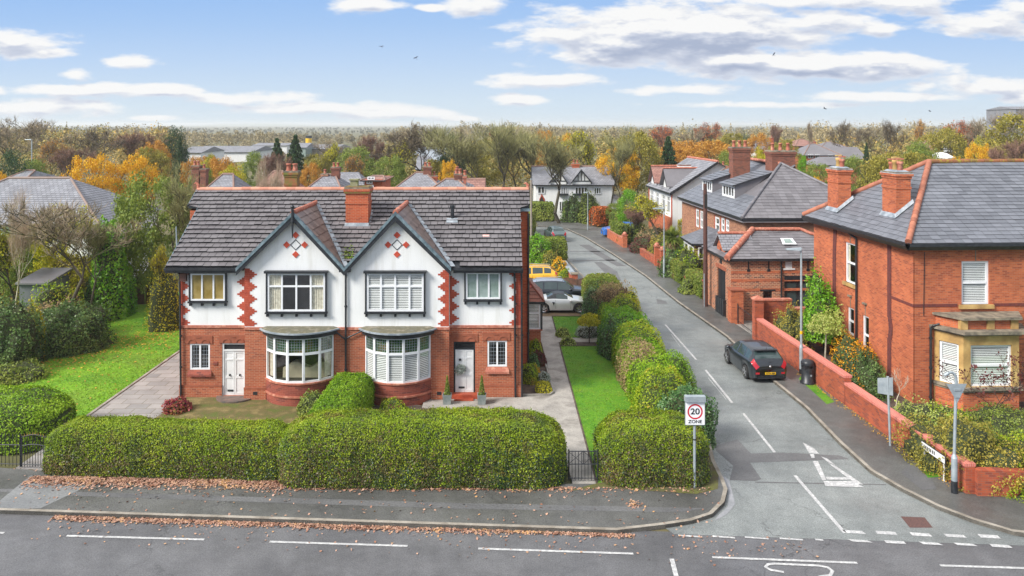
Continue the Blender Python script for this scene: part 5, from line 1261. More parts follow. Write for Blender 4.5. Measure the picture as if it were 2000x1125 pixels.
for Fr, u0, u1 in ((SF,su(1740),Ls+.0),(FFr,-.0,fw1[0]-.2),(FFr,fw1[1]+.2,FW)):
    s = MB(); s.fbox(Fr,u0,u1,zb_,zb_+.13,-.01,.02); s.build('brick_band', plain('dark_brick_band', S(120,58,50), S(95,50,46), 8, .85), rh)
# chimney breasts, lightly proud, and dark vent strips
for (pa, pb) in ((1627,1633),(1734,1741)):
    s = MB(); u0, u1 = su(pa), su(pb); 
    for i in range(36):
        z = EZ-.1-i*.19; off = .12*math.sin(min(1,max(0,(i-18)/6))*3.14159) if pa > 1700 else .1*max(0,1-i/8)
        s.fbox(SF, u0+off, u1+off, z-.19, z, 0, .03)
    s.build('flue_strip', plain('sooty_brick', S(112,56,50), S(86,48,46), 8, .9), rh)
rp = MB(); P0 = SF(su(1676), 6.9, .1); P1 = SF(su(1676), 0, .1); rp.path([(P0[0]-.35,P0[1]+.8,7.0),(P0[0],P0[1],6.6),P1],.05,8); rp.build('downpipe', M['black'], rh)
rp = MB(); u_ = fu(1816); rp.path([FFr(u_,3.4,.1),FFr(u_,0,.1)],.055,8)
for z in (.3,1.6,2.9): rp.tube(FFr(u_,z,.1),FFr(u_,z+.08,.1),.085,.085,8)
rp.path([FFr(u_+.25,3.62,.35),FFr(u_+.05,3.5,.2),FFr(u_,3.35,.1)],.05,6); rp.build('downpipe', M['black'], rh)
cb_ = MB(); cb_.path([FFr(fu(1806),6.7,.02),FFr(fu(1804),3.9,.02)],.015,5); cb_.build('cable', M['black'], rh)
# stone bay window
bx0, bx1, dep = fu(1826), fu(1992), 1.05; cant = .85
bp_ = [(bx0,0),(bx0+cant*.75,dep),(bx1-cant*.75,dep),(bx1,0)]
def bayring(b, z0, z1, out=0.0, a=0, e=3):
    for i in range(a,e):
        p, q_ = Vector(bp_[i]), Vector(bp_[i+1])
        c = Vector(((bx0+bx1)/2,0)); 
        p2 = c+(p-c)*(1+out/1.6) + Vector((0,out*(1 if p.y>0 else 0))); q2 = c+(q_-c)*(1+out/1.6)+Vector((0,out*(1 if q_.y>0 else 0)))
        b.add([FFr(p2.x,z0,p2.y),FFr(q2.x,z0,q2.y),FFr(q2.x,z1,q2.y),FFr(p2.x,z1,p2.y)],[(0,1,2,3)])
def baycap(b, z, out):
    c = Vector(((bx0+bx1)/2,0)); P = [c+(Vector(p)-c)*(1+out/1.6)+Vector((0,out*(1 if p[1]>0 else 0))) for p in bp_]
    b.add([FFr(p.x,z,p.y) for p in P],[(0,1,2,3)])
zs0, zs1, zs2 = .95, 3.28, 3.95
b = MB(); bayring(b,0,zs0); b.build('bay_base', M['brickR'], rh)
bs = MB(); bayring(bs,zs0,zs0+.12,.1); baycap(bs,zs0+.12,.1); bayring(bs,zs0-.1,zs0,.04); bs.build('bay_sill', M['stonedark'], rh)
for i in range(3):
    p, q_ = Vector(bp_[i]), Vector(bp_[i+1]); u = q_-p; L_ = u.length; u.normalize()
    Wp = FFr(p.x,0,p.y); Wq = FFr(q_.x,0,q_.y); d_ = Vector((Wq[0]-Wp[0],Wq[1]-Wp[1])).normalized(); FB = frameD(Wp[0],Wp[1],d_.x,d_.y)
    e = .2 if i != 1 else .32; hh = (e, L_-e, zs0+.14, zs1-.42)
    b = MB(); wall_holes(b, FB, 0, L_, zs0, zs1, [hh], reveal=.15); b.build('stone_surround', M['stone'], rh)
    fit_window(rh, FB, *hh, 1, (.5,.5), fill='blind', inset=.1, fw=.09, sash=True)
b = MB(); bayring(b,zs1,zs1+.1,.06); bayring(b,zs1+.1,zs1+.24,.2); baycap(b,zs1+.1,.2); baycap(b,zs1+.24,.2); b.build('bay_cornice', M['stonedark'], rh)
b = MB(); bayring(b,zs1+.2,zs2,-.05); b.build('bay_parapet', M['brickR'], rh)
b = MB(); bayring(b,zs2,zs2+.1,.08); baycap(b,zs2+.1,.08); baycap(b,zs2,.08); b.build('bay_coping', M['stonedark'], rh)
for a_ in (.02,.5,.93):
    b = MB(); p = Vector(bp_[1]); q_ = Vector(bp_[2]); m_ = p+(q_-p)*a_; b.fbox(FFr, m_.x-.16,m_.x+.16,zs1+.25,zs2-.02,m_.y-.2,m_.y-.01); b.build('parapet_block', M['stone'], rh)
b = MB()
for i in range(4): b.fbox(FFr, bx0-.02,bx0+(.3 if i%2 else .2),.1+i*.21,.3+i*.21,-.05,.03)
b.build('corner_stone', M['stone'], rh)
# roof
ov = .42; nn = Vector((1,-k3*-1,0))
A0 = Vector((ax-ov, ay-ov, EZ+.08)); B0 = Vector((bx-ov, by+ov, EZ+.08)); RX = XA(1815,39.75); Rg = Vector((RX, 39.75, 10.38))
C0 = Vector((far[0]+ov, far[1]-ov, EZ+.08))
Rg2 = Vector((C0.x-3.5, Rg.y+(C0.y-A0.y), 10.38))
def slope_tiles(b, e0, e1, r0, r1, gauge, tw, th, seed, gap=.01):
    """tile a plane with eave e0-e1 and ridge r0-r1 (hips at both ends)"""
    U = (e1-e0); Wd = U.length; U.normalize(); v = (r0-e0); v = v-U*v.dot(U); L = v.length; V = v/L
    a0, a1 = (r0-e0).dot(U), (r1-e0).dot(U)
    tiled(b, e0, U, V, L, Wd, gauge, tw, lambda s: a0*s/L, lambda s: Wd+(a1-Wd)*s/L, th=th, seed=seed, gap=gap)
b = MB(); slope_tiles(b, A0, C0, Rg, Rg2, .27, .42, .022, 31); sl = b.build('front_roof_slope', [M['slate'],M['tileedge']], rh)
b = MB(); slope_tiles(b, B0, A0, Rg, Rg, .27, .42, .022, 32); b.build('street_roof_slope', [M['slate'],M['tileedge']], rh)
Dd = Vector((C0.x-.5, C0.y+10.6, EZ+.08))
b = MB(); b.add([B0,Dd,Rg2,Rg],[(0,1,2,3)]); b.add([A0-Vector((0,0,.03)),C0-Vector((0,0,.03)),Rg2-Vector((0,0,.03)),Rg-Vector((0,0,.03)),B0-Vector((0,0,.03)),Dd,C0],[(0,1,2,3),(4,0,3)]); b.add([C0,Dd,Rg2],[(0,1,2)]); b.build('roof_deck', M['black'], rh)
for i,(p,q_) in enumerate(((A0,Rg),(B0,Rg))):
    b = MB(); ridge_tiles(b, p+Vector((0,0,.07)), q_+Vector((0,0,.07)), .14, .3, i); b.build('hip', tiles('hip_terracotta', S(178,114,88), S(150,92,72), S(120,110,50), .7, .7), rh)
b = MB(); ridge_tiles(b, Rg+Vector((0,0,.05)), Rg2+Vector((0,0,.05)), .13, .4, 5); b.build('ridge', tiles('mossy_ridge', S(150,92,62), S(120,88,52), S(160,150,40), .5, .8), rh)
b = MB()
for (p,q_,o_) in ((B0,A0,Vector((-.06,0,0))),(A0,C0,Vector((0,-.06,0)))):
    b.add([p+o_*2,q_+o_*2,q_+o_*2-Vector((0,0,.13)),p+o_*2-Vector((0,0,.13)),p,q_,q_-Vector((0,0,.3)),p-Vector((0,0,.3))],[(0,1,2,3),(0,4,5,1),(3,2,6,7)])
b.add([A0-Vector((0,0,.3)),B0-Vector((0,0,.3)),(bx,by,EZ-.1),(ax,ay,EZ-.1)],[(0,1,2,3)]); b.add([A0-Vector((0,0,.3)),C0-Vector((0,0,.3)),(far[0],far[1],EZ-.1),(ax,ay,EZ-.1)],[(0,1,2,3)])
b.build('gutter', M['black'], rh)
for i,(px, Yc, wpx, zt) in enumerate(((1639,42.9,43,10.0),(1750.5,37.9,54,10.1))):
    x = XA(px,Yc); hw = .34; hy = .68
    c_ = chimney(rh, x-hw,x+hw,Yc-hy,Yc+hy, 7.3, zt, M['brickR'], pots=0, flash=True)
    c_.rotation_euler = (0,0,0)
    for j, (dx,dy,hh,mt) in enumerate(((0,-.35,.5,'terra'),(.0,.1,.55,'stone'),(0,.45,.45,'terra'))[:2+i]):
        p = MB(); p.lathe((x+dx,Yc+dy,zt-.05), [(.13,0),(.12,hh*.7),(.15,hh*.75),(.15,hh),(.09,hh)], 10); p.box(x+dx-.15,x+dx+.15,Yc+dy-.1,Yc+dy+.1,zt+hh+.03,zt+hh+.1); p.build('chimney_pot', M[mt], c_)
    p = MB(); r1_ = hw+.09; r2_ = hy+.09; p.add([(x-r1_,Yc-r2_,zt-.12),(x+r1_,Yc-r2_,zt-.12),(x+r1_,Yc+r2_,zt-.12),(x-r1_,Yc+r2_,zt-.12),(x-.2,Yc-.5,zt+.04),(x+.2,Yc-.5,zt+.04),(x+.2,Yc+.5,zt+.04),(x-.2,Yc+.5,zt+.04)],[(0,1,5,4),(1,2,6,5),(2,3,7,6),(3,0,4,7),(4,5,6,7)]); p.build('mortar_flaunching', M['lead'], c_)
    # lead where the stack meets the slope (slope rises to +x)
    sx0 = (10.38-7.13)/(RX-(lx(ax,ay,39.75)-ov))
    z_at = lambda xx: 7.13+(xx-(lx(ax,ay,Yc)-ov))*sx0
    p = MB(); p.add([(x-hw-.1,Yc-hy-.12,z_at(x-hw-.1)+.06),(x+hw+.1,Yc-hy-.12,z_at(x+hw+.1)+.06),(x+hw+.1,Yc-hy-.0,z_at(x+hw+.1)+.22),(x-hw-.1,Yc-hy-.0,z_at(x-hw-.1)+.22)],[(0,1,2,3)]); p.add([(x-hw-.12,Yc-hy-.1,z_at(x-hw-.12)+.05),(x-hw-.12,Yc+hy+.1,z_at(x-hw-.12)+.05),(x-hw,Yc+hy+.1,z_at(x-hw)+.16),(x-hw,Yc-hy-.1,z_at(x-hw)+.16)],[(0,1,2,3)]); p.build('lead_flashing', M['lead'], c_)

# ---- garden wall along the street (two heights) and round the corner
def wall_run(name, label, pts, h, mat, cope, th=.3, cw=.38, cat='wall', base=0.0, coph=.1, group=None):
    t = thing(name, label, cat, (pts[0][0],pts[0][1],base), 0, group)
    b = MB(); c = MB(); off = []
    P = [Vector(p) for p in pts]
    def side(d):
        out = []
        for i in range(len(P)):
            if i == 0: n_ = (P[1]-P[0]).normalized()
            elif i == len(P)-1: n_ = (P[-1]-P[-2]).normalized()
            else: n_ = ((P[i]-P[i-1]).normalized()+(P[i+1]-P[i]).normalized()).normalized()
            out.append((P[i].x-n_.y*d, P[i].y+n_.x*d))
        return out
    b.slab(side(th/2)+side(-th/2)[::-1], base, base+h); b.build('brickwork', mat, t)
    if cope: c.slab(side(cw/2)+side(-cw/2)[::-1], base+h, base+h+coph); c.build('coping', cope, t)
    return t
wx = lambda y: 15.5+k3*(y-26.2)
wall_run('garden_wall', 'taller stretch of street wall with sloping pink coping, behind the litter bin', [(wx(44.7),44.7),(wx(34.5),34.5)], 1.28, M['brickW'], M['coping'])
wall_run('garden_wall', 'lower stretch of street wall with pink coping, behind the back of the square sign', [(wx(34.45),34.45),(wx(26.2),26.2)], 1.0, M['brickW'], M['coping'])
wall_run('garden_wall', 'low brick wall along the main road pavement at the right edge', [(wx(26.2)+.15,26.17),(40,24.7)], .95, M['brickW'], None)
def pier(name, label, x, y, w_, h, mat, capm, cap='pyramid', group=None, cat='gate pier', base=0):
    t = thing(name, label, cat, (x,y,base), 0, group); b = MB(); b.box(-w_/2,w_/2,-w_/2,w_/2,0,h); b.build('shaft', mat, t, local=True)
    c = MB(); e = w_/2+.06; c.box(-e,e,-e,e,h,h+.08)
    if cap == 'pyramid': c.add([(-e,-e,h+.08),(e,-e,h+.08),(e,e,h+.08),(-e,e,h+.08),(0,0,h+.28)],[(0,1,4),(1,2,4),(2,3,4),(3,0,4)])
    if cap == 'ball': c.lathe((0,0,h+.08),[(w_*.5,0),(w_*.55,.08),(w_*.4,.2),(w_*.1,.28),(.01,.29)],12)
    c.build('cap', capm, t, local=True); return t
pier('gate_pier', 'brick pier with pointed red cap where the tall street wall starts', wx(44.9), 45.0, .5, 2.35, M['brickW'], M['terra'])
wall_run('garden_wall', 'high brick wall crossing behind the climber, with stepped red coping', [(wx(45)+.35,45.3),(16.6,45.4)], 2.25, M['brickW'], M['terra'])
wall_run('garden_wall', 'lower part of the cross wall beside the black doors', [(16.6,45.4),(19.5,45.5)], 1.75, M['brickW'], M['terra'])

# ---- coach house with slate roof
cxh, cyh = 14.35, 49.45; ch_ = thing('coach_house', 'brown patterned brick coach house with hipped slate roof and black street doors', 'outbuilding', (cxh,cyh,0))
CF = frameD(cxh,cyh,1,.049); DC = 5.0; fx = lx(cxh,cyh,cyh+DC); CS = FS(fx, cyh+DC); EZc = 3.95
M['brickP'] = brick('patterned_stable_brick', S(186,112,80), S(112,74,64), S(196,160,128), bw=.24, bh=.1, dark=S(60,50,56), stain=.3, msize=.014)
dd = (3.6,6.2,0,3.35-.25)
w = MB(); ch_door = (XA(1532,49.6)-cxh, XA(1592,49.6)-cxh, 0, ZA(545,49.6)); cwin = (XA(1490,49.6)-cxh, XA(1508,49.6)-cxh, ZA(582,49.6), ZA(568,49.6))
wall_holes(w, CF, 0, 8.5, 0, EZc, [ch_door, cwin], reveal=.2)
Lc = 5.0; su0 = Lc-3.6; 
gd = (Lc-2.75, Lc-1.05, .1, 2.95)
wall_holes(w, CS, 0, Lc, 0, EZc, [gd], reveal=.2)
w.build('brick_wall', M['brickP'], ch_)
b = MB()
for z in (3.0,2.5,1.9): b.fbox(CF, 0,8.5,z,z+.16,0,.012)
b.build('brick_band', M['brickR'], ch_)
for u in (.55,1.7,3.9): 
    b = MB(); px_ = XA(1461 if u<1 else 1501 if u<2 else 1579, 49.6)-cxh; b.fbox(CF, px_-.04,px_+.04,ZA(525,49.6),ZA(510,49.6),0,.02); b.fbox(CF,px_-.1,px_+.1,ZA(530,49.6),ZA(525,49.6),0,.03); b.build('ventilation_slit', M['black'], ch_)
b = MB(); u0 = XA(1534,49.6)-cxh; b.fbox(CF,u0,u0+.42,ZA(524,49.6),ZA(511,49.6),0,.03); b.fbox(CF,u0-.15,u0+.6,ZA(527,49.6),ZA(524,49.6),0,.06); b.build('white_vent', M['white'], ch_)
# black glazed doors
b = MB(); b.fbox(CF,*ch_door[:2],ch_door[3]-.05,ch_door[3]+.2,-.15,.03); b.build('lintel', M['black'], ch_)
b = MB(); b.fbox(CF,ch_door[0],ch_door[1],0,ch_door[3]-.05,-.18,-.12)
for u in np.linspace(ch_door[0],ch_door[1],3)[:-1]:
    u=float(u); b.fbox(CF,u+.02,u+.12,0,ch_door[3]-.1,-.12,-.06)
dobj = b.build('door', M['black'], ch_)
for u in (ch_door[0]+.2, ch_door[0]+1.15):
    g = MB(); g.fbox(CF,u,u+.6,.9,ch_door[3]-.3,-.118,-.1); g.build('door_pane', M['carglass'], dobj)
fit_window(ch_, CF, *cwin, 1, fill='dark', inset=.1, fw=.05, fmat=M['black'])
b = MB(); b.fbox(CF,cwin[0]-.2,cwin[1]+.2,cwin[3],cwin[3]+.1,-.02,.03); b.build('lintel', M['black'], ch_)
# street doors
b = MB(); b.fbox(CS,gd[0],gd[1],0,gd[3],-.18,-.12)
for i in range(7): u=gd[0]+(gd[1]-gd[0])*i/6; b.fbox(CS,u-.02,u+.02,0,gd[3],-.12,-.1)
b.build('street_door', M['black'], ch_)
for i in range(4): b = MB(); u=gd[0]+.3+i*.42; b.fbox(CS,u,u+.3,0,1.15,.02,.2); b.build('door_guard', M['black'], ch_)
b = MB(); b.fbox(CS, gd[0]-.15,gd[1]+.15,gd[3],gd[3]+.25,-.02,.03); b.build('lintel', M['sand'], ch_)
# small street gable over the loft opening
gz = 5.15; gu0, gu1 = gd[0]+.1, gd[1]-.1; gm = (gu0+gu1)/2
b = MB(); b.fprism(CS, [(gu0,EZc-.05),(gu1,EZc-.05),(gu1,4.45),(gm,gz),(gu0,4.45)], -1.2, .015); b.build('loft_gable', M['brickR'], ch_)
b = MB(); b.fprism(CS, [(gm-.2,3.3),(gm+.2,3.3),(gm+.2,4.1),(gm,4.32),(gm-.2,4.1)], .0, .03); b.build('loft_opening', M['black'], ch_)
b = MB()
for s_ in (-1,1): b.fprism(CS, [(gm,gz+.02),(gm+s_*(gm-gu0+.25),4.28),(gm+s_*(gm-gu0+.25),4.36),(gm,gz+.1)][::s_], -1.9, .22)
b.build('loft_roof', M['roofflat'], ch_)
b = MB(); p = CS(gm,gz+.12,.2); q_ = CS(gm,gz+.12,-1.8); ridge_tiles(b,p,q_,.1,.3); b.build('ridge', M['terra'], ch_)
o_ = .35
cA = Vector((cxh-o_,cyh-o_,EZc)); cB = Vector((fx-o_,cyh+DC,EZc)); cC = Vector((cxh+8.9,cyh-o_+.4,EZc))
Ry = cyh+2.6; cR = Vector((XA(1470,Ry),Ry,ZA(450,Ry))); cR2 = Vector((XA(1563,Ry),Ry,cR.z)); cD = Vector((cC.x-.3,cyh+DC+.4,EZc))
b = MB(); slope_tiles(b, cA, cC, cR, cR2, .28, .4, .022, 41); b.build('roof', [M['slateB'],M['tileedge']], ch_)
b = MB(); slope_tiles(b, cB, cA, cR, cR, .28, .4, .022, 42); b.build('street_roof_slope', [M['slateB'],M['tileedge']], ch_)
b = MB(); e = Vector((0,0,.04)); b.add([cA-e,cC-e,cR2-e,cR-e,cB-e,cD-e],[(0,1,2,3),(4,0,3),(1,5,2),(5,4,3,2)]); b.build('roof_deck', M['slateB'], ch_)
b = MB(); ridge_tiles(b, cA+e*2, cR+e*2, .2, .42, 1); b.build('hip', M['terra'], ch_)
b = MB(); ridge_tiles(b, cR+e*2, cR2+e*2, .12, .4, 1); b.build('ridge', M['terra'], ch_)
b = MB(); ridge_tiles(b, cC+e*2, cR2+e*2, .1, .4, 1); b.build('hip', M['terra'], ch_)
b = MB(); b.add([cA,cC,cC-Vector((0,0,.14)),cA-Vector((0,0,.14)),cA+Vector((0,.3,-.14)),cC+Vector((0,.3,-.14))],[(0,3,2,1),(3,4,5,2)]); b.add([cA,cB,cB-Vector((0,0,.14)),cA-Vector((0,0,.14))],[(0,1,2,3)]); b.build('gutter', M['black'], ch_)
t_ = .55; v_ = (cR-cA); v0 = Vector((0, v_.y, v_.z)).normalized(); c0 = cA+Vector((XA(1541,50.6)-cA.x,0,0))+v0*1.5
b = MB(); b.add([c0+Vector((-.45,0,0))+Vector((0,0,.09)),c0+Vector((.45,0,.09)),c0+Vector((.38,0,.09))+v0*.7,c0+Vector((-.38,0,.09))+v0*.7],[(0,1,2,3)]); so_ = b.build('rooflight', M['whitepvc'], ch_)
b = MB(); b.add([c0+Vector((-.26,0,.11))+v0*.13,c0+Vector((.26,0,.11))+v0*.13,c0+Vector((.22,0,.11))+v0*.58,c0+Vector((-.22,0,.11))+v0*.58],[(0,1,2,3)]); b.build('pane', M['seaglass'], so_)
pipe_ = MB(); pipe_.path([CF(XA(1527,49.4)-cxh,3.9,.1),CF(XA(1527,49.4)-cxh,.5,.1)],.05,6); pipe_.build('downpipe', M['black'], ch_)
pier('yard_pier', 'weathered orange brick pier at the street corner of the coach house', cxh+.15, cyh-.45, .75, 2.1, M['brickR'], M['sand'], cap='flat')
# iron railings between pier and wall
def railing(name, label, p0, p1, h, n, cat='railing', rails=(.15,.92), mat='black', r=.011, arch=0, finial=False):
    p0, p1 = Vector((*p0,0)), Vector((*p1,0)); t = thing(name, label, cat, (p0.x,p0.y,Z1))
    d = p1-p0; hf = lambda f: h+arch*math.sin(f*math.pi)
    for zr in rails:
        b = MB(); k = 10
        for i in range(k): a_, c_ = i/k, (i+1)/k; b.tube(d*a_+Vector((0,0,(hf(a_) if zr>.6 else h)*zr)), d*c_+Vector((0,0,(hf(c_) if zr>.6 else h)*zr)), r*1.6, r*1.6, 5)
        b.build('rail', M[mat], t, local=True)
    for i in range(n+1):
        f = i/n; q_ = d*f; b = MB(); b.tube(q_, q_+Vector((0,0,hf(f))), r, r, 5)
        if finial: b.tube(q_+Vector((0,0,hf(f))), q_+Vector((0,0,hf(f)+.09)), r*2, .003, 5)
        if i in (0,n): b.tube(q_, q_+Vector((0,0,hf(f)+.06)), r*2.2, r*2.2, 6)
        b.build('post' if i in (0,n) else 'bar', M[mat], t, local=True)
    return t
railing('iron_railing', 'black iron railings between the yard pier and the tall street wall', (wx(48.4)+.1,48.6), (wx(45.4),45.4), 1.15, 14)
railing('garden_gate', 'narrow black iron garden gate between the two big hedges', (2.33,27.15), (3.32,27.15), 1.0, 9, 'gate', rails=(.08,.56,1.0))
g = bpy.data.objects['garden_gate']; b = MB()
for (a_,c_) in (((.0,.98),(.48,.57)),((.0,.57),(.48,.98)),((.52,.98),(.98,.57)),((.52,.57),(.98,.98))): b.tube((a_[0],0,a_[1]),(c_[0],0,c_[1]),.009,.009,5)
b.tube((.5,0,.56),(.5,0,1.0),.014,.014,5); b.build('scroll_work', M['black'], g, local=True)
railing('iron_gate', 'arched black iron gate with gold tipped spikes at the left hedge end', (-17.05,28.25), (-16.15,28.2), 1.05, 9, 'gate', rails=(.08,.7,1.0), arch=.1)
railing('iron_railing', 'black iron railings left of the arched gate at the picture edge', (-19.3,28.35), (-17.1,28.25), 1.1, 16, rails=(.08,.7), finial=True)
LS = {'gold': plain('gilt_paint', S(176,134,60), S(150,110,48), 4, .4, metal=.4)}
for nm, x0_, x1_, n_ in (('iron_gate',-17.05,-16.15,9),):
    g = bpy.data.objects[nm]; b = MB()
    for i in range(n_+1): f = i/n_; b.tube((.9*f,-.05*f,1.05+.1*math.sin(f*3.14)),(.9*f,-.05*f,1.05+.1*math.sin(f*3.14)+.1),.02,.003,5)
    b.build('gilt_tips', LS['gold'], g, local=True)

# ---- big Victorian villa further up
vh = thing('victorian_house', 'long brown brick Victorian house with grey slate roof, two dormers and tall stacks', 'house', (17.6,57,0))
vx0, vy0, vy1 = 17.6, 57.0, 73.5; EV = 5.6; vx1 = lx(vx0,vy0,vy1)
VS = FS(vx1, vy1); LV = (vy1-vy0); VF = frameD(vx0,vy0,1,.049); WV = 10.2
def vu(px):
    lo, hi = 0, LV
    for _ in range(30):
        m_ = (lo+hi)/2; P = VS(m_,0,0); q_ = CX+F*P[0]/P[1]
        if q_ < px: lo = m_
        else: hi = m_
    return lo
vholes = []
for (a_,c_,pt,pb_) in ((1359.5,1365,409,443),(1368,1373,412,446),(1397,1405,424,452),(1409,1415,426,452),(1418,1424,429,452)):
    u0,u1 = vu(a_), vu(c_); P = VS((u0+u1)/2,0,0); vholes.append((u0,u1,ZA(pb_,P[1]),ZA(pt,P[1])))
w = MB(); wall_holes(w, VS, 0, LV, 0, EV, vholes, reveal=.1); wall_holes(w, VF, 0, WV, 0, EV, [])
w.add([(vx1,vy1,0),(vx1+WV,vy1+.5,0),(vx1+WV,vy1+.5,EV),(vx1+5.2,vy1+.3,9.0),(vx1,vy1,EV)],[(0,1,2,3,4)]); w.build('brick_wall', M['brickV'], vh)
for h_ in vholes:
    fit_window(vh, VS, *h_, 1, (.5,.5), fill='curtain', inset=.03, fw=.13, sash=True)
    b = MB(); b.fbox(VS,h_[0]-.15,h_[0]-.02,h_[2]-.1,h_[3]+.12,0,.02); b.build('red_brick_jamb', M['quoin'], vh)
e0 = Vector((vx1-.4,vy1+.2,EV)); e1 = Vector((vx0-.4,vy0-.4,EV)); r0_ = Vector((XA(1461,73.6),73.6,ZA(311,73.6))); r1_ = Vector((XA(1525,63),63,ZA(320,63)))
e2 = Vector((vx0+WV+.3,vy0-.1,EV)); e3 = Vector((vx1+WV+.3,vy1+.4,EV))
b = MB(); slope_tiles(b, e0, e1, r0_, r1_, .4, .5, .02, 51, .012); b.build('street_roof_slope', [M['slate'],M['tileedge']], vh)
b = MB(); slope_tiles(b, e1, e2, r1_, r1_, .38, .5, .02, 52, .012); b.build('hip_roof_slope', [M['slateB'],M['tileedge']], vh)
dn_ = Vector((0,0,.3)); b = MB(); b.add([e2,e3,r0_,r1_,e0-dn_,e1-dn_,r0_-dn_,r1_-dn_,e2-dn_],[(0,1,2,3),(4,5,7,6),(5,8,7)]); b.build('roof_deck', M['slateB'], vh)
for p,q_ in ((e1,r1_),(e2,r1_)): b = MB(); ridge_tiles(b,p+Vector((0,0,.05)),q_+Vector((0,0,.05)),.11,.4); b.build('hip', M['slateB'], vh)
b = MB(); ridge_tiles(b,r0_+Vector((0,0,.05)),r1_+Vector((0,0,.05)),.13,.5); b.build('ridge', M['terra'], vh)
b = MB(); b.add([e0,e1,e1-Vector((0,0,.16)),e0-Vector((0,0,.16)),e2,e2-Vector((0,0,.16))],[(0,1,2,3),(1,4,5,2)]); b.build('gutter', M['black'], vh)
chimney(vh, XA(1427,68),XA(1460,68),67.3,68.5, 6.8, ZA(286,67.4), M['brickC'], pots=3, cap=.16, poth=.55)
chimney(vh, XA(1503,64),XA(1548,64),63.4,65.0, 8.3, ZA(293,63.5), M['brickC'], pots=3, cap=.16, poth=.6)
for (ya,yb) in ((62.6,65.6),(68.2,71.0)):
    xf = lx(vx0,vy0,(ya+yb)/2)+1.05; DF = FS(xf, yb); Ld = yb-ya; z0,z1 = 6.1, 7.45
    b = MB(); wall_holes(b, DF, 0, Ld, z0, z1, [(.15,Ld-.15,z0+.4,z1-.08)]); b.build('dormer_front', M['white'], vh)
    fit_window(vh, DF, .15,Ld-.15,z0+.4,z1-.08,4,fill='dark',inset=.02,fw=.1)
    xr = xf+3.1
    for ue in (Ld,0): b = MB(); b.add([DF(ue,z0,0),DF(ue,z1,0),(xr,DF(ue,0,0)[1],z1+1.02)],[(0,1,2)]); b.build('dormer_cheek', M['slateB'], vh)
    b = MB(); e_ = DF(-.2,z1+.02,.25); f_ = DF(Ld+.2,z1+.02,.25); up3 = Vector((3.4,0,1.12)); 
    Vd = up3.normalized(); tiled(b, e_, (Vector(f_)-Vector(e_)).normalized(), Vd, up3.length, Ld+.4, .45, .5, lambda v: 0, lambda v, L=Ld: L+.4, seed=61); 
    b.add([Vector(e_)-Vector((0,0,.07)),Vector(f_)-Vector((0,0,.07)),Vector(f_)+up3-Vector((0,0,.05)),Vector(e_)+up3-Vector((0,0,.05)),Vector(e_)-Vector((0,0,.0)),Vector(f_)],[(0,1,2,3),(0,1,5,4)]); b.build('dormer_roof', [M['slate'],M['tileedge']], vh)
# street bay with its own roof, and porch
for (x0_,y0_,y1_,zt) in ((14.95,62.0,66.0,2.95),(15.35,57.6,59.4,2.55)):
    b = MB(); xs = 17.3; b.box(x0_+.25,xs,y0_+.25,y1_-.25,0,zt-.05); b.build('bay_wall', M['brickC'], vh)
    BS = frameD(x0_+.24,y1_-.25,0,-1)
    for i in range(2): fit_window(vh, BS, .3+i*(y1_-y0_-.7)/2, .1+(i+1)*(y1_-y0_-.6)/2, .8, zt-.25, 1, (.5,.5), fill='curtain', solid=True, inset=-.08, fw=.1)
    BFf = frameF(y0_+.24); fit_window(vh, BFf, x0_+.5, x0_+1.0, .8, zt-.25, 1, (.5,.5), fill='curtain', solid=True, inset=-.08, fw=.1)
    b = MB(); a_ = Vector((x0_,y1_,zt)); c_ = Vector((x0_,y0_,zt)); d_ = Vector((xs+.2,y0_,zt)); R0 = Vector((xs+.1,y1_-.3,zt+1.0)); R1_ = Vector((xs+.1,y0_+1.2,zt+1.0))
    slope_tiles(b,a_,c_,R0,R1_,.3,.4,.02,71); slope_tiles(b,c_,d_,R1_,R1_,.3,.4,.02,72); b.add([a_-Vector((0,0,.03)),c_-Vector((0,0,.03)),R1_-Vector((0,0,.03)),R0-Vector((0,0,.03)),d_-Vector((0,0,.03))],[(0,1,2,3),(1,4,2)]); b.build('bay_roof', [M['slate'],M['tileedge']], vh)
    b = MB(); b.box(x0_-.03,x0_+.03,y0_-.03,y1_,zt-.12,zt); b.box(x0_-.03,xs,y0_-.03,y0_+.03,zt-.12,zt); b.build('bay_gutter', M['black'], vh)
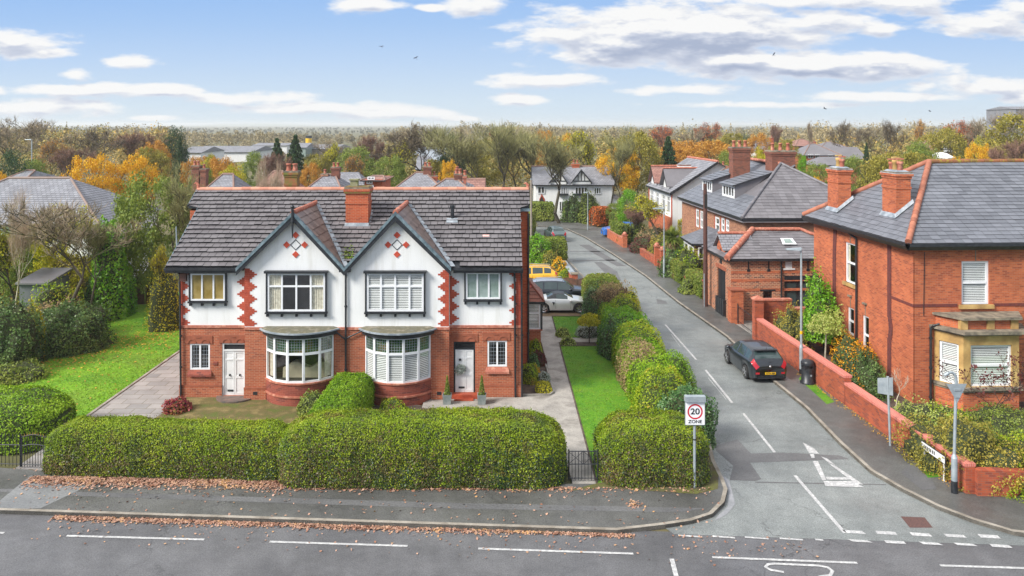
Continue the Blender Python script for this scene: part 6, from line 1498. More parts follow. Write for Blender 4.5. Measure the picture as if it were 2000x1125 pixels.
# ================================================================ cars
def car(name, label, loc, rz, kind, paint, group=None, L=4.3, W_=1.78, Hc=1.47, wr=.32, x_r=-1.33, x_f=1.32, plate=True, roofrails=False, softtop=False, rimc=None, roofm=None, scale=(1,1,1)):
    t = thing(name, label, 'car', loc, rz, group); t.scale = scale
    # stations: x, belt z, top z, belt half width, top half width  (fractions of L/2, Hc, W/2)
    PR = {
    'hatch':[(-1,.44,.52,.70,.5),(-.985,.56,.63,.86,.66),(-.93,.66,.74,.93,.74),(-.86,.665,.80,.95,.72),(-.68,.665,.955,.97,.66),(-.5,.66,.985,.98,.655),(-.1,.64,1.0,1,.66),(.12,.63,.985,1,.65),(.24,.63,.93,.99,.66),(.50,.63,.68,.97,.72),(.62,.61,.645,.95,.74),(.85,.53,.57,.90,.7),(.96,.45,.48,.80,.6),(1,.36,.39,.66,.5)],
    'suv':[(-1,.46,.52,.74,.6),(-.985,.6,.68,.88,.7),(-.93,.62,.84,.93,.72),(-.82,.63,.95,.95,.72),(-.6,.63,.985,.98,.72),(-.1,.62,1.0,1,.72),(.12,.61,.98,1,.71),(.24,.61,.93,.99,.71),(.5,.62,.67,.97,.74),(.62,.61,.65,.95,.76),(.88,.56,.6,.91,.74),(.97,.48,.51,.82,.66),(1,.4,.43,.7,.55)],
    'roadster':[(-1,.52,.58,.7,.5),(-.98,.62,.68,.84,.62),(-.88,.70,.745,.93,.7),(-.6,.73,.77,.97,.66),(-.45,.735,.82,.98,.62),(-.27,.735,.96,.98,.56),(-.1,.72,1.0,.98,.55),(.06,.71,.98,.98,.54),(.14,.71,.93,.97,.55),(.4,.70,.74,.96,.68),(.6,.665,.70,.95,.72),(.85,.58,.62,.9,.7),(.96,.48,.51,.8,.6),(1,.38,.41,.68,.5)]}
    st = np.array(PR[kind]); xs = np.linspace(-1,1,84)
    def itp(c): return np.interp(xs, st[:,0], st[:,c])
    sm = lambda a: np.convolve(np.pad(a,1,mode='edge'), [.2,.6,.2], 'valid')
    zb, zt, wb, wt = (sm(itp(i)) for i in (1,2,3,4)); zb *= Hc; zt *= Hc; wb *= W_/2; wt *= W_/2; X = xs*L/2
    bot = .2+.06*np.clip((np.abs(xs)-.85)/.15,0,1)
    R_ = wr+.055
    for xw in (x_r, x_f):
        d = X-xw; a = np.where(np.abs(d)<R_, wr+np.sqrt(np.clip(R_**2-d**2,0,None)), 0); bot = np.maximum(bot, a)
    n = len(X); prof = []
    for i in range(n):
        b0 = min(bot[i], zb[i]-.05); w_ = wb[i]; roof = zt[i]-zb[i] > .16
        mid = max((b0+zb[i])/2, b0+.02); cur = .03 if roof else .0
        prof.append([(w_*.95,b0),(w_*1.0,max(.5*Hc*.8,mid) if mid < zb[i]-.04 else mid),(w_*.985,zb[i]-.03),(w_*.955,zb[i]),(w_*.945+(wt[i]-w_*.945)*.12,zb[i]+(zt[i]-zb[i])*.1),
                     (wt[i]+(w_*.94-wt[i])*.10,zb[i]+(zt[i]-zb[i])*.88),(wt[i]*.93,zb[i]+(zt[i]-zb[i])*.97),(wt[i]*.7,zt[i]),(wt[i]*.35,zt[i]+.012),(0,zt[i]+.018)])
    P = np.array(prof); m_ = P.shape[1]
    full = np.zeros((n, 2*m_-1, 3))
    for i in range(n):
        for j in range(m_): full[i,j] = (X[i], P[i,j,0], P[i,j,1]); full[i,2*m_-2-j] = (X[i], -P[i,j,0], P[i,j,1])
    V = full.reshape(-1,3); K = 2*m_-1
    body, glass, tails, heads, top = [], [], [[],[]], [[],[]], []
    ws0 = {'hatch':(.16,.49),'suv':(.16,.49),'roadster':(.1,.39)}[kind]; rs0 = {'hatch':(-.90,-.70),'suv':(-.945,-.82),'roadster':(-.5,-.3)}[kind]
    cab = {'hatch':(-.74,.30),'suv':(-.84,.34),'roadster':(-.18,.27)}[kind]; pil = {'hatch':(-.44,-.02),'suv':(-.5,-.05),'roadster':()}[kind]
    for i in range(n-1):
        xm = (xs[i]+xs[i+1])/2
        for j in range(K-1):
            jj = min(j, K-2-j); f = (i*K+j,(i+1)*K+j,(i+1)*K+j+1,i*K+j+1); ht = zt[i]-zb[i]
            g = False
            if jj == 4 and cab[0]<xm<cab[1] and ht > .22 and not any(abs(xm-p)<.022 for p in pil): g = True
            if ws0[0]<xm<ws0[1] and jj >= 6 : g = True
            if rs0[0]<xm<rs0[1] and jj >= 6 : g = True
            side = 0 if j < m_-1 else 1
            if g: glass.append(f)
            elif xm < -.88 and jj in (2,3,4) and kind != 'roadster': tails[side].append(f)
            elif xm < -.93 and jj == 2: tails[side].append(f)
            elif xm > .84 and jj in (2,3): heads[side].append(f)
            elif softtop and (jj >= 4) and -.5 < xm < .12: top.append(f)
            elif roofm and jj >= 6 and -.85<xm<.16: top.append(f)
            else: body.append(f)
    body.append(tuple(range(K))[::-1]); body.append(tuple((n-1)*K+j for j in range(K)))
    def sub(nm, faces, mat, sm_=True, off=0.0, par=t):
        if not faces: return
        idx = sorted({v for f in faces for v in f}); mp_ = {v:i for i,v in enumerate(idx)}
        me = bpy.data.meshes.new(nm); me.from_pydata([tuple(V[v]) for v in idx], [], [[mp_[v] for v in f] for f in faces]); me.polygons.foreach_set('use_smooth',[sm_]*len(faces)); me.update(); return link(nm, me, mat, par)
    bo = sub('body', body, paint); sub('window', glass, M['carglass'])
    for s in (0,1): sub('tail_light', tails[s], M['redlight']); sub('headlight', heads[s], M['carglass'] if kind!='roadster' else M['chrome'])
    if top: sub('roof', top, roofm or M['black'])
    b = MB(); b.box(-L*.46,L*.46,-W_*.44,W_*.44,.16,.3); b.box(x_r-R_,x_r+R_,-W_*.40,W_*.40,.16,wr+R_-.02); b.box(x_f-R_,x_f+R_,-W_*.40,W_*.40,.16,wr+R_-.02); b.build('underbody', M['tyre'], t, local=True)
    for xw in (x_r,x_f):
        for s in (-1,1):
            y = s*(W_/2-.115)
            def ring(b, r0, r1, ya, yb, nn=20):
                Vv_ = []
                for (r,yq) in ((r0,ya),(r1,yb)):
                    for i in range(nn): a = 6.2832*i/nn; Vv_.append((xw+r*math.cos(a), yq, wr+r*math.sin(a)))
                b.add(Vv_, [(i,(i+1)%nn,(i+1)%nn+nn,i+nn) for i in range(nn)], True)
            b = MB(); yo, yi = y+s*.1, y-s*.1; ring(b,wr,wr,yi,yo-s*.02); ring(b,wr,wr*.95,yo-s*.02,yo); ring(b,wr*.95,wr*.68,yo,yo); ring(b,wr*.68,wr*.66,yo,yo-s*.03); wo = b.build('wheel', M['tyre'], t, local=True)
            r = MB()
            for k in range(5):
                a = 6.2832*k/5+.3; ca, sa = math.cos(a), math.sin(a); w0, w1 = .05, .035
                r.add([(xw+ca*.03-sa*w0,yo-s*.01,wr+sa*.03+ca*w0),(xw+ca*.03+sa*w0,yo-s*.01,wr+sa*.03-ca*w0),(xw+ca*wr*.68+sa*w1,yo-s*.012,wr+sa*wr*.68-ca*w1),(xw+ca*wr*.68-sa*w1,yo-s*.012,wr+sa*wr*.68+ca*w1)],[(0,1,2,3)])
            ring(r,wr*.7,wr*.6,yo+s*.004,yo-s*.01); ring(r,.06,.0,yo+s*.004,yo-s*.008); r.build('rim', rimc or M['chrome'], wo, local=True)
    for s in (-1,1):
        b = MB(); xm = ws0[1]*L/2*.78; zz = .66*Hc; b.lathe((xm,s*(W_/2+.07),zz),[(.02,-.05),(.1,-.04),(.11,.03),(.05,.075),(.0,.08)],8); b.box(xm-.03,xm+.03,min(s*(W_/2-.1),s*(W_/2+.05)),max(s*(W_/2-.1),s*(W_/2+.05)),zz-.03,zz+.01); b.build('door_mirror', paint, t, local=True)
    if plate:
        b = MB(); b.box(-L/2-.03,-L/2-.012,-.26,.26,.42,.53); p_ = b.build('number_plate', M['yellow'], t, local=True)
    b = MB()
    for xd in (pil[1] if pil else -.2, ws0[1]*.8, (pil[0] if pil else None)):
        if xd is None: continue
        for s in (-1,1):
            i = int((xd+1)/2*(n-1)); b.add([(X[i]-.006,s*(P[i,1,0]+.004),.3),(X[i]+.006,s*(P[i,1,0]+.004),.3),(X[i]+.006,s*(P[i,2,0]+.006),zb[i]-.03),(X[i]-.006,s*(P[i,2,0]+.006),zb[i]-.03)],[(0,1,2,3)])
    b.build('door_seam', M['tyre'], t, local=True)
    if roofrails:
        for s in (-1,1): b = MB(); y = s*wt[n//3]*.86; b.tube((-L*.36,y,Hc*.985),(L*.06,y,Hc*1.03),.02,.02,6); b.tube((-L*.36,y,Hc*1.0),(-L*.36,y,Hc*.93),.02,.02,5); b.tube((L*.06,y,Hc*1.03),(L*.06,y,Hc*.96),.02,.02,5); b.build('roof_rail', M['chrome'], t, local=True)
    return t
def paintm(name, c, metal=.3, rough=.28): return plain(name, c, tuple(x*.92 for x in c[:3])+(1,), 2, rough, metal=metal, coat=.6)
def text_mesh(name, s, size, mat, parent, loc, rot, ext=.004, font_scale=(1,1)):
    cu = bpy.data.curves.new(name, 'FONT'); cu.body = s; cu.size = size; cu.extrude = ext; cu.align_x = 'CENTER'; cu.align_y = 'CENTER'; cu.offset = size*.018
    o = bpy.data.objects.new(name, cu); me = bpy.data.meshes.new_from_object(o); bpy.data.objects.remove(o)
    from mathutils import Matrix, Euler
    me.transform(Matrix.Translation(loc) @ Euler(rot).to_matrix().to_4x4() @ Matrix.Diagonal((font_scale[0],font_scale[1],1,1)))
    return link(name, me, mat, parent)
ang = math.atan2(1, k3)          # heading up the street
wv = G(1457,740); cxx, cyy = 12.62, 39.65
hb = car('parked_hatchback', 'dark grey hatchback parked with two wheels on the kerb near the litter bin', (cxx,cyy,.03), ang+R(1.5), 'hatch', paintm('charcoal_paint', S(52,58,64), .55, .3), L=4.1, W_=1.88, Hc=1.46, x_r=-1.2, x_f=1.22)
b = MB(); b.tube((-1.5,.0,1.42),(-1.66,.0,1.6),.01,.006,5); b.build('aerial', M['black'], hb, local=True)
b = MB(); b.box(-2.0,-1.96,-.03,.03,.96,.99); b.tube((-1.98,-.05,.98),(-1.9,-.4,1.03),.015,.01,5); b.build('rear_wiper', M['black'], hb, local=True)
b = MB(); b.box(-1.62,-1.40,-.56,.56,1.425,1.455); b.build('spoiler', M['black'], hb, local=True)
b = MB(); b.lathe((-2.05,0,.8),[(.0,-.04),(.06,-.03),(.06,.03),(.0,.04)],10); b.build('badge', M['chrome'], hb, local=True)
for s in (-1,1): b = MB(); b.box(-2.075,-2.04,s*.62-.09,s*.62+.09,.44,.52); b.build('rear_reflector', M['redlight'], hb, local=True)
text_mesh('plate_lettering', 'GT16 XBR', .1, M['black'], hb, (-2.085,0,.475), (R(90),0,R(-90)), .002)
b = MB(); b.box(-2.05,-1.9,-.62,.62,.22,.36); b.build('rear_bumper', M['black'], hb, local=True)
rd_ = car('silver_roadster', 'silver two seat roadster with black soft top on the driveway', (3.95,52.15,.07), 0, 'roadster', paintm('silver_paint', S(214,217,217), .15, .3), L=3.85, W_=1.68, Hc=1.24, wr=.31, x_r=-1.15, x_f=1.12, softtop=True, plate=False)
b = MB(); b.fprism(frameF(52.15-.84,3.95,.07), [(-.62,.75),(-.45,.72),(-.52,.55),(-.5,.45)], -.01, .012); b.build('side_intake', M['black'], rd_)
car('dark_suv', 'dark blue black estate car with silver roof rails behind the silver roadster', (3.95,54.6,.07), 0, 'suv', paintm('midnight_paint', S(38,44,54), .5, .3), L=4.2, W_=1.82, Hc=1.6, x_r=-1.25, x_f=1.25, roofrails=True, roofm=paintm('pale_roof_paint', S(168,178,190), .5, .3), plate=False)
car('yellow_hatchback', 'bright yellow crossover car with roof bars beyond the wooden fence', (2.3,60.0,.11), R(180), 'hatch', paintm('yellow_paint', S(232,176,40), .1, .3), L=4.0, W_=1.75, Hc=1.55, x_r=-1.2, x_f=1.2, roofrails=True, plate=False)
car('blue_car', 'bright blue car on a drive beside the orange beech hedge', (13.0,86.5,.12), R(185), 'suv', paintm('blue_paint', S(40,110,200), .2, .3), L=4.0, W_=1.72, Hc=1.55, x_r=-1.2, x_f=1.2)
car('distant_car', 'small grey car with red rear lamps parked far up the street on the left', (5.75,84.5,.01), ang+R(8), 'hatch', paintm('grey_green_paint', S(110,128,130), .4, .3), L=3.9, W_=1.7, Hc=1.5, x_r=-1.2, x_f=1.2)
car('white_van', 'white vehicle half hidden behind shrubs beside the far white house', (13.6,97.5,0), R(200), 'suv', paintm('white_paint_body', S(225,228,230), 0, .35), L=4.6, W_=1.9, Hc=2.1, wr=.34, x_r=-1.4, x_f=1.4, plate=False)

# ================================================================ street furniture
# 20 zone sign
sy_ = 26.6; sxx = XA(1356.5,sy_)
t = thing('zone_sign', 'white 20 ZONE speed sign with red ring on a grey pole by the corner hedge', 'road sign', (sxx,sy_,Z1))
b = MB(); b.tube((0,0,-.05),(0,0,3.02),.045,.045,12); b.build('pole', M['galv'], t, local=True)
b = MB(); b.tube((0,0,1.6),(0,0,1.65),.05,.05,10); b.build('pole_band', M['black'], t, local=True)
b = MB(); b.box(-.34,.34,-.07,-.05,2.12,2.9); pl_ = b.build('sign_plate', plain('sign_grey_edge', S(120,128,130), None, 3, .4), t, local=True)
b = MB(); b.box(-.32,.32,-.078,-.0705,2.14,2.88); b.build('sign_face', plain('sign_white', S(240,240,240), S(232,232,232), 3, .4), pl_, local=True)
def ringf(b, cx0, cz0, r0, r1, y, n=36):
    V_ = [(cx0+r*math.cos(6.2832*i/n), y, cz0+r*math.sin(6.2832*i/n)) for r in (r0,r1) for i in range(n)]
    b.add(V_, [(i,(i+1)%n,(i+1)%n+n,i+n) for i in range(n)])
b = MB(); ringf(b, 0, 2.58, .255, .205, -.0815); b.build('red_ring', plain('sign_red', S(205,30,50), S(195,28,46), 3, .4), pl_, local=True)
text_mesh('speed_number', '20', .28, M['black'], pl_, (0,-.083,2.58), (R(90),0,0), .002, (1.12,1))
text_mesh('zone_lettering', 'ZONE', .15, M['black'], pl_, (0,-.083,2.245), (R(90),0,0), .002, (1.12,1))
b = MB(); b.box(-.34,.34,-.16,.06,2.915,3.1); b.build('light_box', M['galv'], t, local=True)
# back of a square sign
x0_, y0_ = XA(1739,30.1), 30.1; t = thing('square_sign', 'grey back of a square road sign on a leaning grey pole by the wall', 'road sign', (x0_,y0_,Z1), 0)
b = MB(); b.tube((0,0,-.05),(-.1,0,2.62),.045,.045,10); b.build('pole', M['galv'], t, local=True)
b = MB(); b.add([(-.42,.1,1.95),(.06,-.09,1.92),(.05,-.09,2.6),(-.43,.1,2.52)]+[(-.42,.13,1.95),(.06,-.06,1.92),(.05,-.06,2.6),(-.43,.13,2.52)],[(0,1,2,3),(7,6,5,4),(0,4,5,1),(1,5,6,2),(2,6,7,3),(3,7,4,0)]); b.build('sign_plate', M['galv'], t, local=True)
# give way back with swan neck lamp
x0_, y0_ = XA(1864,26.25), 26.25; t = thing('give_way_sign', 'grey back of a triangular give way sign on a pole with curved lamp arm', 'road sign', (x0_,y0_,Z1), 0)
b = MB(); b.tube((0,0,-.05),(0,0,.4),.105,.105,12); b.build('base', M['black'], t, local=True)
b = MB(); b.tube((0,0,.4),(0,0,1.15),.1,.1,12); b.tube((0,0,1.15),(0,0,1.28),.1,.05,12,False); b.tube((0,0,1.28),(.06,0,3.7),.05,.05,10)
pts = [(.06+.0,0,3.7),(.05,0,3.82),(-.0,0,3.92),(-.09,0,3.98),(-.2,0,3.96),(-.28,-.0,3.9)]; b.path(pts,.045,8); b.build('pole', M['galv'], t, local=True)
b = MB(); b.tube((-.2,0,3.955),(-.33,0,3.87),.06,.05,8); b.build('lamp', M['galv'], t, local=True)
b = MB(); b.fprism(frameF(y0_,x0_,0), [(-.3,3.62+Z1),(.37,3.62+Z1),(.06,3.0+Z1)], .055,.075); b.build('sign_plate', M['galv'], t)
b = MB(); b.box(-.05,.16,-.1,-.055,3.4,3.46); b.box(-.02,.14,-.1,-.055,3.16,3.22); b.build('bracket', M['galv'], t, local=True)
# street name plate on two legs
sn = (wx(28.3)-.32, 28.35); t = thing('street_name_plate', 'white street name plate on two short legs in front of the low wall', 'street sign', (sn[0],sn[1],Z1))
d_ = Vector((.049,-1,0)); 
for f in (.12,1.25): b = MB(); q_ = d_*f; b.box(q_.x-.025,q_.x+.02,q_.y-.025,q_.y+.02,0,.8); b.build('leg', M['white'], t, local=True)
b = MB(); p = d_*0; q_ = d_*1.4; b.add([(p.x-.05,p.y,.62),(q_.x-.05,q_.y,.62),(q_.x-.05,q_.y,.9),(p.x-.05,p.y,.9),(p.x-.02,p.y,.62),(q_.x-.02,q_.y,.62),(q_.x-.02,q_.y,.9),(p.x-.02,p.y,.9)],[(0,1,2,3),(7,6,5,4),(3,2,6,7),(0,4,5,1),(0,3,7,4),(1,5,6,2)]); pl_ = b.build('name_plate', M['black'], t, local=True)
b = MB(); p = d_*.02; q_ = d_*1.38; b.add([(p.x-.054,p.y,.64),(q_.x-.054,q_.y,.64),(q_.x-.054,q_.y,.88),(p.x-.054,p.y,.88)],[(0,1,2,3)]); b.build('plate_face', M['white'], pl_, local=True)
b = MB()
for i,(u,w_) in enumerate(((.16,.05),(.25,.07),(.36,.05),(.45,.06),(.55,.05),(.66,.06),(.76,.05))): p = d_*u; q_ = d_*(u+w_); b.add([(p.x-.058,p.y,.70),(q_.x-.058,q_.y,.70),(q_.x-.058,q_.y,.82),(p.x-.058,p.y,.82)],[(0,1,2,3)])
b.build('plate_lettering', M['black'], pl_, local=True)
# litter bin
t = thing('litter_bin', 'black cylindrical litter bin beside the lamp post and brick wall', 'litter bin', (XA(1577.5,37.4),37.4,Z1))
b = MB(); b.lathe((0,0,0),[(.34,0),(.34,.08),(.29,.11),(.285,.72)],20); b.build('body', M['black'], t, local=True)
b = MB(); b.lathe((0,0,.0),[(.22,.72),(.22,.86)],16); b.build('inner_liner', M['dark'], t, local=True)
b = MB(); b.lathe((0,0,0),[(.3,.86),(.31,.98),(.26,1.06),(.12,1.1)],20); b.build('lid', M['black'], t, local=True)
for i in range(4): a = .8+i*1.57; b = MB(); b.box(math.cos(a)*.26-.04,math.cos(a)*.26+.04,math.sin(a)*.26-.04,math.sin(a)*.26+.04,.7,.88); b.build('lid_support', M['black'], t, local=True)
b = MB(); b.fprism(frameF(37.4-.288,XA(1577.5,37.4),Z1), [(.05+.05*math.cos(a),.42+.05*math.sin(a)) for a in [i*.6283 for i in range(10)]], -.01,.005); b.build('round_emblem', M['lead'], t)
# bin footing
# lamp posts
def lamp(label, px, py, Yb, top, arm, r=.055, head=.34):
    x, y = G(px, py) if Yb is None else (XA(px,Yb), Yb); hgt = ZA(top,y)
    t = thing('lamp_post', label, 'lamp post', (x,y,Z1), 0, 'street lamps along the side road')
    b = MB(); b.tube((0,0,0),(0,0,1.3),r*1.6,r*1.6,12); b.tube((0,0,1.3),(0,0,1.45),r*1.6,r,12,False); b.tube((0,0,1.45),(0,0,hgt-Z1-.12),r,r*.8,10); b.build('column', M['galv'], t, local=True)
    b = MB(); z = hgt-Z1-.1; b.tube((0,0,z-.02),(-.12,0,z),.04,.04,6); b.add([(-arm,-.11,z+.03),(-.08,-.13,z+.0),(-.08,.13,z+.0),(-arm,.11,z+.03),(-arm,-.09,z+.09),(-.0,-.1,z+.13),(-.0,.1,z+.13),(-arm,.09,z+.09)],[(3,2,1,0),(4,5,6,7),(0,1,5,4),(1,2,6,5),(2,3,7,6),(3,0,4,7)]); b.build('lamp_head', M['galv'], t, local=True)
    return t
lp = lamp('tall grey street lamp beside the litter bin and brick wall', 1565, 735, 38.75, 485, .75, r=.06)
b = MB(); b.tube((0,0,1.95),(0,0,2.1),.068,.068,10); b.build('yellow_band', M['yellow'], lp, local=True)
b = MB(); b.tube((0,0,0),(0,0,.25),.1,.1,12); b.build('base_sleeve', M['black'], lp, local=True)
lamp('grey street lamp further up beside the cabbage palm garden', 1297, 545, 63.3, 406, .9)
lamp('tall lamp column among the trees at the far left above the roofs', 62, 0, 110, 272, .9, r=.09)
lamp('slim street lamp near the orange beech hedge at the bend', 1148, 442, 92, 375, .5, r=.05)
t = thing('telegraph_pole', 'dark red brown wooden pole in front of the Victorian house', 'utility pole', (XA(1378,53.2),53.2,Z1))
b = MB(); b.tube((0,0,0),(-.03,0,8.2),.16,.12,12); b.build('pole', M['pole'], t, local=True)
b = MB(); b.box(-.1,.08,-.17,-.11,6.6,7.5); b.build('cable_box', M['dark'], t, local=True)
b = MB(); b.tube((-.12,-.14,0),(-.12,-.14,2.2),.035,.035,6); b.build('cable_guard', M['galv'], t, local=True)
t = thing('slim_pole', 'pale slender pole rising just behind the right end of the main roof', 'utility pole', (XA(1037.5,72),72,0))
b = MB(); b.tube((0,0,0),(0,0,ZA(351,72)),.11,.075,10); b.build('pole', plain('pale_pole', S(160,150,138), S(140,130,120), 2, .8), t, local=True); b = MB(); b.tube((0,0,ZA(351,72)),(0,0,ZA(351,72)+.1),.09,.09,8); b.build('pole_cap', M['galv'], t, local=True)
# wooden fence between the drives (scalloped)
t = thing('wooden_fence', 'brown close board fence with scalloped tops between the parked cars', 'fence', (1.3,56.6,0))
for k in range(4):
    b = MB(); w0 = k*1.38
    for i in range(12):
        f = i/12; hgt = 1.22+.15*math.sin((f+.04)*3.1416); b.box(w0+f*1.36,w0+f*1.36+.105,0,.02+.004*(i%2),.1,hgt)
    b.build('fence_panel', M['woodf'], t, local=True)
for k in range(5): b = MB(); b.box(k*1.38-.05,k*1.38+.03,-.03,.06,0,1.32); b.build('fence_post', M['woodf'], t, local=True)
t = thing('low_wall', 'low white capped brick wall with an end pier beyond the fence', 'wall', (5.35,59.6,0))
b = MB(); b.slab([(0,0),(.3,0),(.0,6),(-.3,6)],0,.95); b.build('brickwork', M['brickW'], t, local=True)
b = MB(); b.slab([(-.05,0),(.35,0),(.05,6),(-.35,6)],.95,1.05); b.build('coping', M['lead'], t, local=True)
pier('gate_pier', 'small square brick pier beside the yellow shrub and wooden fence', 5.5, 59.2, .45, 1.15, M['brickW'], M['stonedark'], cap='flat')
# birds
for i,(px,py,s_,lb) in enumerate(((1611,212,.9,'bird with spread wings flying above the right hand trees'),(1816,217,.9,'bird banking in the sky near the right edge'),(745,91,.5,'tiny dark bird high in the sky above the middle chimney'),(812,113,.5,'tiny dark bird high in the sky right of the middle'),(1511,106,.4,'tiny dark bird in front of the large cloud'))):
    Y = 110; x, z = XA(px,Y), ZA(py,Y); t = thing('flying_bird', lb, 'bird', (x,Y,z), i*.7, 'birds in the sky'); t.rotation_euler = (0.3*i,.5-.3*i,.7)
    b = MB(); b.lathe((0,0,0),[(.0,-.16),(.045,-.09),(.06,0),(.045,.1),(.0,.17)],8); V_ = b.v; b.v = [(v[0],v[2]*s_*1.4,v[1]) for v in V_]
    b.add([(0,.07,.01),(.22,.1,.09),(.48,-.02,.04),(.22,-.04,.08),(0,-.06,.01)],[(0,1,2,3,4)]); b.add([(0,.07,.01),(-.22,.1,.09),(-.48,-.02,.04),(-.22,-.04,.08),(0,-.06,.01)],[(4,3,2,1,0)]); b.add([(0,-.15,0),(.07,-.3,0),(-.07,-.3,0)],[(0,1,2)])
    o = b.build('body', plain('dark_feather', S(50,54,66), None, 3, .8) if i == 0 else bpy.data.materials['dark_feather'], t, local=True)
# ================================================================ houses further off
M['ridgefar'] = plain('dull_ridge_tile', S(150,118,104), S(126,102,92), 1, .8)
def far_house(label, pl, pr, Y, eave, ridge, depth=9, hip=(1,1), wall='brickV', roof='roofflat', stacks=(), wins=(), name='house', cat='house', gables=(), base=0, ridge_side=0, rtile=True, porch=None):
    """camera-facing block: pl, pr wall edges; eave and ridge rows; stacks = (column, top row, width, mat)"""
    xa, xb = XA(pl,Y), XA(pr,Y); ze = ZA(eave,Y); Yr = Y+depth/2; zr = ZA(ridge,Yr)
    t = thing(name, label, cat, (xa,Y,base))
    b = MB(); b.box(xa,xb,Y,Y+depth,base,ze)
    if not hip[0]: b.add([(xa,Y,ze),(xa,Y+depth,ze),(xa,Yr,zr-.1)],[(0,1,2)])
    if not hip[1]: b.add([(xb,Y,ze),(xb,Y+depth,ze),(xb,Yr,zr-.1)],[(0,1,2)])
    b.build('wall', M[wall], t)
    o = .35; hl = min((xb-xa)/2-.2, depth/2)
    A,B,C,D = [Vector(v) for v in ((xa-o,Y-o,ze-.05),(xb+o,Y-o,ze-.05),(xb+o,Y+depth+o,ze-.05),(xa-o,Y+depth+o,ze-.05))]
    E = Vector((xa-o+(hl if hip[0] else 0),Yr,zr)); G_ = Vector((xb+o-(hl if hip[1] else 0),Yr,zr))
    b = MB(); b.add([A,B,C,D,E,G_],[(0,1,5,4),(2,3,4,5),(3,0,4),(1,2,5)]); b.add([A,B,C,D],[(3,2,1,0)]); rf = b.build('roof', M[roof], t)
    if rtile:
        b = MB(); b.tube(E,G_,.14,.14,6)
        for p,q_,h_ in ((A,E,hip[0]),(B,G_,hip[1])):
            if h_: b.tube(p,q_,.1,.1,6)
        b.build('ridge', M['ridgefar'] if rtile is True else M[rtile], rf)
    b = MB(); b.box(xa-o-.05,xb+o+.05,Y-o-.1,Y-o,ze-.15,ze-.03); b.build('gutter', M['black'], t)
    for (px,top,wp,mt) in stacks:
        w_ = wp*Yr/F/2; xc = XA(px,Yr); chimney(t, xc-w_,xc+w_,Yr-.4,Yr+.4, ze+.3, ZA(top,Yr), M[mt], pots=2 if wp > 12 else 1, cap=.14, poth=.45)
    for (p0,p1,t0,t1,c_) in wins:
        fit_window(t, frameF(Y), XA(p0,Y)-0,XA(p1,Y),ZA(t1,Y),ZA(t0,Y),c_, fill='dark', solid=True, inset=-.08, fw=.09)
    for (pa,pm,pb,top,ez) in gables:       # cross gables facing the camera
        x0,xm,x1 = XA(pa,Y-.3),XA(pm,Y-.3),XA(pb,Y-.3); z0 = ZA(ez,Y-.3); z1 = ZA(top,Y-.3); gy = Y-.3
        b = MB(); b.fprism(frameF(gy), [(x0,z0-.4),(x1,z0-.4),(x1,z0),(xm,z1),(x0,z0)], -.25, 0); b.build('gable_wall', M['render'], t)
        yb = Y+(z1-ze)/max(zr-ze,.1)*depth/2
        for s_,xe in ((-1,x0),(1,x1)):
            b = MB(); e_ = xe+s_*.15; b.add([(e_,gy-.25,z0-.15),(xm,gy-.25,z1+.1),(xm,yb,z1+.1),(e_,Y+.2,z0-.15),(e_,gy-.25,z0-.28),(xm,gy-.25,z1-.1)],[(0,1,2,3),(0,4,5,1)]); b.build('gable_roof', M[roof], t)
            b = MB(); b.add([(e_,gy-.27,z0-.13),(xm,gy-.27,z1+.12),(xm,gy-.27,z1-.12),(e_,gy-.27,z0-.38)],[(0,3,2,1)]); b.build('bargeboard', M['black'], t)
        b = MB(); b.box(x0,x1,gy-.03,gy-.005,z0-.05,z0+.08)
        for f in (.33,.5,.67):
            xx = x0+(x1-x0)*f; zt = z0+(z1-z0)*(1-abs(f-.5)*2)-.1; b.box(xx-.05,xx+.05,gy-.03,gy-.005,z0+.08,zt)
        b.build('timber_frame', M['black'], t)
    return t
# white house closing the street
wh = far_house('white rendered house with black timbered gables closing the far end of the street', 1046, 1196, 103, 360, 325, 9, (0,0), 'render', 'roofflat',
  stacks=((1124,318,14,'brickA'),), wins=((1123,1147,365,380,4),(1160,1174,366,379,3),(1050,1064,364,378,2),(1094,1108,365,380,4),(1122,1148,393,413,4),(1092,1106,393,413,3),(1076,1082,400,413,1)),
  gables=((1074,1092,1106,334,354),(1117,1135,1154,332,354)))
b = MB(); b.fprism(frameF(103.0), [(XA(1052,103)+.1,0),(XA(1052,103)+.1,2.6),(XA(1058,103),3.3),(XA(1064,103),2.6),(XA(1064,103),0)], 0,.05); b.build('porch_arch', M['quoin'], wh)
b = MB(); b.fprism(frameF(103.0), [(XA(1053.5,103),0),(XA(1053.5,103),2.4),(XA(1058,103),3.0),(XA(1062,103),2.4),(XA(1062,103),0)], 0,.08); b.build('porch_opening', M['dark'], wh)
for (pa,pb) in ((1119,1151),(1089,1109)): b = MB(); b.box(XA(pa,103),XA(pb,103),102.4,103,3.15,3.35); b.build('bay_roof', M['black'], wh)
b = MB(); b.box(XA(1172,103),XA(1206,103),103.4,108,0,2.7); b.build('garage_wing', M['white'], wh); b = MB(); b.box(XA(1170,103),XA(1208,103),103.1,108,2.7,2.95); b.build('garage_roof', M['slateB'], wh)

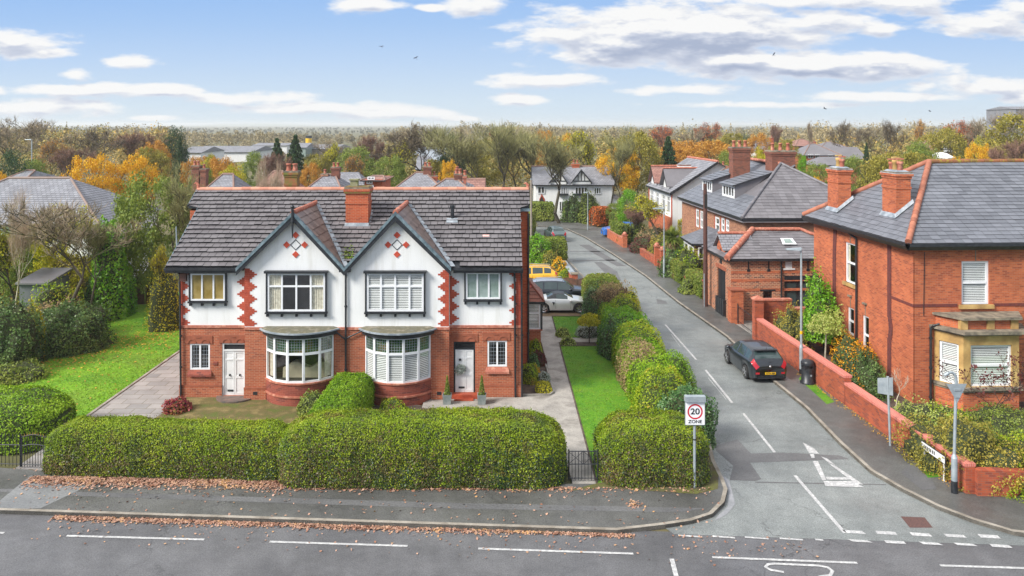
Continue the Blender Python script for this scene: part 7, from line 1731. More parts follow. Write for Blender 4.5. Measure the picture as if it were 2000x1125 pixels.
# white gabled pair beyond the Victorian house (faces the street)
gx, gy0, gy1 = 17.2, 79.5, 89.5
gh = thing('gabled_house', 'white rendered pair of houses with gabled dormers facing the street, beyond the Victorian house', 'house', (gx,gy0,0))
GS = FS(lx(gx,gy0,gy1), gy1); LG = gy1-gy0
w = MB(); gw = [(.5,2.2,3.3,5.0),(3.0,4.6,3.3,5.0),(5.6,7.3,3.3,5.0),(7.7,9.2,3.3,5.0)]
wall_holes(w, GS, 0, LG, 0, 5.45, gw, reveal=.1); gF = frameD(gx,gy0,1,.049); wall_holes(w, gF, 0, 9, 0, 5.45, [])
w.add([gF(0,5.45,0),gF(9,5.45,0),gF(4.5,8.6,0)],[(0,1,2)]); w.build('rendered_wall', M['render'], gh)
for h_ in gw: fit_window(gh, GS, *h_, 3, (.7,.3), fill='curtain', inset=.02, fw=.09)
b = MB(); b.fbox(GS,0,LG,0,2.9,0,.04); b.build('brick_base', M['brickR'], gh)
for u in (0,LG-.35): b = MB(); b.fbox(GS,u,u+.35,2.9,5.4,0,.05); b.build('quoin', M['quoin'], gh)
e = Vector((lx(gx,gy0,gy1)-.35,gy1+.2,5.45)); f = Vector((gx-.35,gy0-.35,5.45)); r_a = Vector((lx(gx,gy0,gy1)+4.5,gy1+.4,8.6)); r_b = Vector((gx+4.5,gy0-.2,8.6)); b = MB()
b.add([e,f,r_b,r_a],[(0,1,2,3)]); b.add([r_a,r_b,(gx+9.3,gy0-.1,5.4),(gx+8.8,gy1+.5,5.4)],[(0,1,2,3)]); b.add([x-Vector((0,0,.12)) for x in (e,f,r_b,r_a)],[(0,1,2,3)]); b.build('roof', M['roofflat'], gh)
b = MB(); b.tube(r_a,r_b,.15,.15,6); b.build('ridge', M['terra'], gh)
b = MB(); b.add([f+Vector((0,-.03,.03)),r_b+Vector((0,-.03,.03)),r_b+Vector((0,-.03,-.25)),f+Vector((0,-.03,-.3))],[(0,1,2,3)]); b.add([e+Vector((-.05,0,0)),f+Vector((-.05,0,0)),f+Vector((-.05,0,-.15)),e+Vector((-.05,0,-.15))],[(0,1,2,3)]); b.build('bargeboard', M['black'], gh)
for (um,hw_,zt,rm) in ((2.0,1.25,7.7,'roofred'),(7.3,1.2,7.75,'tilemain')):
    b = MB(); b.fprism(GS, [(um-hw_,5.4),(um+hw_,5.4),(um+hw_,6.2),(um,zt-.15),(um-hw_,6.2)], -2.5,-.1); b.build('dormer_gable', M['white'], gh)
    b = MB()
    for s_ in (-1,1):
        q0 = [(um,zt),(um+s_*(hw_+.3),6.0)]; P4 = [GS(*q0[0],.25),GS(*q0[1],.25),GS(*q0[1],-3.6),GS(*q0[0],-3.6)]; b.add(P4+[(p[0],p[1],p[2]-.12) for p in P4],[(0,1,2,3),(7,6,5,4),(0,4,5,1),(1,5,6,2)])
    b.build('dormer_roof', M[rm if rm != 'tilemain' else 'slateB'], gh)
    b = MB(); b.tube(GS(um,zt+.04,.25),GS(um,zt+.04,-3.4),.1,.1,6); b.build('ridge', M['terra'], gh)
    b = MB()
    for s_ in (-1,1): P4 = [GS(um,zt+.02,.27),GS(um+s_*(hw_+.3),6.02,.27),GS(um+s_*(hw_+.3),5.75,.27),GS(um,zt-.25,.27)]; b.add(P4,[(0,1,2,3)])
    b.build('dormer_bargeboard', M['black'], gh)
xc = XA(1336,84); chimney(gh, xc-.55,xc+.55,83.5,84.4, 6.3, ZA(322,83.5), M['white'], pots=0)
xc = XA(1336,84); b = MB(); b.box(xc-.62,xc+.62,83.42,84.48,ZA(322,83.5)-.75,ZA(322,83.5)-.02); b.build('chimney_head', M['brickC'], gh)
far_house('white gabled house with red tiled roof between the white pair and the Victorian roof', 1350, 1402, 92, 372, 340, 10, (0,0), 'render', 'roofred', stacks=((1407,322,22,'brickA'),), gables=((1352,1362,1374,345,368),(1374,1382,1392,350,370)))
far_house('low villa roof with a pale hipped slope right behind the white chimney', 1340, 1440, 112, 352, 327, 10, (1,1), 'render', 'roofflat')

# left neighbour
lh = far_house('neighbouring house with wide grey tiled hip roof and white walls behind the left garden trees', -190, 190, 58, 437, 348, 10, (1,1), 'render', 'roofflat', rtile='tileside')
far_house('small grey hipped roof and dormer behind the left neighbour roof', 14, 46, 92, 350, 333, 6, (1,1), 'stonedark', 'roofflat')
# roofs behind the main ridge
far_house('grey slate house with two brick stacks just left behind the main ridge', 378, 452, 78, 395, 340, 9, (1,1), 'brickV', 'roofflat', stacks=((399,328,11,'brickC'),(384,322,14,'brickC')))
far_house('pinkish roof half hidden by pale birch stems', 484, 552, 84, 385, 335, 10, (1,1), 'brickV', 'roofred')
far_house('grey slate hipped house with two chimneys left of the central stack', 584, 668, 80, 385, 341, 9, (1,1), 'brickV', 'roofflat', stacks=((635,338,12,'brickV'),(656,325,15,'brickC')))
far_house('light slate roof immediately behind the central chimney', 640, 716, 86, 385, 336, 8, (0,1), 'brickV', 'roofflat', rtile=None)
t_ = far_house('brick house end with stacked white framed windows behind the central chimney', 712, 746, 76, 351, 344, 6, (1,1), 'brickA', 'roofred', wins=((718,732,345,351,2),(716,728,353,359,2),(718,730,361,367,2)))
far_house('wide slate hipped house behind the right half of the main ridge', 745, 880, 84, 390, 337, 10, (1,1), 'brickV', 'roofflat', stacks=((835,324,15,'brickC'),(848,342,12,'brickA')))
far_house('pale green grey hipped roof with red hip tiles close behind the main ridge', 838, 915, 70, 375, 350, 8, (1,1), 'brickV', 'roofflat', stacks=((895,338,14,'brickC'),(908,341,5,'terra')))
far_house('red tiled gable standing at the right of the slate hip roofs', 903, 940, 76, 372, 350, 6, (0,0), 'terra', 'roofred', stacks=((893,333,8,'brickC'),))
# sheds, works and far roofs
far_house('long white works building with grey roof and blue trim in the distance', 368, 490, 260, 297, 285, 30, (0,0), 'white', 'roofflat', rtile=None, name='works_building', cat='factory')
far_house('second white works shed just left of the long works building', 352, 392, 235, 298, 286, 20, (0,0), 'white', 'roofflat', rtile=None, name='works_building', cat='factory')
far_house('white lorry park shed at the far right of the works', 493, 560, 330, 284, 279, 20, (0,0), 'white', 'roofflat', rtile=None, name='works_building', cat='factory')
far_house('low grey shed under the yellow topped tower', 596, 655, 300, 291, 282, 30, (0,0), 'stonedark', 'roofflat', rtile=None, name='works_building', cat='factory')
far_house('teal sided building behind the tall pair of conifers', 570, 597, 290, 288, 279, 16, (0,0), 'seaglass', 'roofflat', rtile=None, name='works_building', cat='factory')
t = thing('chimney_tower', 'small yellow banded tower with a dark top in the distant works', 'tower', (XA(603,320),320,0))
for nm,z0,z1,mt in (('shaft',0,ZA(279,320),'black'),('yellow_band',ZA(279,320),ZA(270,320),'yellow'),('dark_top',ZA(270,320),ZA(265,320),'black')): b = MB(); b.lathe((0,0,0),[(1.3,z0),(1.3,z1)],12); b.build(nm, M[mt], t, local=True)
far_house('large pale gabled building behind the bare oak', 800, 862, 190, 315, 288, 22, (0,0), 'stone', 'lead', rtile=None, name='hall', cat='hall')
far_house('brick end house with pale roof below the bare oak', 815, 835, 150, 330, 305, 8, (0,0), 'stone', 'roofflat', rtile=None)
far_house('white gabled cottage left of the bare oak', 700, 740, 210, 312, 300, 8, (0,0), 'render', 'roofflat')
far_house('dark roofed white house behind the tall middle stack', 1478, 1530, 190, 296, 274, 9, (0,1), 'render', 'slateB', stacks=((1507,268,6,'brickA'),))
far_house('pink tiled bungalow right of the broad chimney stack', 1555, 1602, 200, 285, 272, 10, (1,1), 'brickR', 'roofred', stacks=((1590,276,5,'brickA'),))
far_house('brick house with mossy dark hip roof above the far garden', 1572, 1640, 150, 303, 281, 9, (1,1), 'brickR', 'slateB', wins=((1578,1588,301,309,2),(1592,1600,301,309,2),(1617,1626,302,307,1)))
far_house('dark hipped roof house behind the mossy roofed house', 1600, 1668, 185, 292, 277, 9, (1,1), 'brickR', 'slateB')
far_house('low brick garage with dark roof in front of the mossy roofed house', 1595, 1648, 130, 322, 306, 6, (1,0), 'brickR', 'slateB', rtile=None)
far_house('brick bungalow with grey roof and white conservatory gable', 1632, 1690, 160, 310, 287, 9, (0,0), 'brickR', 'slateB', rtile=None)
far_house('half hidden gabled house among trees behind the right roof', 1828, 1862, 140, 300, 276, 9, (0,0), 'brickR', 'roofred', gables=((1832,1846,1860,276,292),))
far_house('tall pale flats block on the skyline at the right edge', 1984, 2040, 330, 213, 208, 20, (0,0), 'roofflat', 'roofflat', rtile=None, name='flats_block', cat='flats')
t = thing('conservatory', 'small white conservatory among trees behind the right hand ridge', 'conservatory', (XA(1838,120),120,0))
b = MB(); b.lathe((0,0,0),[(1.9,0),(1.9,ZA(307,120)),(.8,ZA(299,120)),(.1,ZA(297,120))],8,False); b.build('frame', M['white'], t, local=True)
t = thing('garden_shed', 'grey shed with pale roof edge glimpsed through the bare tree on the left', 'shed', (XA(38,47),47,0))
b = MB(); x1_ = XA(92,47)-XA(38,47); b.box(0,x1_,0,2.4,0,2.9); b.build('wall', plain('grey_shed', S(112,114,116), S(92,96,100), 1, .8), t, local=True)
b = MB(); b.add([(-.15,-.2,2.85),(x1_+.15,-.2,2.85),(x1_+.15,2.6,3.25),(-.15,2.6,3.25),(-.15,-.2,2.95),(x1_+.15,-.2,2.95),(x1_+.15,2.6,3.35),(-.15,2.6,3.35)],[(0,1,5,4),(4,5,6,7),(1,2,6,5),(3,2,1,0),(0,4,7,3)]); b.build('roof', M['slateB'], t, local=True)
t = thing('garden_fence', 'dark brown fence panels at the back of the left lawn', 'fence', (XA(262,54),54,0))
for k in range(4): b = MB(); b.box(k*.75,k*.75+.72,0,.04,.05,1.75); b.build('fence_panel', M['woodf'], t, local=True)
# garden walls on the right-hand side up the street
wallA = lambda y: 13.9+(-.049)*(y-54.5)
wall_run('garden_wall', 'low brick wall under the near box hedge beside the coach house', [(14.15,59.3),(14.35,55.0)], .75, M['brickW'], M['sand'], coph=.06)
wall_run('garden_wall', 'low brick wall under the second box hedge by the street lamp', [(13.75,66.0),(14.1,59.9)], .75, M['brickW'], M['sand'], coph=.06)
wall_run('garden_wall', 'short brick wall beyond the ball topped piers', [(13.15,74.2),(13.6,68.0)], .7, M['brickW'], M['sand'], coph=.06)
wall_run('curved_wall', 'bright orange brick wall with dipping top beside the round topped hedge', [(11.6,86.0),(12.0,81.5),(12.25,79.0)], .95, M['brickR'], M['terra'])
pier('gate_pier', 'square brick pier at the end of the near box hedge', 14.5, 54.6, .95, 1.45, M['brickV'], M['sand'], cap='flat')
pier('gate_pier', 'ball topped brick pier, the nearer of the pair by the lamp post', 13.65, 66.9, .42, 1.7, M['brickA'], M['terra'], cap='ball')
pier('gate_pier', 'ball topped brick pier, the further of the pair by the lamp post', 13.5, 68.6, .42, 1.75, M['brickA'], M['terra'], cap='ball')
pier('gate_pier', 'small pier at the near end of the orange dipping wall', 12.3, 78.7, .42, 1.3, M['brickR'], M['terra'], cap='ball')
hedge('box_hedge', 'square clipped box hedge nearest the coach house', 'hedge', [(14.55,55.2),(14.3,59.2)], 1.15, 1.55, LM['clip'], BDg, seed=61, leaf=.05, dens=420, endround=.12, round_=.25, bulge=.03)
hedge('box_hedge', 'square clipped box hedge behind the street lamp', 'hedge', [(14.2,60.1),(13.95,64.6)], 1.15, 1.6, LM['clip'], BDg, seed=62, leaf=.05, dens=420, endround=.12, round_=.25, bulge=.03)
hedge('beech_hedge', 'orange brown beech hedge at the bend of the street', 'hedge', [(10.9,95.5),(13.3,96.8)], 1.5, 2.3, LM['copper'], BB, seed=63, leaf=.1, dens=160, endround=.3, round_=.3)
hedge('box_hedge', 'dark green clipped hedge next to the orange beech hedge', 'hedge', [(13.4,94.5),(14.3,91.5)], 1.4, 2.0, LM['clip'], BDg, seed=64, leaf=.08, dens=200, endround=.3, round_=.3)
hedge('box_hedge', 'tall clipped hedge between the blue car and the orange wall', 'hedge', [(12.3,84.8),(12.6,80.5)], 1.2, 2.0, LM['clip'], BDg, seed=65, leaf=.08, dens=200, endround=.2, round_=.25)
hedge('box_hedge', 'long dark hedge in front of the white house at the street end', 'hedge', [(3.0,100.3),(6.8,100.3)], 1.6, 2.5, LM['green'], BD, seed=66, leaf=.1, dens=160, endround=.2, round_=.3)
hedge('box_hedge', 'darker clipped hedge right of the big street tree', 'hedge', [(7.9,100.0),(10.8,99.4)], 1.6, 2.3, LM['clip'], BD, seed=67, leaf=.1, dens=160, endround=.2, round_=.3)
hedge('box_hedge', 'hedge corner seen between the house gable and the slim pole', 'hedge', [(2.6,86),(3.4,92)], 1.3, 2.6, LM['green'], BD, seed=68, leaf=.1, dens=160, endround=.2, round_=.3)
SH = [('evergreen_shrub','dark mounded shrub at the foot of the white house garden',1150,99.5,1.5,3.4,'green',.12,2600),('evergreen_shrub','rounded green shrub before the white house bay window',1118,99.6,1.2,3.0,'dark',.12,2200),
('cotoneaster','dark red and green low shrub spilling over the wall beyond the piers',1258,76.0,1.25,1.5,'purple',.08,3000),('garden_shrub','low dark green shrub beside the red shrub',1247,79.0,.9,1.2,'dark',.08,1800),
('garden_shrub','mid green shrub behind the orange dipping wall',1246,82.0,1.1,2.3,'green',.09,2400),('garden_shrub','olive shrub behind the ball topped piers',1290,72.0,1.3,2.2,'olive',.09,3000),
('garden_shrub','green glossy shrub behind the pair of piers',1325,71.0,1.6,2.2,'laurel',.09,3400),('evergreen_shrub','dark spiky shrub behind the second box hedge',1322,64.0,1.3,2.1,'dark',.1,3000),
('garden_shrub','yellowish shrub in front of the Victorian bay window',1345,62.0,1.0,2.4,'lime',.08,2400),('garden_shrub','brown seed headed shrub in the villa garden',1275,78,1.6,2.2,'brown',.09,3000),
('garden_shrub','low plants along the villa path',1347,57.5,.8,1.1,'green',.07,1800)]
for i,(nm,lb,px,Y,r,h,lm,lf,n) in enumerate(SH): bush(nm, lb, 'shrub', XA(px,Y), Y, r, h, LM[lm], BD, lf, n, 80+i, rough=.28)
# cabbage palm
def palm(label, x, y, h, r, n=420):
    t = thing('cabbage_palm', label, 'palm', (x,y,0)); b = MB(); b.tube((0,0,0),(0,0,h-r),.14,.11,8); b.build('trunk', M['barkdark'], t, local=True)
    r0 = np.random.default_rng(7); d = r0.normal(size=(n,3)); d[:,2] = d[:,2]*.8+.25; d /= np.linalg.norm(d,axis=1,keepdims=True)
    s = np.cross(d,[0,0,1]); s /= np.linalg.norm(s,axis=1,keepdims=True); c = np.array([0,0,h-r]); q_ = c+d*r*(.7+.4*r0.random((n,1))); q_[:,2] -= .25*r*(1-d[:,2].clip(0))
    V = np.stack([c+d*.05-s*.03, c+d*r*.5+s*.06, q_, c+d*r*.5-s*.06],1).reshape(-1,3); link('crown', np_mesh('crown',V,np.arange(4*n).reshape(n,4)), LM['green'], t)
    n = 200; d = r0.normal(size=(n,3)); d[:,2] = -np.abs(d[:,2])*1.6-.4; d /= np.linalg.norm(d,axis=1,keepdims=True); q_ = c+d*r*.95; s = np.cross(d,[0,0,1]); s /= np.linalg.norm(s,axis=1,keepdims=True)
    V = np.stack([c-s*.03, c+d*r*.5+s*.06, q_, c+d*r*.5-s*.06],1).reshape(-1,3); link('dead_leaves', np_mesh('dead',V,np.arange(4*n).reshape(n,4)), LM['brown'], t)
palm('spiky cabbage palm with hanging dead leaves by the street lamp', XA(1313,66.5), 66.5, ZA(438,66.5), 1.15)

# ================================================================ trees one can tell apart
T = [ # kind, label, column, depth, top row, width px
('bareC','tallest pollarded lime in the row behind the house, nearest the street',1092,98,262,165),
('bareC','pollarded lime with many upright shoots left of the nearest street tree',1040,112,246,140),
('bareC','bushy green stemmed lime in the middle of the row behind the main roof',985,108,244,150),
('bareC','broad leaning lime at the left of the lime row',925,112,250,165),
('bareD','dark multi stemmed tree between the lime crowns and the slim pole',1015,118,252,110),
('bareD','bare tree with reddish ivy trunk beside the white house',1182,99,244,110),
('bareB','large bare oak with spreading crown above the middle of the main roof',812,118,236,180),
('thinyellow','sparse yellowing tree left of the bare oak',755,120,268,90),
('oliveA','tall golden orange tree right of the white house',1240,108,250,125),
('orangeB','bright yellow tree between the white house and the golden orange tree',1208,106,280,95),
('thinyellow','tall thin golden tree behind the bare ivy trunk',1160,118,250,120),
('orangeA','rounded orange oak left of the dark Victorian chimney',1378,128,268,130),
('orangeA','second orange oak filling the gap behind the white gabled pair',1335,130,268,110),
('conifer','tall dark conifer left of the orange oak',1305,112,262,70),
('conifer','narrow dark conifer on the skyline behind the orange oak',1352,170,252,16),
('yellowA','bright yellow green tree between the two Victorian stacks',1484,110,284,44),
('oliveA','large olive and orange tree right of the mossy roof',1745,82,288,140),
('bright','bright green upright tree right of the broad stack',1567,100,296,34),
('greenA','rounded grey green bush tree right of the broad stack',1600,98,314,75),
('orangeB','small bright orange tree between stack and slate hip',1595,88,340,30),
('conifer','small dark conifer beside the dark roofed bungalow',1692,140,276,26),
('darkA','dark evergreen behind the pair of conifers on the left',882,122,260,70),
('orangeB','small orange tree at the foot of the dark evergreen',876,105,308,46),
('darkA','dark old pine on the left skyline',342,135,246,62),
('conifer','left one of the tall dark conifer pair',541,118,266,60),
('conifer','right taller one of the tall dark conifer pair',577,118,259,72),
('birch','pale stemmed birch behind the left half of the main ridge',510,74,305,80),
('birch','second pale birch with several stems right of the first',545,76,312,60),
('thinyellow','sparse yellow green tree left of the bare oak and right of the conifers',640,122,275,80),
('greenA','dark green spreading tree behind the central chimney',690,112,282,95),
('bareR','brown twiggy tree behind the central chimney',725,125,262,80),
('orangeB','brilliant yellow maple behind the left neighbour roof',178,82,296,120),
('orangeB','orange yellow maple right of the brilliant maple',268,84,296,90),
('orangeA','orange tree left of the birches',430,96,300,80),
('yellowA','yellow green tree in front of the works building',455,90,316,80),
('greenA','dark bushy tree below the old pine',395,90,318,60),
('darkA','dark evergreen mound at the left edge above the roof',20,95,292,90),
('orangeB','small orange tree at the far left edge',-2,78,330,44),
('bareA','large bare tree on the left skyline',68,150,226,140),
('bareR','reddish bare tree mass left of the old pine',235,140,256,170),
('bareB','dark bare tree right of the left skyline tree',170,140,246,140),
('bareA','pale bare tree at the far left edge',5,130,236,130),
('thinleaf','thin orange brown tree below the left skyline tree',120,125,270,90),
('orangeA','orange oak right of the old pine and above the roofs',300,128,268,70),
('coppertop','copper topped round tree left of the fan shaped tree',1300,190,243,80),
('coppertop','fan shaped tree on the skyline left of the tall stack',1395,175,237,68),
('dome','small dark dome shaped tree on the skyline right of the tall stack',1454,200,252,28),
('bareR','bare round tree on the skyline behind the broad stack',1505,195,241,40),
('poplar','pair of narrow bare poplars on the skyline right of the broad stack',1577,200,239,20),
('bareB','bare oak on the skyline above the pink tiled bungalow',1640,170,232,72),
('bareB','large dark bare tree with fan crown on the right skyline',1742,150,230,100),
('thinleaf','reddish thin leafed tree right of the large fan crown',1790,150,233,50),
('oliveA','olive autumn tree on the right skyline above the slate ridge',1842,130,244,110),
('coppertop','flat topped orange brown tree on the right skyline',1880,150,233,86),
('bareA','tall bare tree near the right edge of the skyline',1945,140,209,110),
('oliveA','massive olive golden tree at the right edge',2020,110,212,190),
('orangeB','golden tree behind the slate ridge near the right edge',1912,110,274,60),
('orangeB','small golden bush tree behind the slate ridge',1868,105,300,28),
('bareR','purple brown thicket behind the slate ridge at the right edge',1975,100,272,120),
('greenA','grey green tree behind the right ridge near the conservatory',1800,115,270,80),
('thinyellow','yellow specked tree between conservatory and golden tree',1885,120,262,60),
('poplar','small tuft of bare poplars behind the dark evergreen',906,190,246,20),
('coppertop','copper crowned tree on the skyline above the lime row',965,190,254,60),
('orangeA','orange crowned tree on the skyline above the lime row',1060,185,250,60),
('orangeB','orange yellow tree on the skyline above the white house',1108,170,256,40),
('conifer','dark conifer right of the old pine on the left',352,120,262,26)]
for i,(kd,lb,px,Y,top,wp) in enumerate(T): tree(kd, lb, px, Y, top, wp)
X2 = [('orangeA','orange brown tree just right of the old pine, below the works roofs',385,118,300,70),('thinyellow','thin yellow tree in front of the long works shed',410,112,296,70),('greenA','green bushy tree left of the conifer pair',500,125,292,60),
('bareR','red brown bare tree between the birches and the conifer pair',520,104,296,80),('oliveA','olive tree right of the conifer pair',615,118,296,70),('bareA','grey bare tree above the slate hip roofs left of the central stack',660,132,272,90),('orangeA','dull orange tree behind the slate roof by the central stack',606,100,312,54),
('thinleaf','orange leafed open tree behind the central chimney pots',700,104,300,70),('greenA','dark round tree right of the central chimney',760,106,300,80),('bareD','bare green stemmed tree right of the central chimney',775,130,268,80),('oliveA','brown gold tree at the foot of the bare oak',850,112,306,60),
('oliveA','olive gold tree behind the lime row',955,125,266,90),('orangeA','amber tree behind the limes next to the slim pole',1070,135,262,80),('bareR','dark brown bare tree left of the maple',120,112,286,110),('greenA','green tree under the tall lamp column',62,100,306,70),('oliveA','golden brown tree at the left of the old pine',295,112,282,80),
('greenA','green tree left of the yellow green tree between the stacks',1420,120,290,50),('oliveA','brown gold tree above the broad stack',1530,140,268,70),('greenA','grey green trees beside the brick bungalow',1660,110,300,70),('oliveA','golden olive tree right of the big olive tree',1800,92,292,80),('orangeA','russet tree at the skyline right of the dome tree',1480,175,255,60),('oliveA','gold brown tree left of the dome tree',1430,165,255,60),('bareA','bare tree rising over the white gabled pair',1335,150,248,80)]
for i,(kd,lb,px,Y,top,wp) in enumerate(X2): tree(kd, lb, px, Y, top, wp, rz=i*1.3)
# near garden trees
tree('bareA','spreading bare cherry over the left lawn with pinkish twigs',105,45,372,270)
tree('birch','pale twisted bare tree at the far left behind the dark shrub',30,46,368,120)
tree('bareD','tangled ivy grown apple tree left of the main roof',300,50.5,322,210)
tree('greenA','wide willow like green tree behind the left corner of the roof',300,53.5,334,175)
tree('thinyellow','yellow specked shrub tree beside the left corner of the house',322,48.2,470,70)
tree('yellowA','yellow green tree under the neighbour roof',135,51,396,150)
tree('thinyellow','yellow twigged thicket tree in front of the neighbour wall',30,49,420,170)
tree('bareD','grey tangled bare tree between the neighbour wall and the shed',175,48,410,150)
tree('greenA','green bushy tree low in front of the neighbour wall',25,52,440,120)
hedge('mixed_hedge','untidy brown and green hedge along the back of the left garden','hedge',[(-37,52.5),(-25,52.8)],2.0,3.3,LM['olive'],BB,seed=70,leaf=.09,dens=120,bulge=.25,endround=.3)
tree('oliveA','olive brown tree against the white neighbour wall',75,54,430,120)
bush('ivy_column','tall bright green ivy clad column at the back of the left lawn','tree',XA(216,50.6),50.6,1.3,5.5,LM['laurel'],BD,.12,8000,109,shape=2.8,rough=.2)
tree('greenA','grey green understorey tree behind the ivy clad column',262,52,440,90)
tree('bareR','bare brown shrub tree in the villa front garden',1224,82,402,95)
tree('thinyellow','golden leafed tree over the villa garden wall',1292,76,380,130)
tree('bright','bright dark green conical tree beyond the bare villa shrub',1228,90,365,62)
tree('yellowA','yellow shrub tree beside the Victorian left corner',1338,75,418,40)
tree('greenA','dark leafy tree behind the ivy trunk near the blue car',1202,96,395,50)
tree('greenA','clipped looking green tree in front of the white house right bay',1150,100.5,383,44)
LB = [('rhododendron','big dark evergreen shrub at the left edge of the lawn',14,40.0,1.75,3.2,'dark',.08,9000),('rhododendron','broad dark rhododendron in the middle of the left border',142,43.4,1.75,2.6,'dark',.08,9000),
('golden_shrub','narrow yellow shrub between the two dark evergreens',66,41.4,.5,2.9,'yellowgreen',.07,2400),('garden_shrub','yellow topped bush behind the dark rhododendron',112,46,1.4,3.0,'lime',.08,5000),
('evergreen_shrub','dark bush at the foot of the ivy clad column',190,50.5,1.0,2.6,'dark',.08,4000),('forsythia','yellow leafed shrub against the left house corner',322,47.6,.95,3.7,'yellowgreen',.06,3200),
('garden_shrub','brown and green tangle under the bare cherry',95,44.8,1.9,2.3,'brown',.08,4500),('garden_shrub','low ground cover at the left lawn edge',15,38.2,1.4,.8,'green',.08,2400)]
for i,(nm,lb,px,Y,r,h,lm,lf,n) in enumerate(LB): bush(nm, lb, 'shrub', XA(px,Y), Y, r, h, LM[lm], BD, lf, n, 110+i, rough=.25)
# right garden plants
bush('pyracantha','orange berried shrub trained along the brick house wall','shrub',16.95,38.0,.72,1.95,LM['berry'],BD,.055,3400,130,ry=1.9,rough=.3)
bush('evergreen_shrub','dark green shrub below the orange berries','shrub',17.0,37.4,.8,1.75,LM['dark'],BD,.06,6200,131,ry=2.3,rough=.25)
bush('conifer_bush','brownish green feathery bush behind the tall street wall','shrub',15.9,43.2,.9,2.1,LM['olive'],BD,.06,4500,132,rough=.3,ry=1.3)
bush('climbing_plant','green climber hanging from the side wall of the orange brick house','climber',17.0,42.2,.8,2.9,LM['laurel'],BD,.08,7500,133,rough=.35,ry=1.3,z=1.0)
clm = MB(); clm.tube((17.2,42.2,0),(17.1,42.2,1.6),.05,.04,6); clm.build('stem', M['barkdark'], bpy.data.objects['climbing_plant'])
tv = thing('variegated_tree', 'small pale variegated tree with a thin stem behind the tall street wall', 'tree', (16.25,39.8,0)); b = MB(); b.tube((0,0,0),(.1,0,2.5),.05,.03,6); b.build('trunk', M['barkwhite'], tv, local=True)
_, l = bush_mesh(.75,1.1,.05,2600,134,body=False,shell=.95,rough=.35); l.transform(__import__('mathutils').Matrix.Translation((.1,0,1.95))); link('crown', l, LM['cream'], tv)
bush('garden_shrub','pale green variegated shrub inside the low street wall','shrub',16.6,31.0,1.15,1.25,LM['cream'],BD,.05,5200,135,ry=1.7,rough=.35)
bush('garden_shrub','sprawling olive green shrub draped over the low wall by the name plate','shrub',16.25,27.9,1.45,1.75,LM['olive'],BD,.05,13000,136,ry=1.7,rough=.35)
bush('garden_shrub','feathery bright green shrub hanging over the corner of the low wall','shrub',18.0,26.8,1.5,1.5,LM['lime'],BD,.05,11000,137,ry=1.1,rough=.4)
bush('garden_shrub','grassy green shrub behind the low front wall at the right edge','shrub',18.6,29.0,1.5,1.35,LM['green'],BD,.05,9000,138,rough=.35)
bush('garden_shrub','low leafy shrub under the stone bay window','shrub',20.2,31.8,1.3,.9,LM['green'],BD,.05,5000,139,rough=.35)
bush('garden_shrub','mid height olive shrub between the bay window and the low wall','shrub',17.6,31.2,.9,1.1,LM['lime'],BD,.05,4500,140,rough=.35)
tp = thing('smoke_bush', 'dark purple leafed shrub in front of the stone bay window', 'shrub', (18.9,30.9,0))
seg, tp_ = branch_tree(55, 1.0, .8, .03, 3, 4, .05, .5, lens=.75); seg, tp_ = fit_tree(seg, tp_, 3.2, 4.4, .035); V, Fq = tubes_np(seg, .006); s = 1; link('trunk', np_mesh('trunk', V*s, Fq), M['barkdark'], tp)
P_ = np.repeat(np.array([tuple(q_[0]) for q_ in tp_])*s,5,0); r0 = np.random.default_rng(5); P_ = P_+r0.normal(size=P_.shape)*.1; P_ = P_[r0.random(len(P_))<2200/len(P_)]; V, Fl = quads_at(P_, .055, r0); link('crown', np_mesh('crown',V,Fl), LM['purple'], tp)
tb_ = thing('bare_shrub', 'small leafless pale shrub at the corner of the brick house', 'shrub', (17.0,34.2,0)); seg, tp_ = branch_tree(57, 1.0, .5, .03, 3, 3, .12, .7); seg, tp_ = fit_tree(seg, tp_, 1.7, 1.1, .025); V, Fq = tubes_np(seg, .005); s = 1; link('stems', np_mesh('stems', V*s, Fq), M['barkwhite'], tb_)
b = MB(); 

# ================================================================ far woodland, one mass
def wood(name, label, y0, y1, n, hmin, hmax, cols, seed, xspan=.72, leaf=.7, per=90, skip=None, pw=.8):
    r0 = np.random.default_rng(seed); parts = []
    for i in range(n):
        y = y0+(y1-y0)*r0.random()**pw; x = (r0.random()*2-1)*xspan*y
        f = .5+.5*math.sin(x*.021+seed)*math.sin(y*.017+x*.006+seed*2)          # stands of taller and lower trees
        h = hmin+(hmax-hmin)*(.65*f+.35*r0.random()); px = CX+F*x/y; h *= .62 if 330 < px < 770 else 1; w = h*(.28+.25*r0.random())
        if skip and skip(px,y): continue
        kd = r0.random(); m_ = int(per*(.6+.8*r0.random()))
        d = r0.normal(size=(m_,3)); d /= np.linalg.norm(d,axis=1,keepdims=True); C = d*(r0.random((m_,1))**.35)
        C = C*(1+.35*np.sin(d[:,:1]*5+i)*np.sin(d[:,2:]*4+i*2))
        if kd < .12: C[:,0] *= .5*(1-C[:,2]); C[:,1] *= .5*(1-C[:,2])
        C = C*np.array([w,w,h*.45])+np.array([x,y,h*.55]); C[:,2] = C[:,2].clip(.2)
        parts.append(quads_at(C, leaf*(.5+.7*r0.random())*y/250, r0))
    V, Fl = merge(parts); o = link(name, np_mesh(name,V,Fl), cols); tag(o, label, 'woodland', kind='stuff'); return o
wm1 = leafm('woodland_brown', [S(98,98,70), S(130,120,86), S(154,138,96), S(168,148,102)], nscale=.03, trans=0)
wm2 = leafm('woodland_olive', [S(82,94,52), S(122,124,66), S(158,144,78), S(204,162,76)], nscale=.05, trans=0)
wm3 = leafm('woodland_far', [S(92,100,78), S(112,114,88), S(128,124,96), S(140,132,100)], nscale=.012, trans=0)
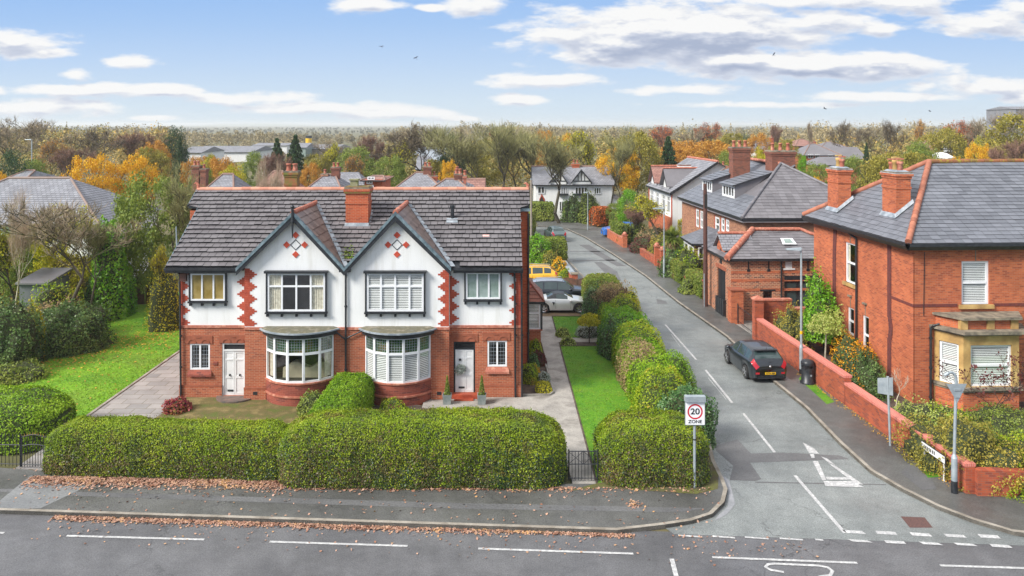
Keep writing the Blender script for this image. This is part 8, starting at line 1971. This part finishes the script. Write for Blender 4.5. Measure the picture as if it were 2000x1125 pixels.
wood('woodland', 'brown and gold woodland filling the middle distance', 125, 260, 430, 4.5, 13.0, wm2, 1, per=620, leaf=.36, skip=lambda px,y: (340<px<670) or (780<px<880 and y>165) or (1470<px<1700 and y<215))
wood('woodland', 'olive and brown trees between the distant works sheds', 150, 330, 130, 2.5, 6.0, wm2, 7, per=300, leaf=.42, skip=lambda px,y: not 340<px<670)
wood('woodland', 'bare brown wood band towards the horizon', 330, 640, 700, 3.5, 15.5, wm1, 2, per=280, leaf=.26)
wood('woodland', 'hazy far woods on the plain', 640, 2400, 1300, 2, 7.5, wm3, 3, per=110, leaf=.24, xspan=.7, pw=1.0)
wood('woodland', 'taller bare wood on the left skyline', 150, 240, 70, 8.5, 13.0, wm1, 4, per=700, leaf=.17, skip=lambda px,y: px > 320)
wood('woodland', 'olive wood rising at the right edge of the skyline', 150, 240, 70, 8.5, 14.0, wm2, 5, per=700, leaf=.18, skip=lambda px,y: px < 1720)
wood('garden_thicket', 'mixed garden trees between the back gardens', 92, 125, 110, 2.5, 6.0, wm2, 6, per=340, leaf=.22, skip=lambda px,y: px > 1000 and px < 1420 or px>1640)
# faint far hills
def hill(pts, Y, mat):
    V = [(XA(px,Y), Y, ZA(py,Y)) for px, py in pts]
    k = len(V); base = [(v[0], v[1]-600, -30) for v in V]; back = [(v[0]*1.15, v[1]*1.15, -30) for v in V]
    b = MB(); b.add(V+base+back, [(i,i+1,i+1+k,i+k) for i in range(k-1)]+[(i,i+2*k,i+1+2*k,i+1) for i in range(k-1)], True); o = b.build('hills', mat); tag(o, kind='structure')
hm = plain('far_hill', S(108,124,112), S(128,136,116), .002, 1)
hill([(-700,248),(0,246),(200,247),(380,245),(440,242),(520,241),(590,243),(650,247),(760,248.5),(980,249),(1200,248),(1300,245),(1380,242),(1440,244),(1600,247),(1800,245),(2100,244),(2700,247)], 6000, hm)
# the air between: thin even haze over the whole place, sky outside it
b = MB(); b.box(-7500,7500,-70,9500,-31.5,24)
m, nt, pb_ = newmat('haze_air'); nt.nodes.remove(pb_); v = N(nt,'ShaderNodeVolumePrincipled'); v.inputs['Color'].default_value = (.96,.98,1,1); v.inputs['Density'].default_value = .00027; v.inputs['Anisotropy'].default_value = .2
nt.links.new(v.outputs[0], nt.nodes['Material Output'].inputs['Volume']); hz = b.build('haze', m); tag(hz, kind='stuff'); hz['label'] = 'thin pale autumn haze over the distance'; hz['category'] = 'haze'
SC.cycles.volume_bounces = 1
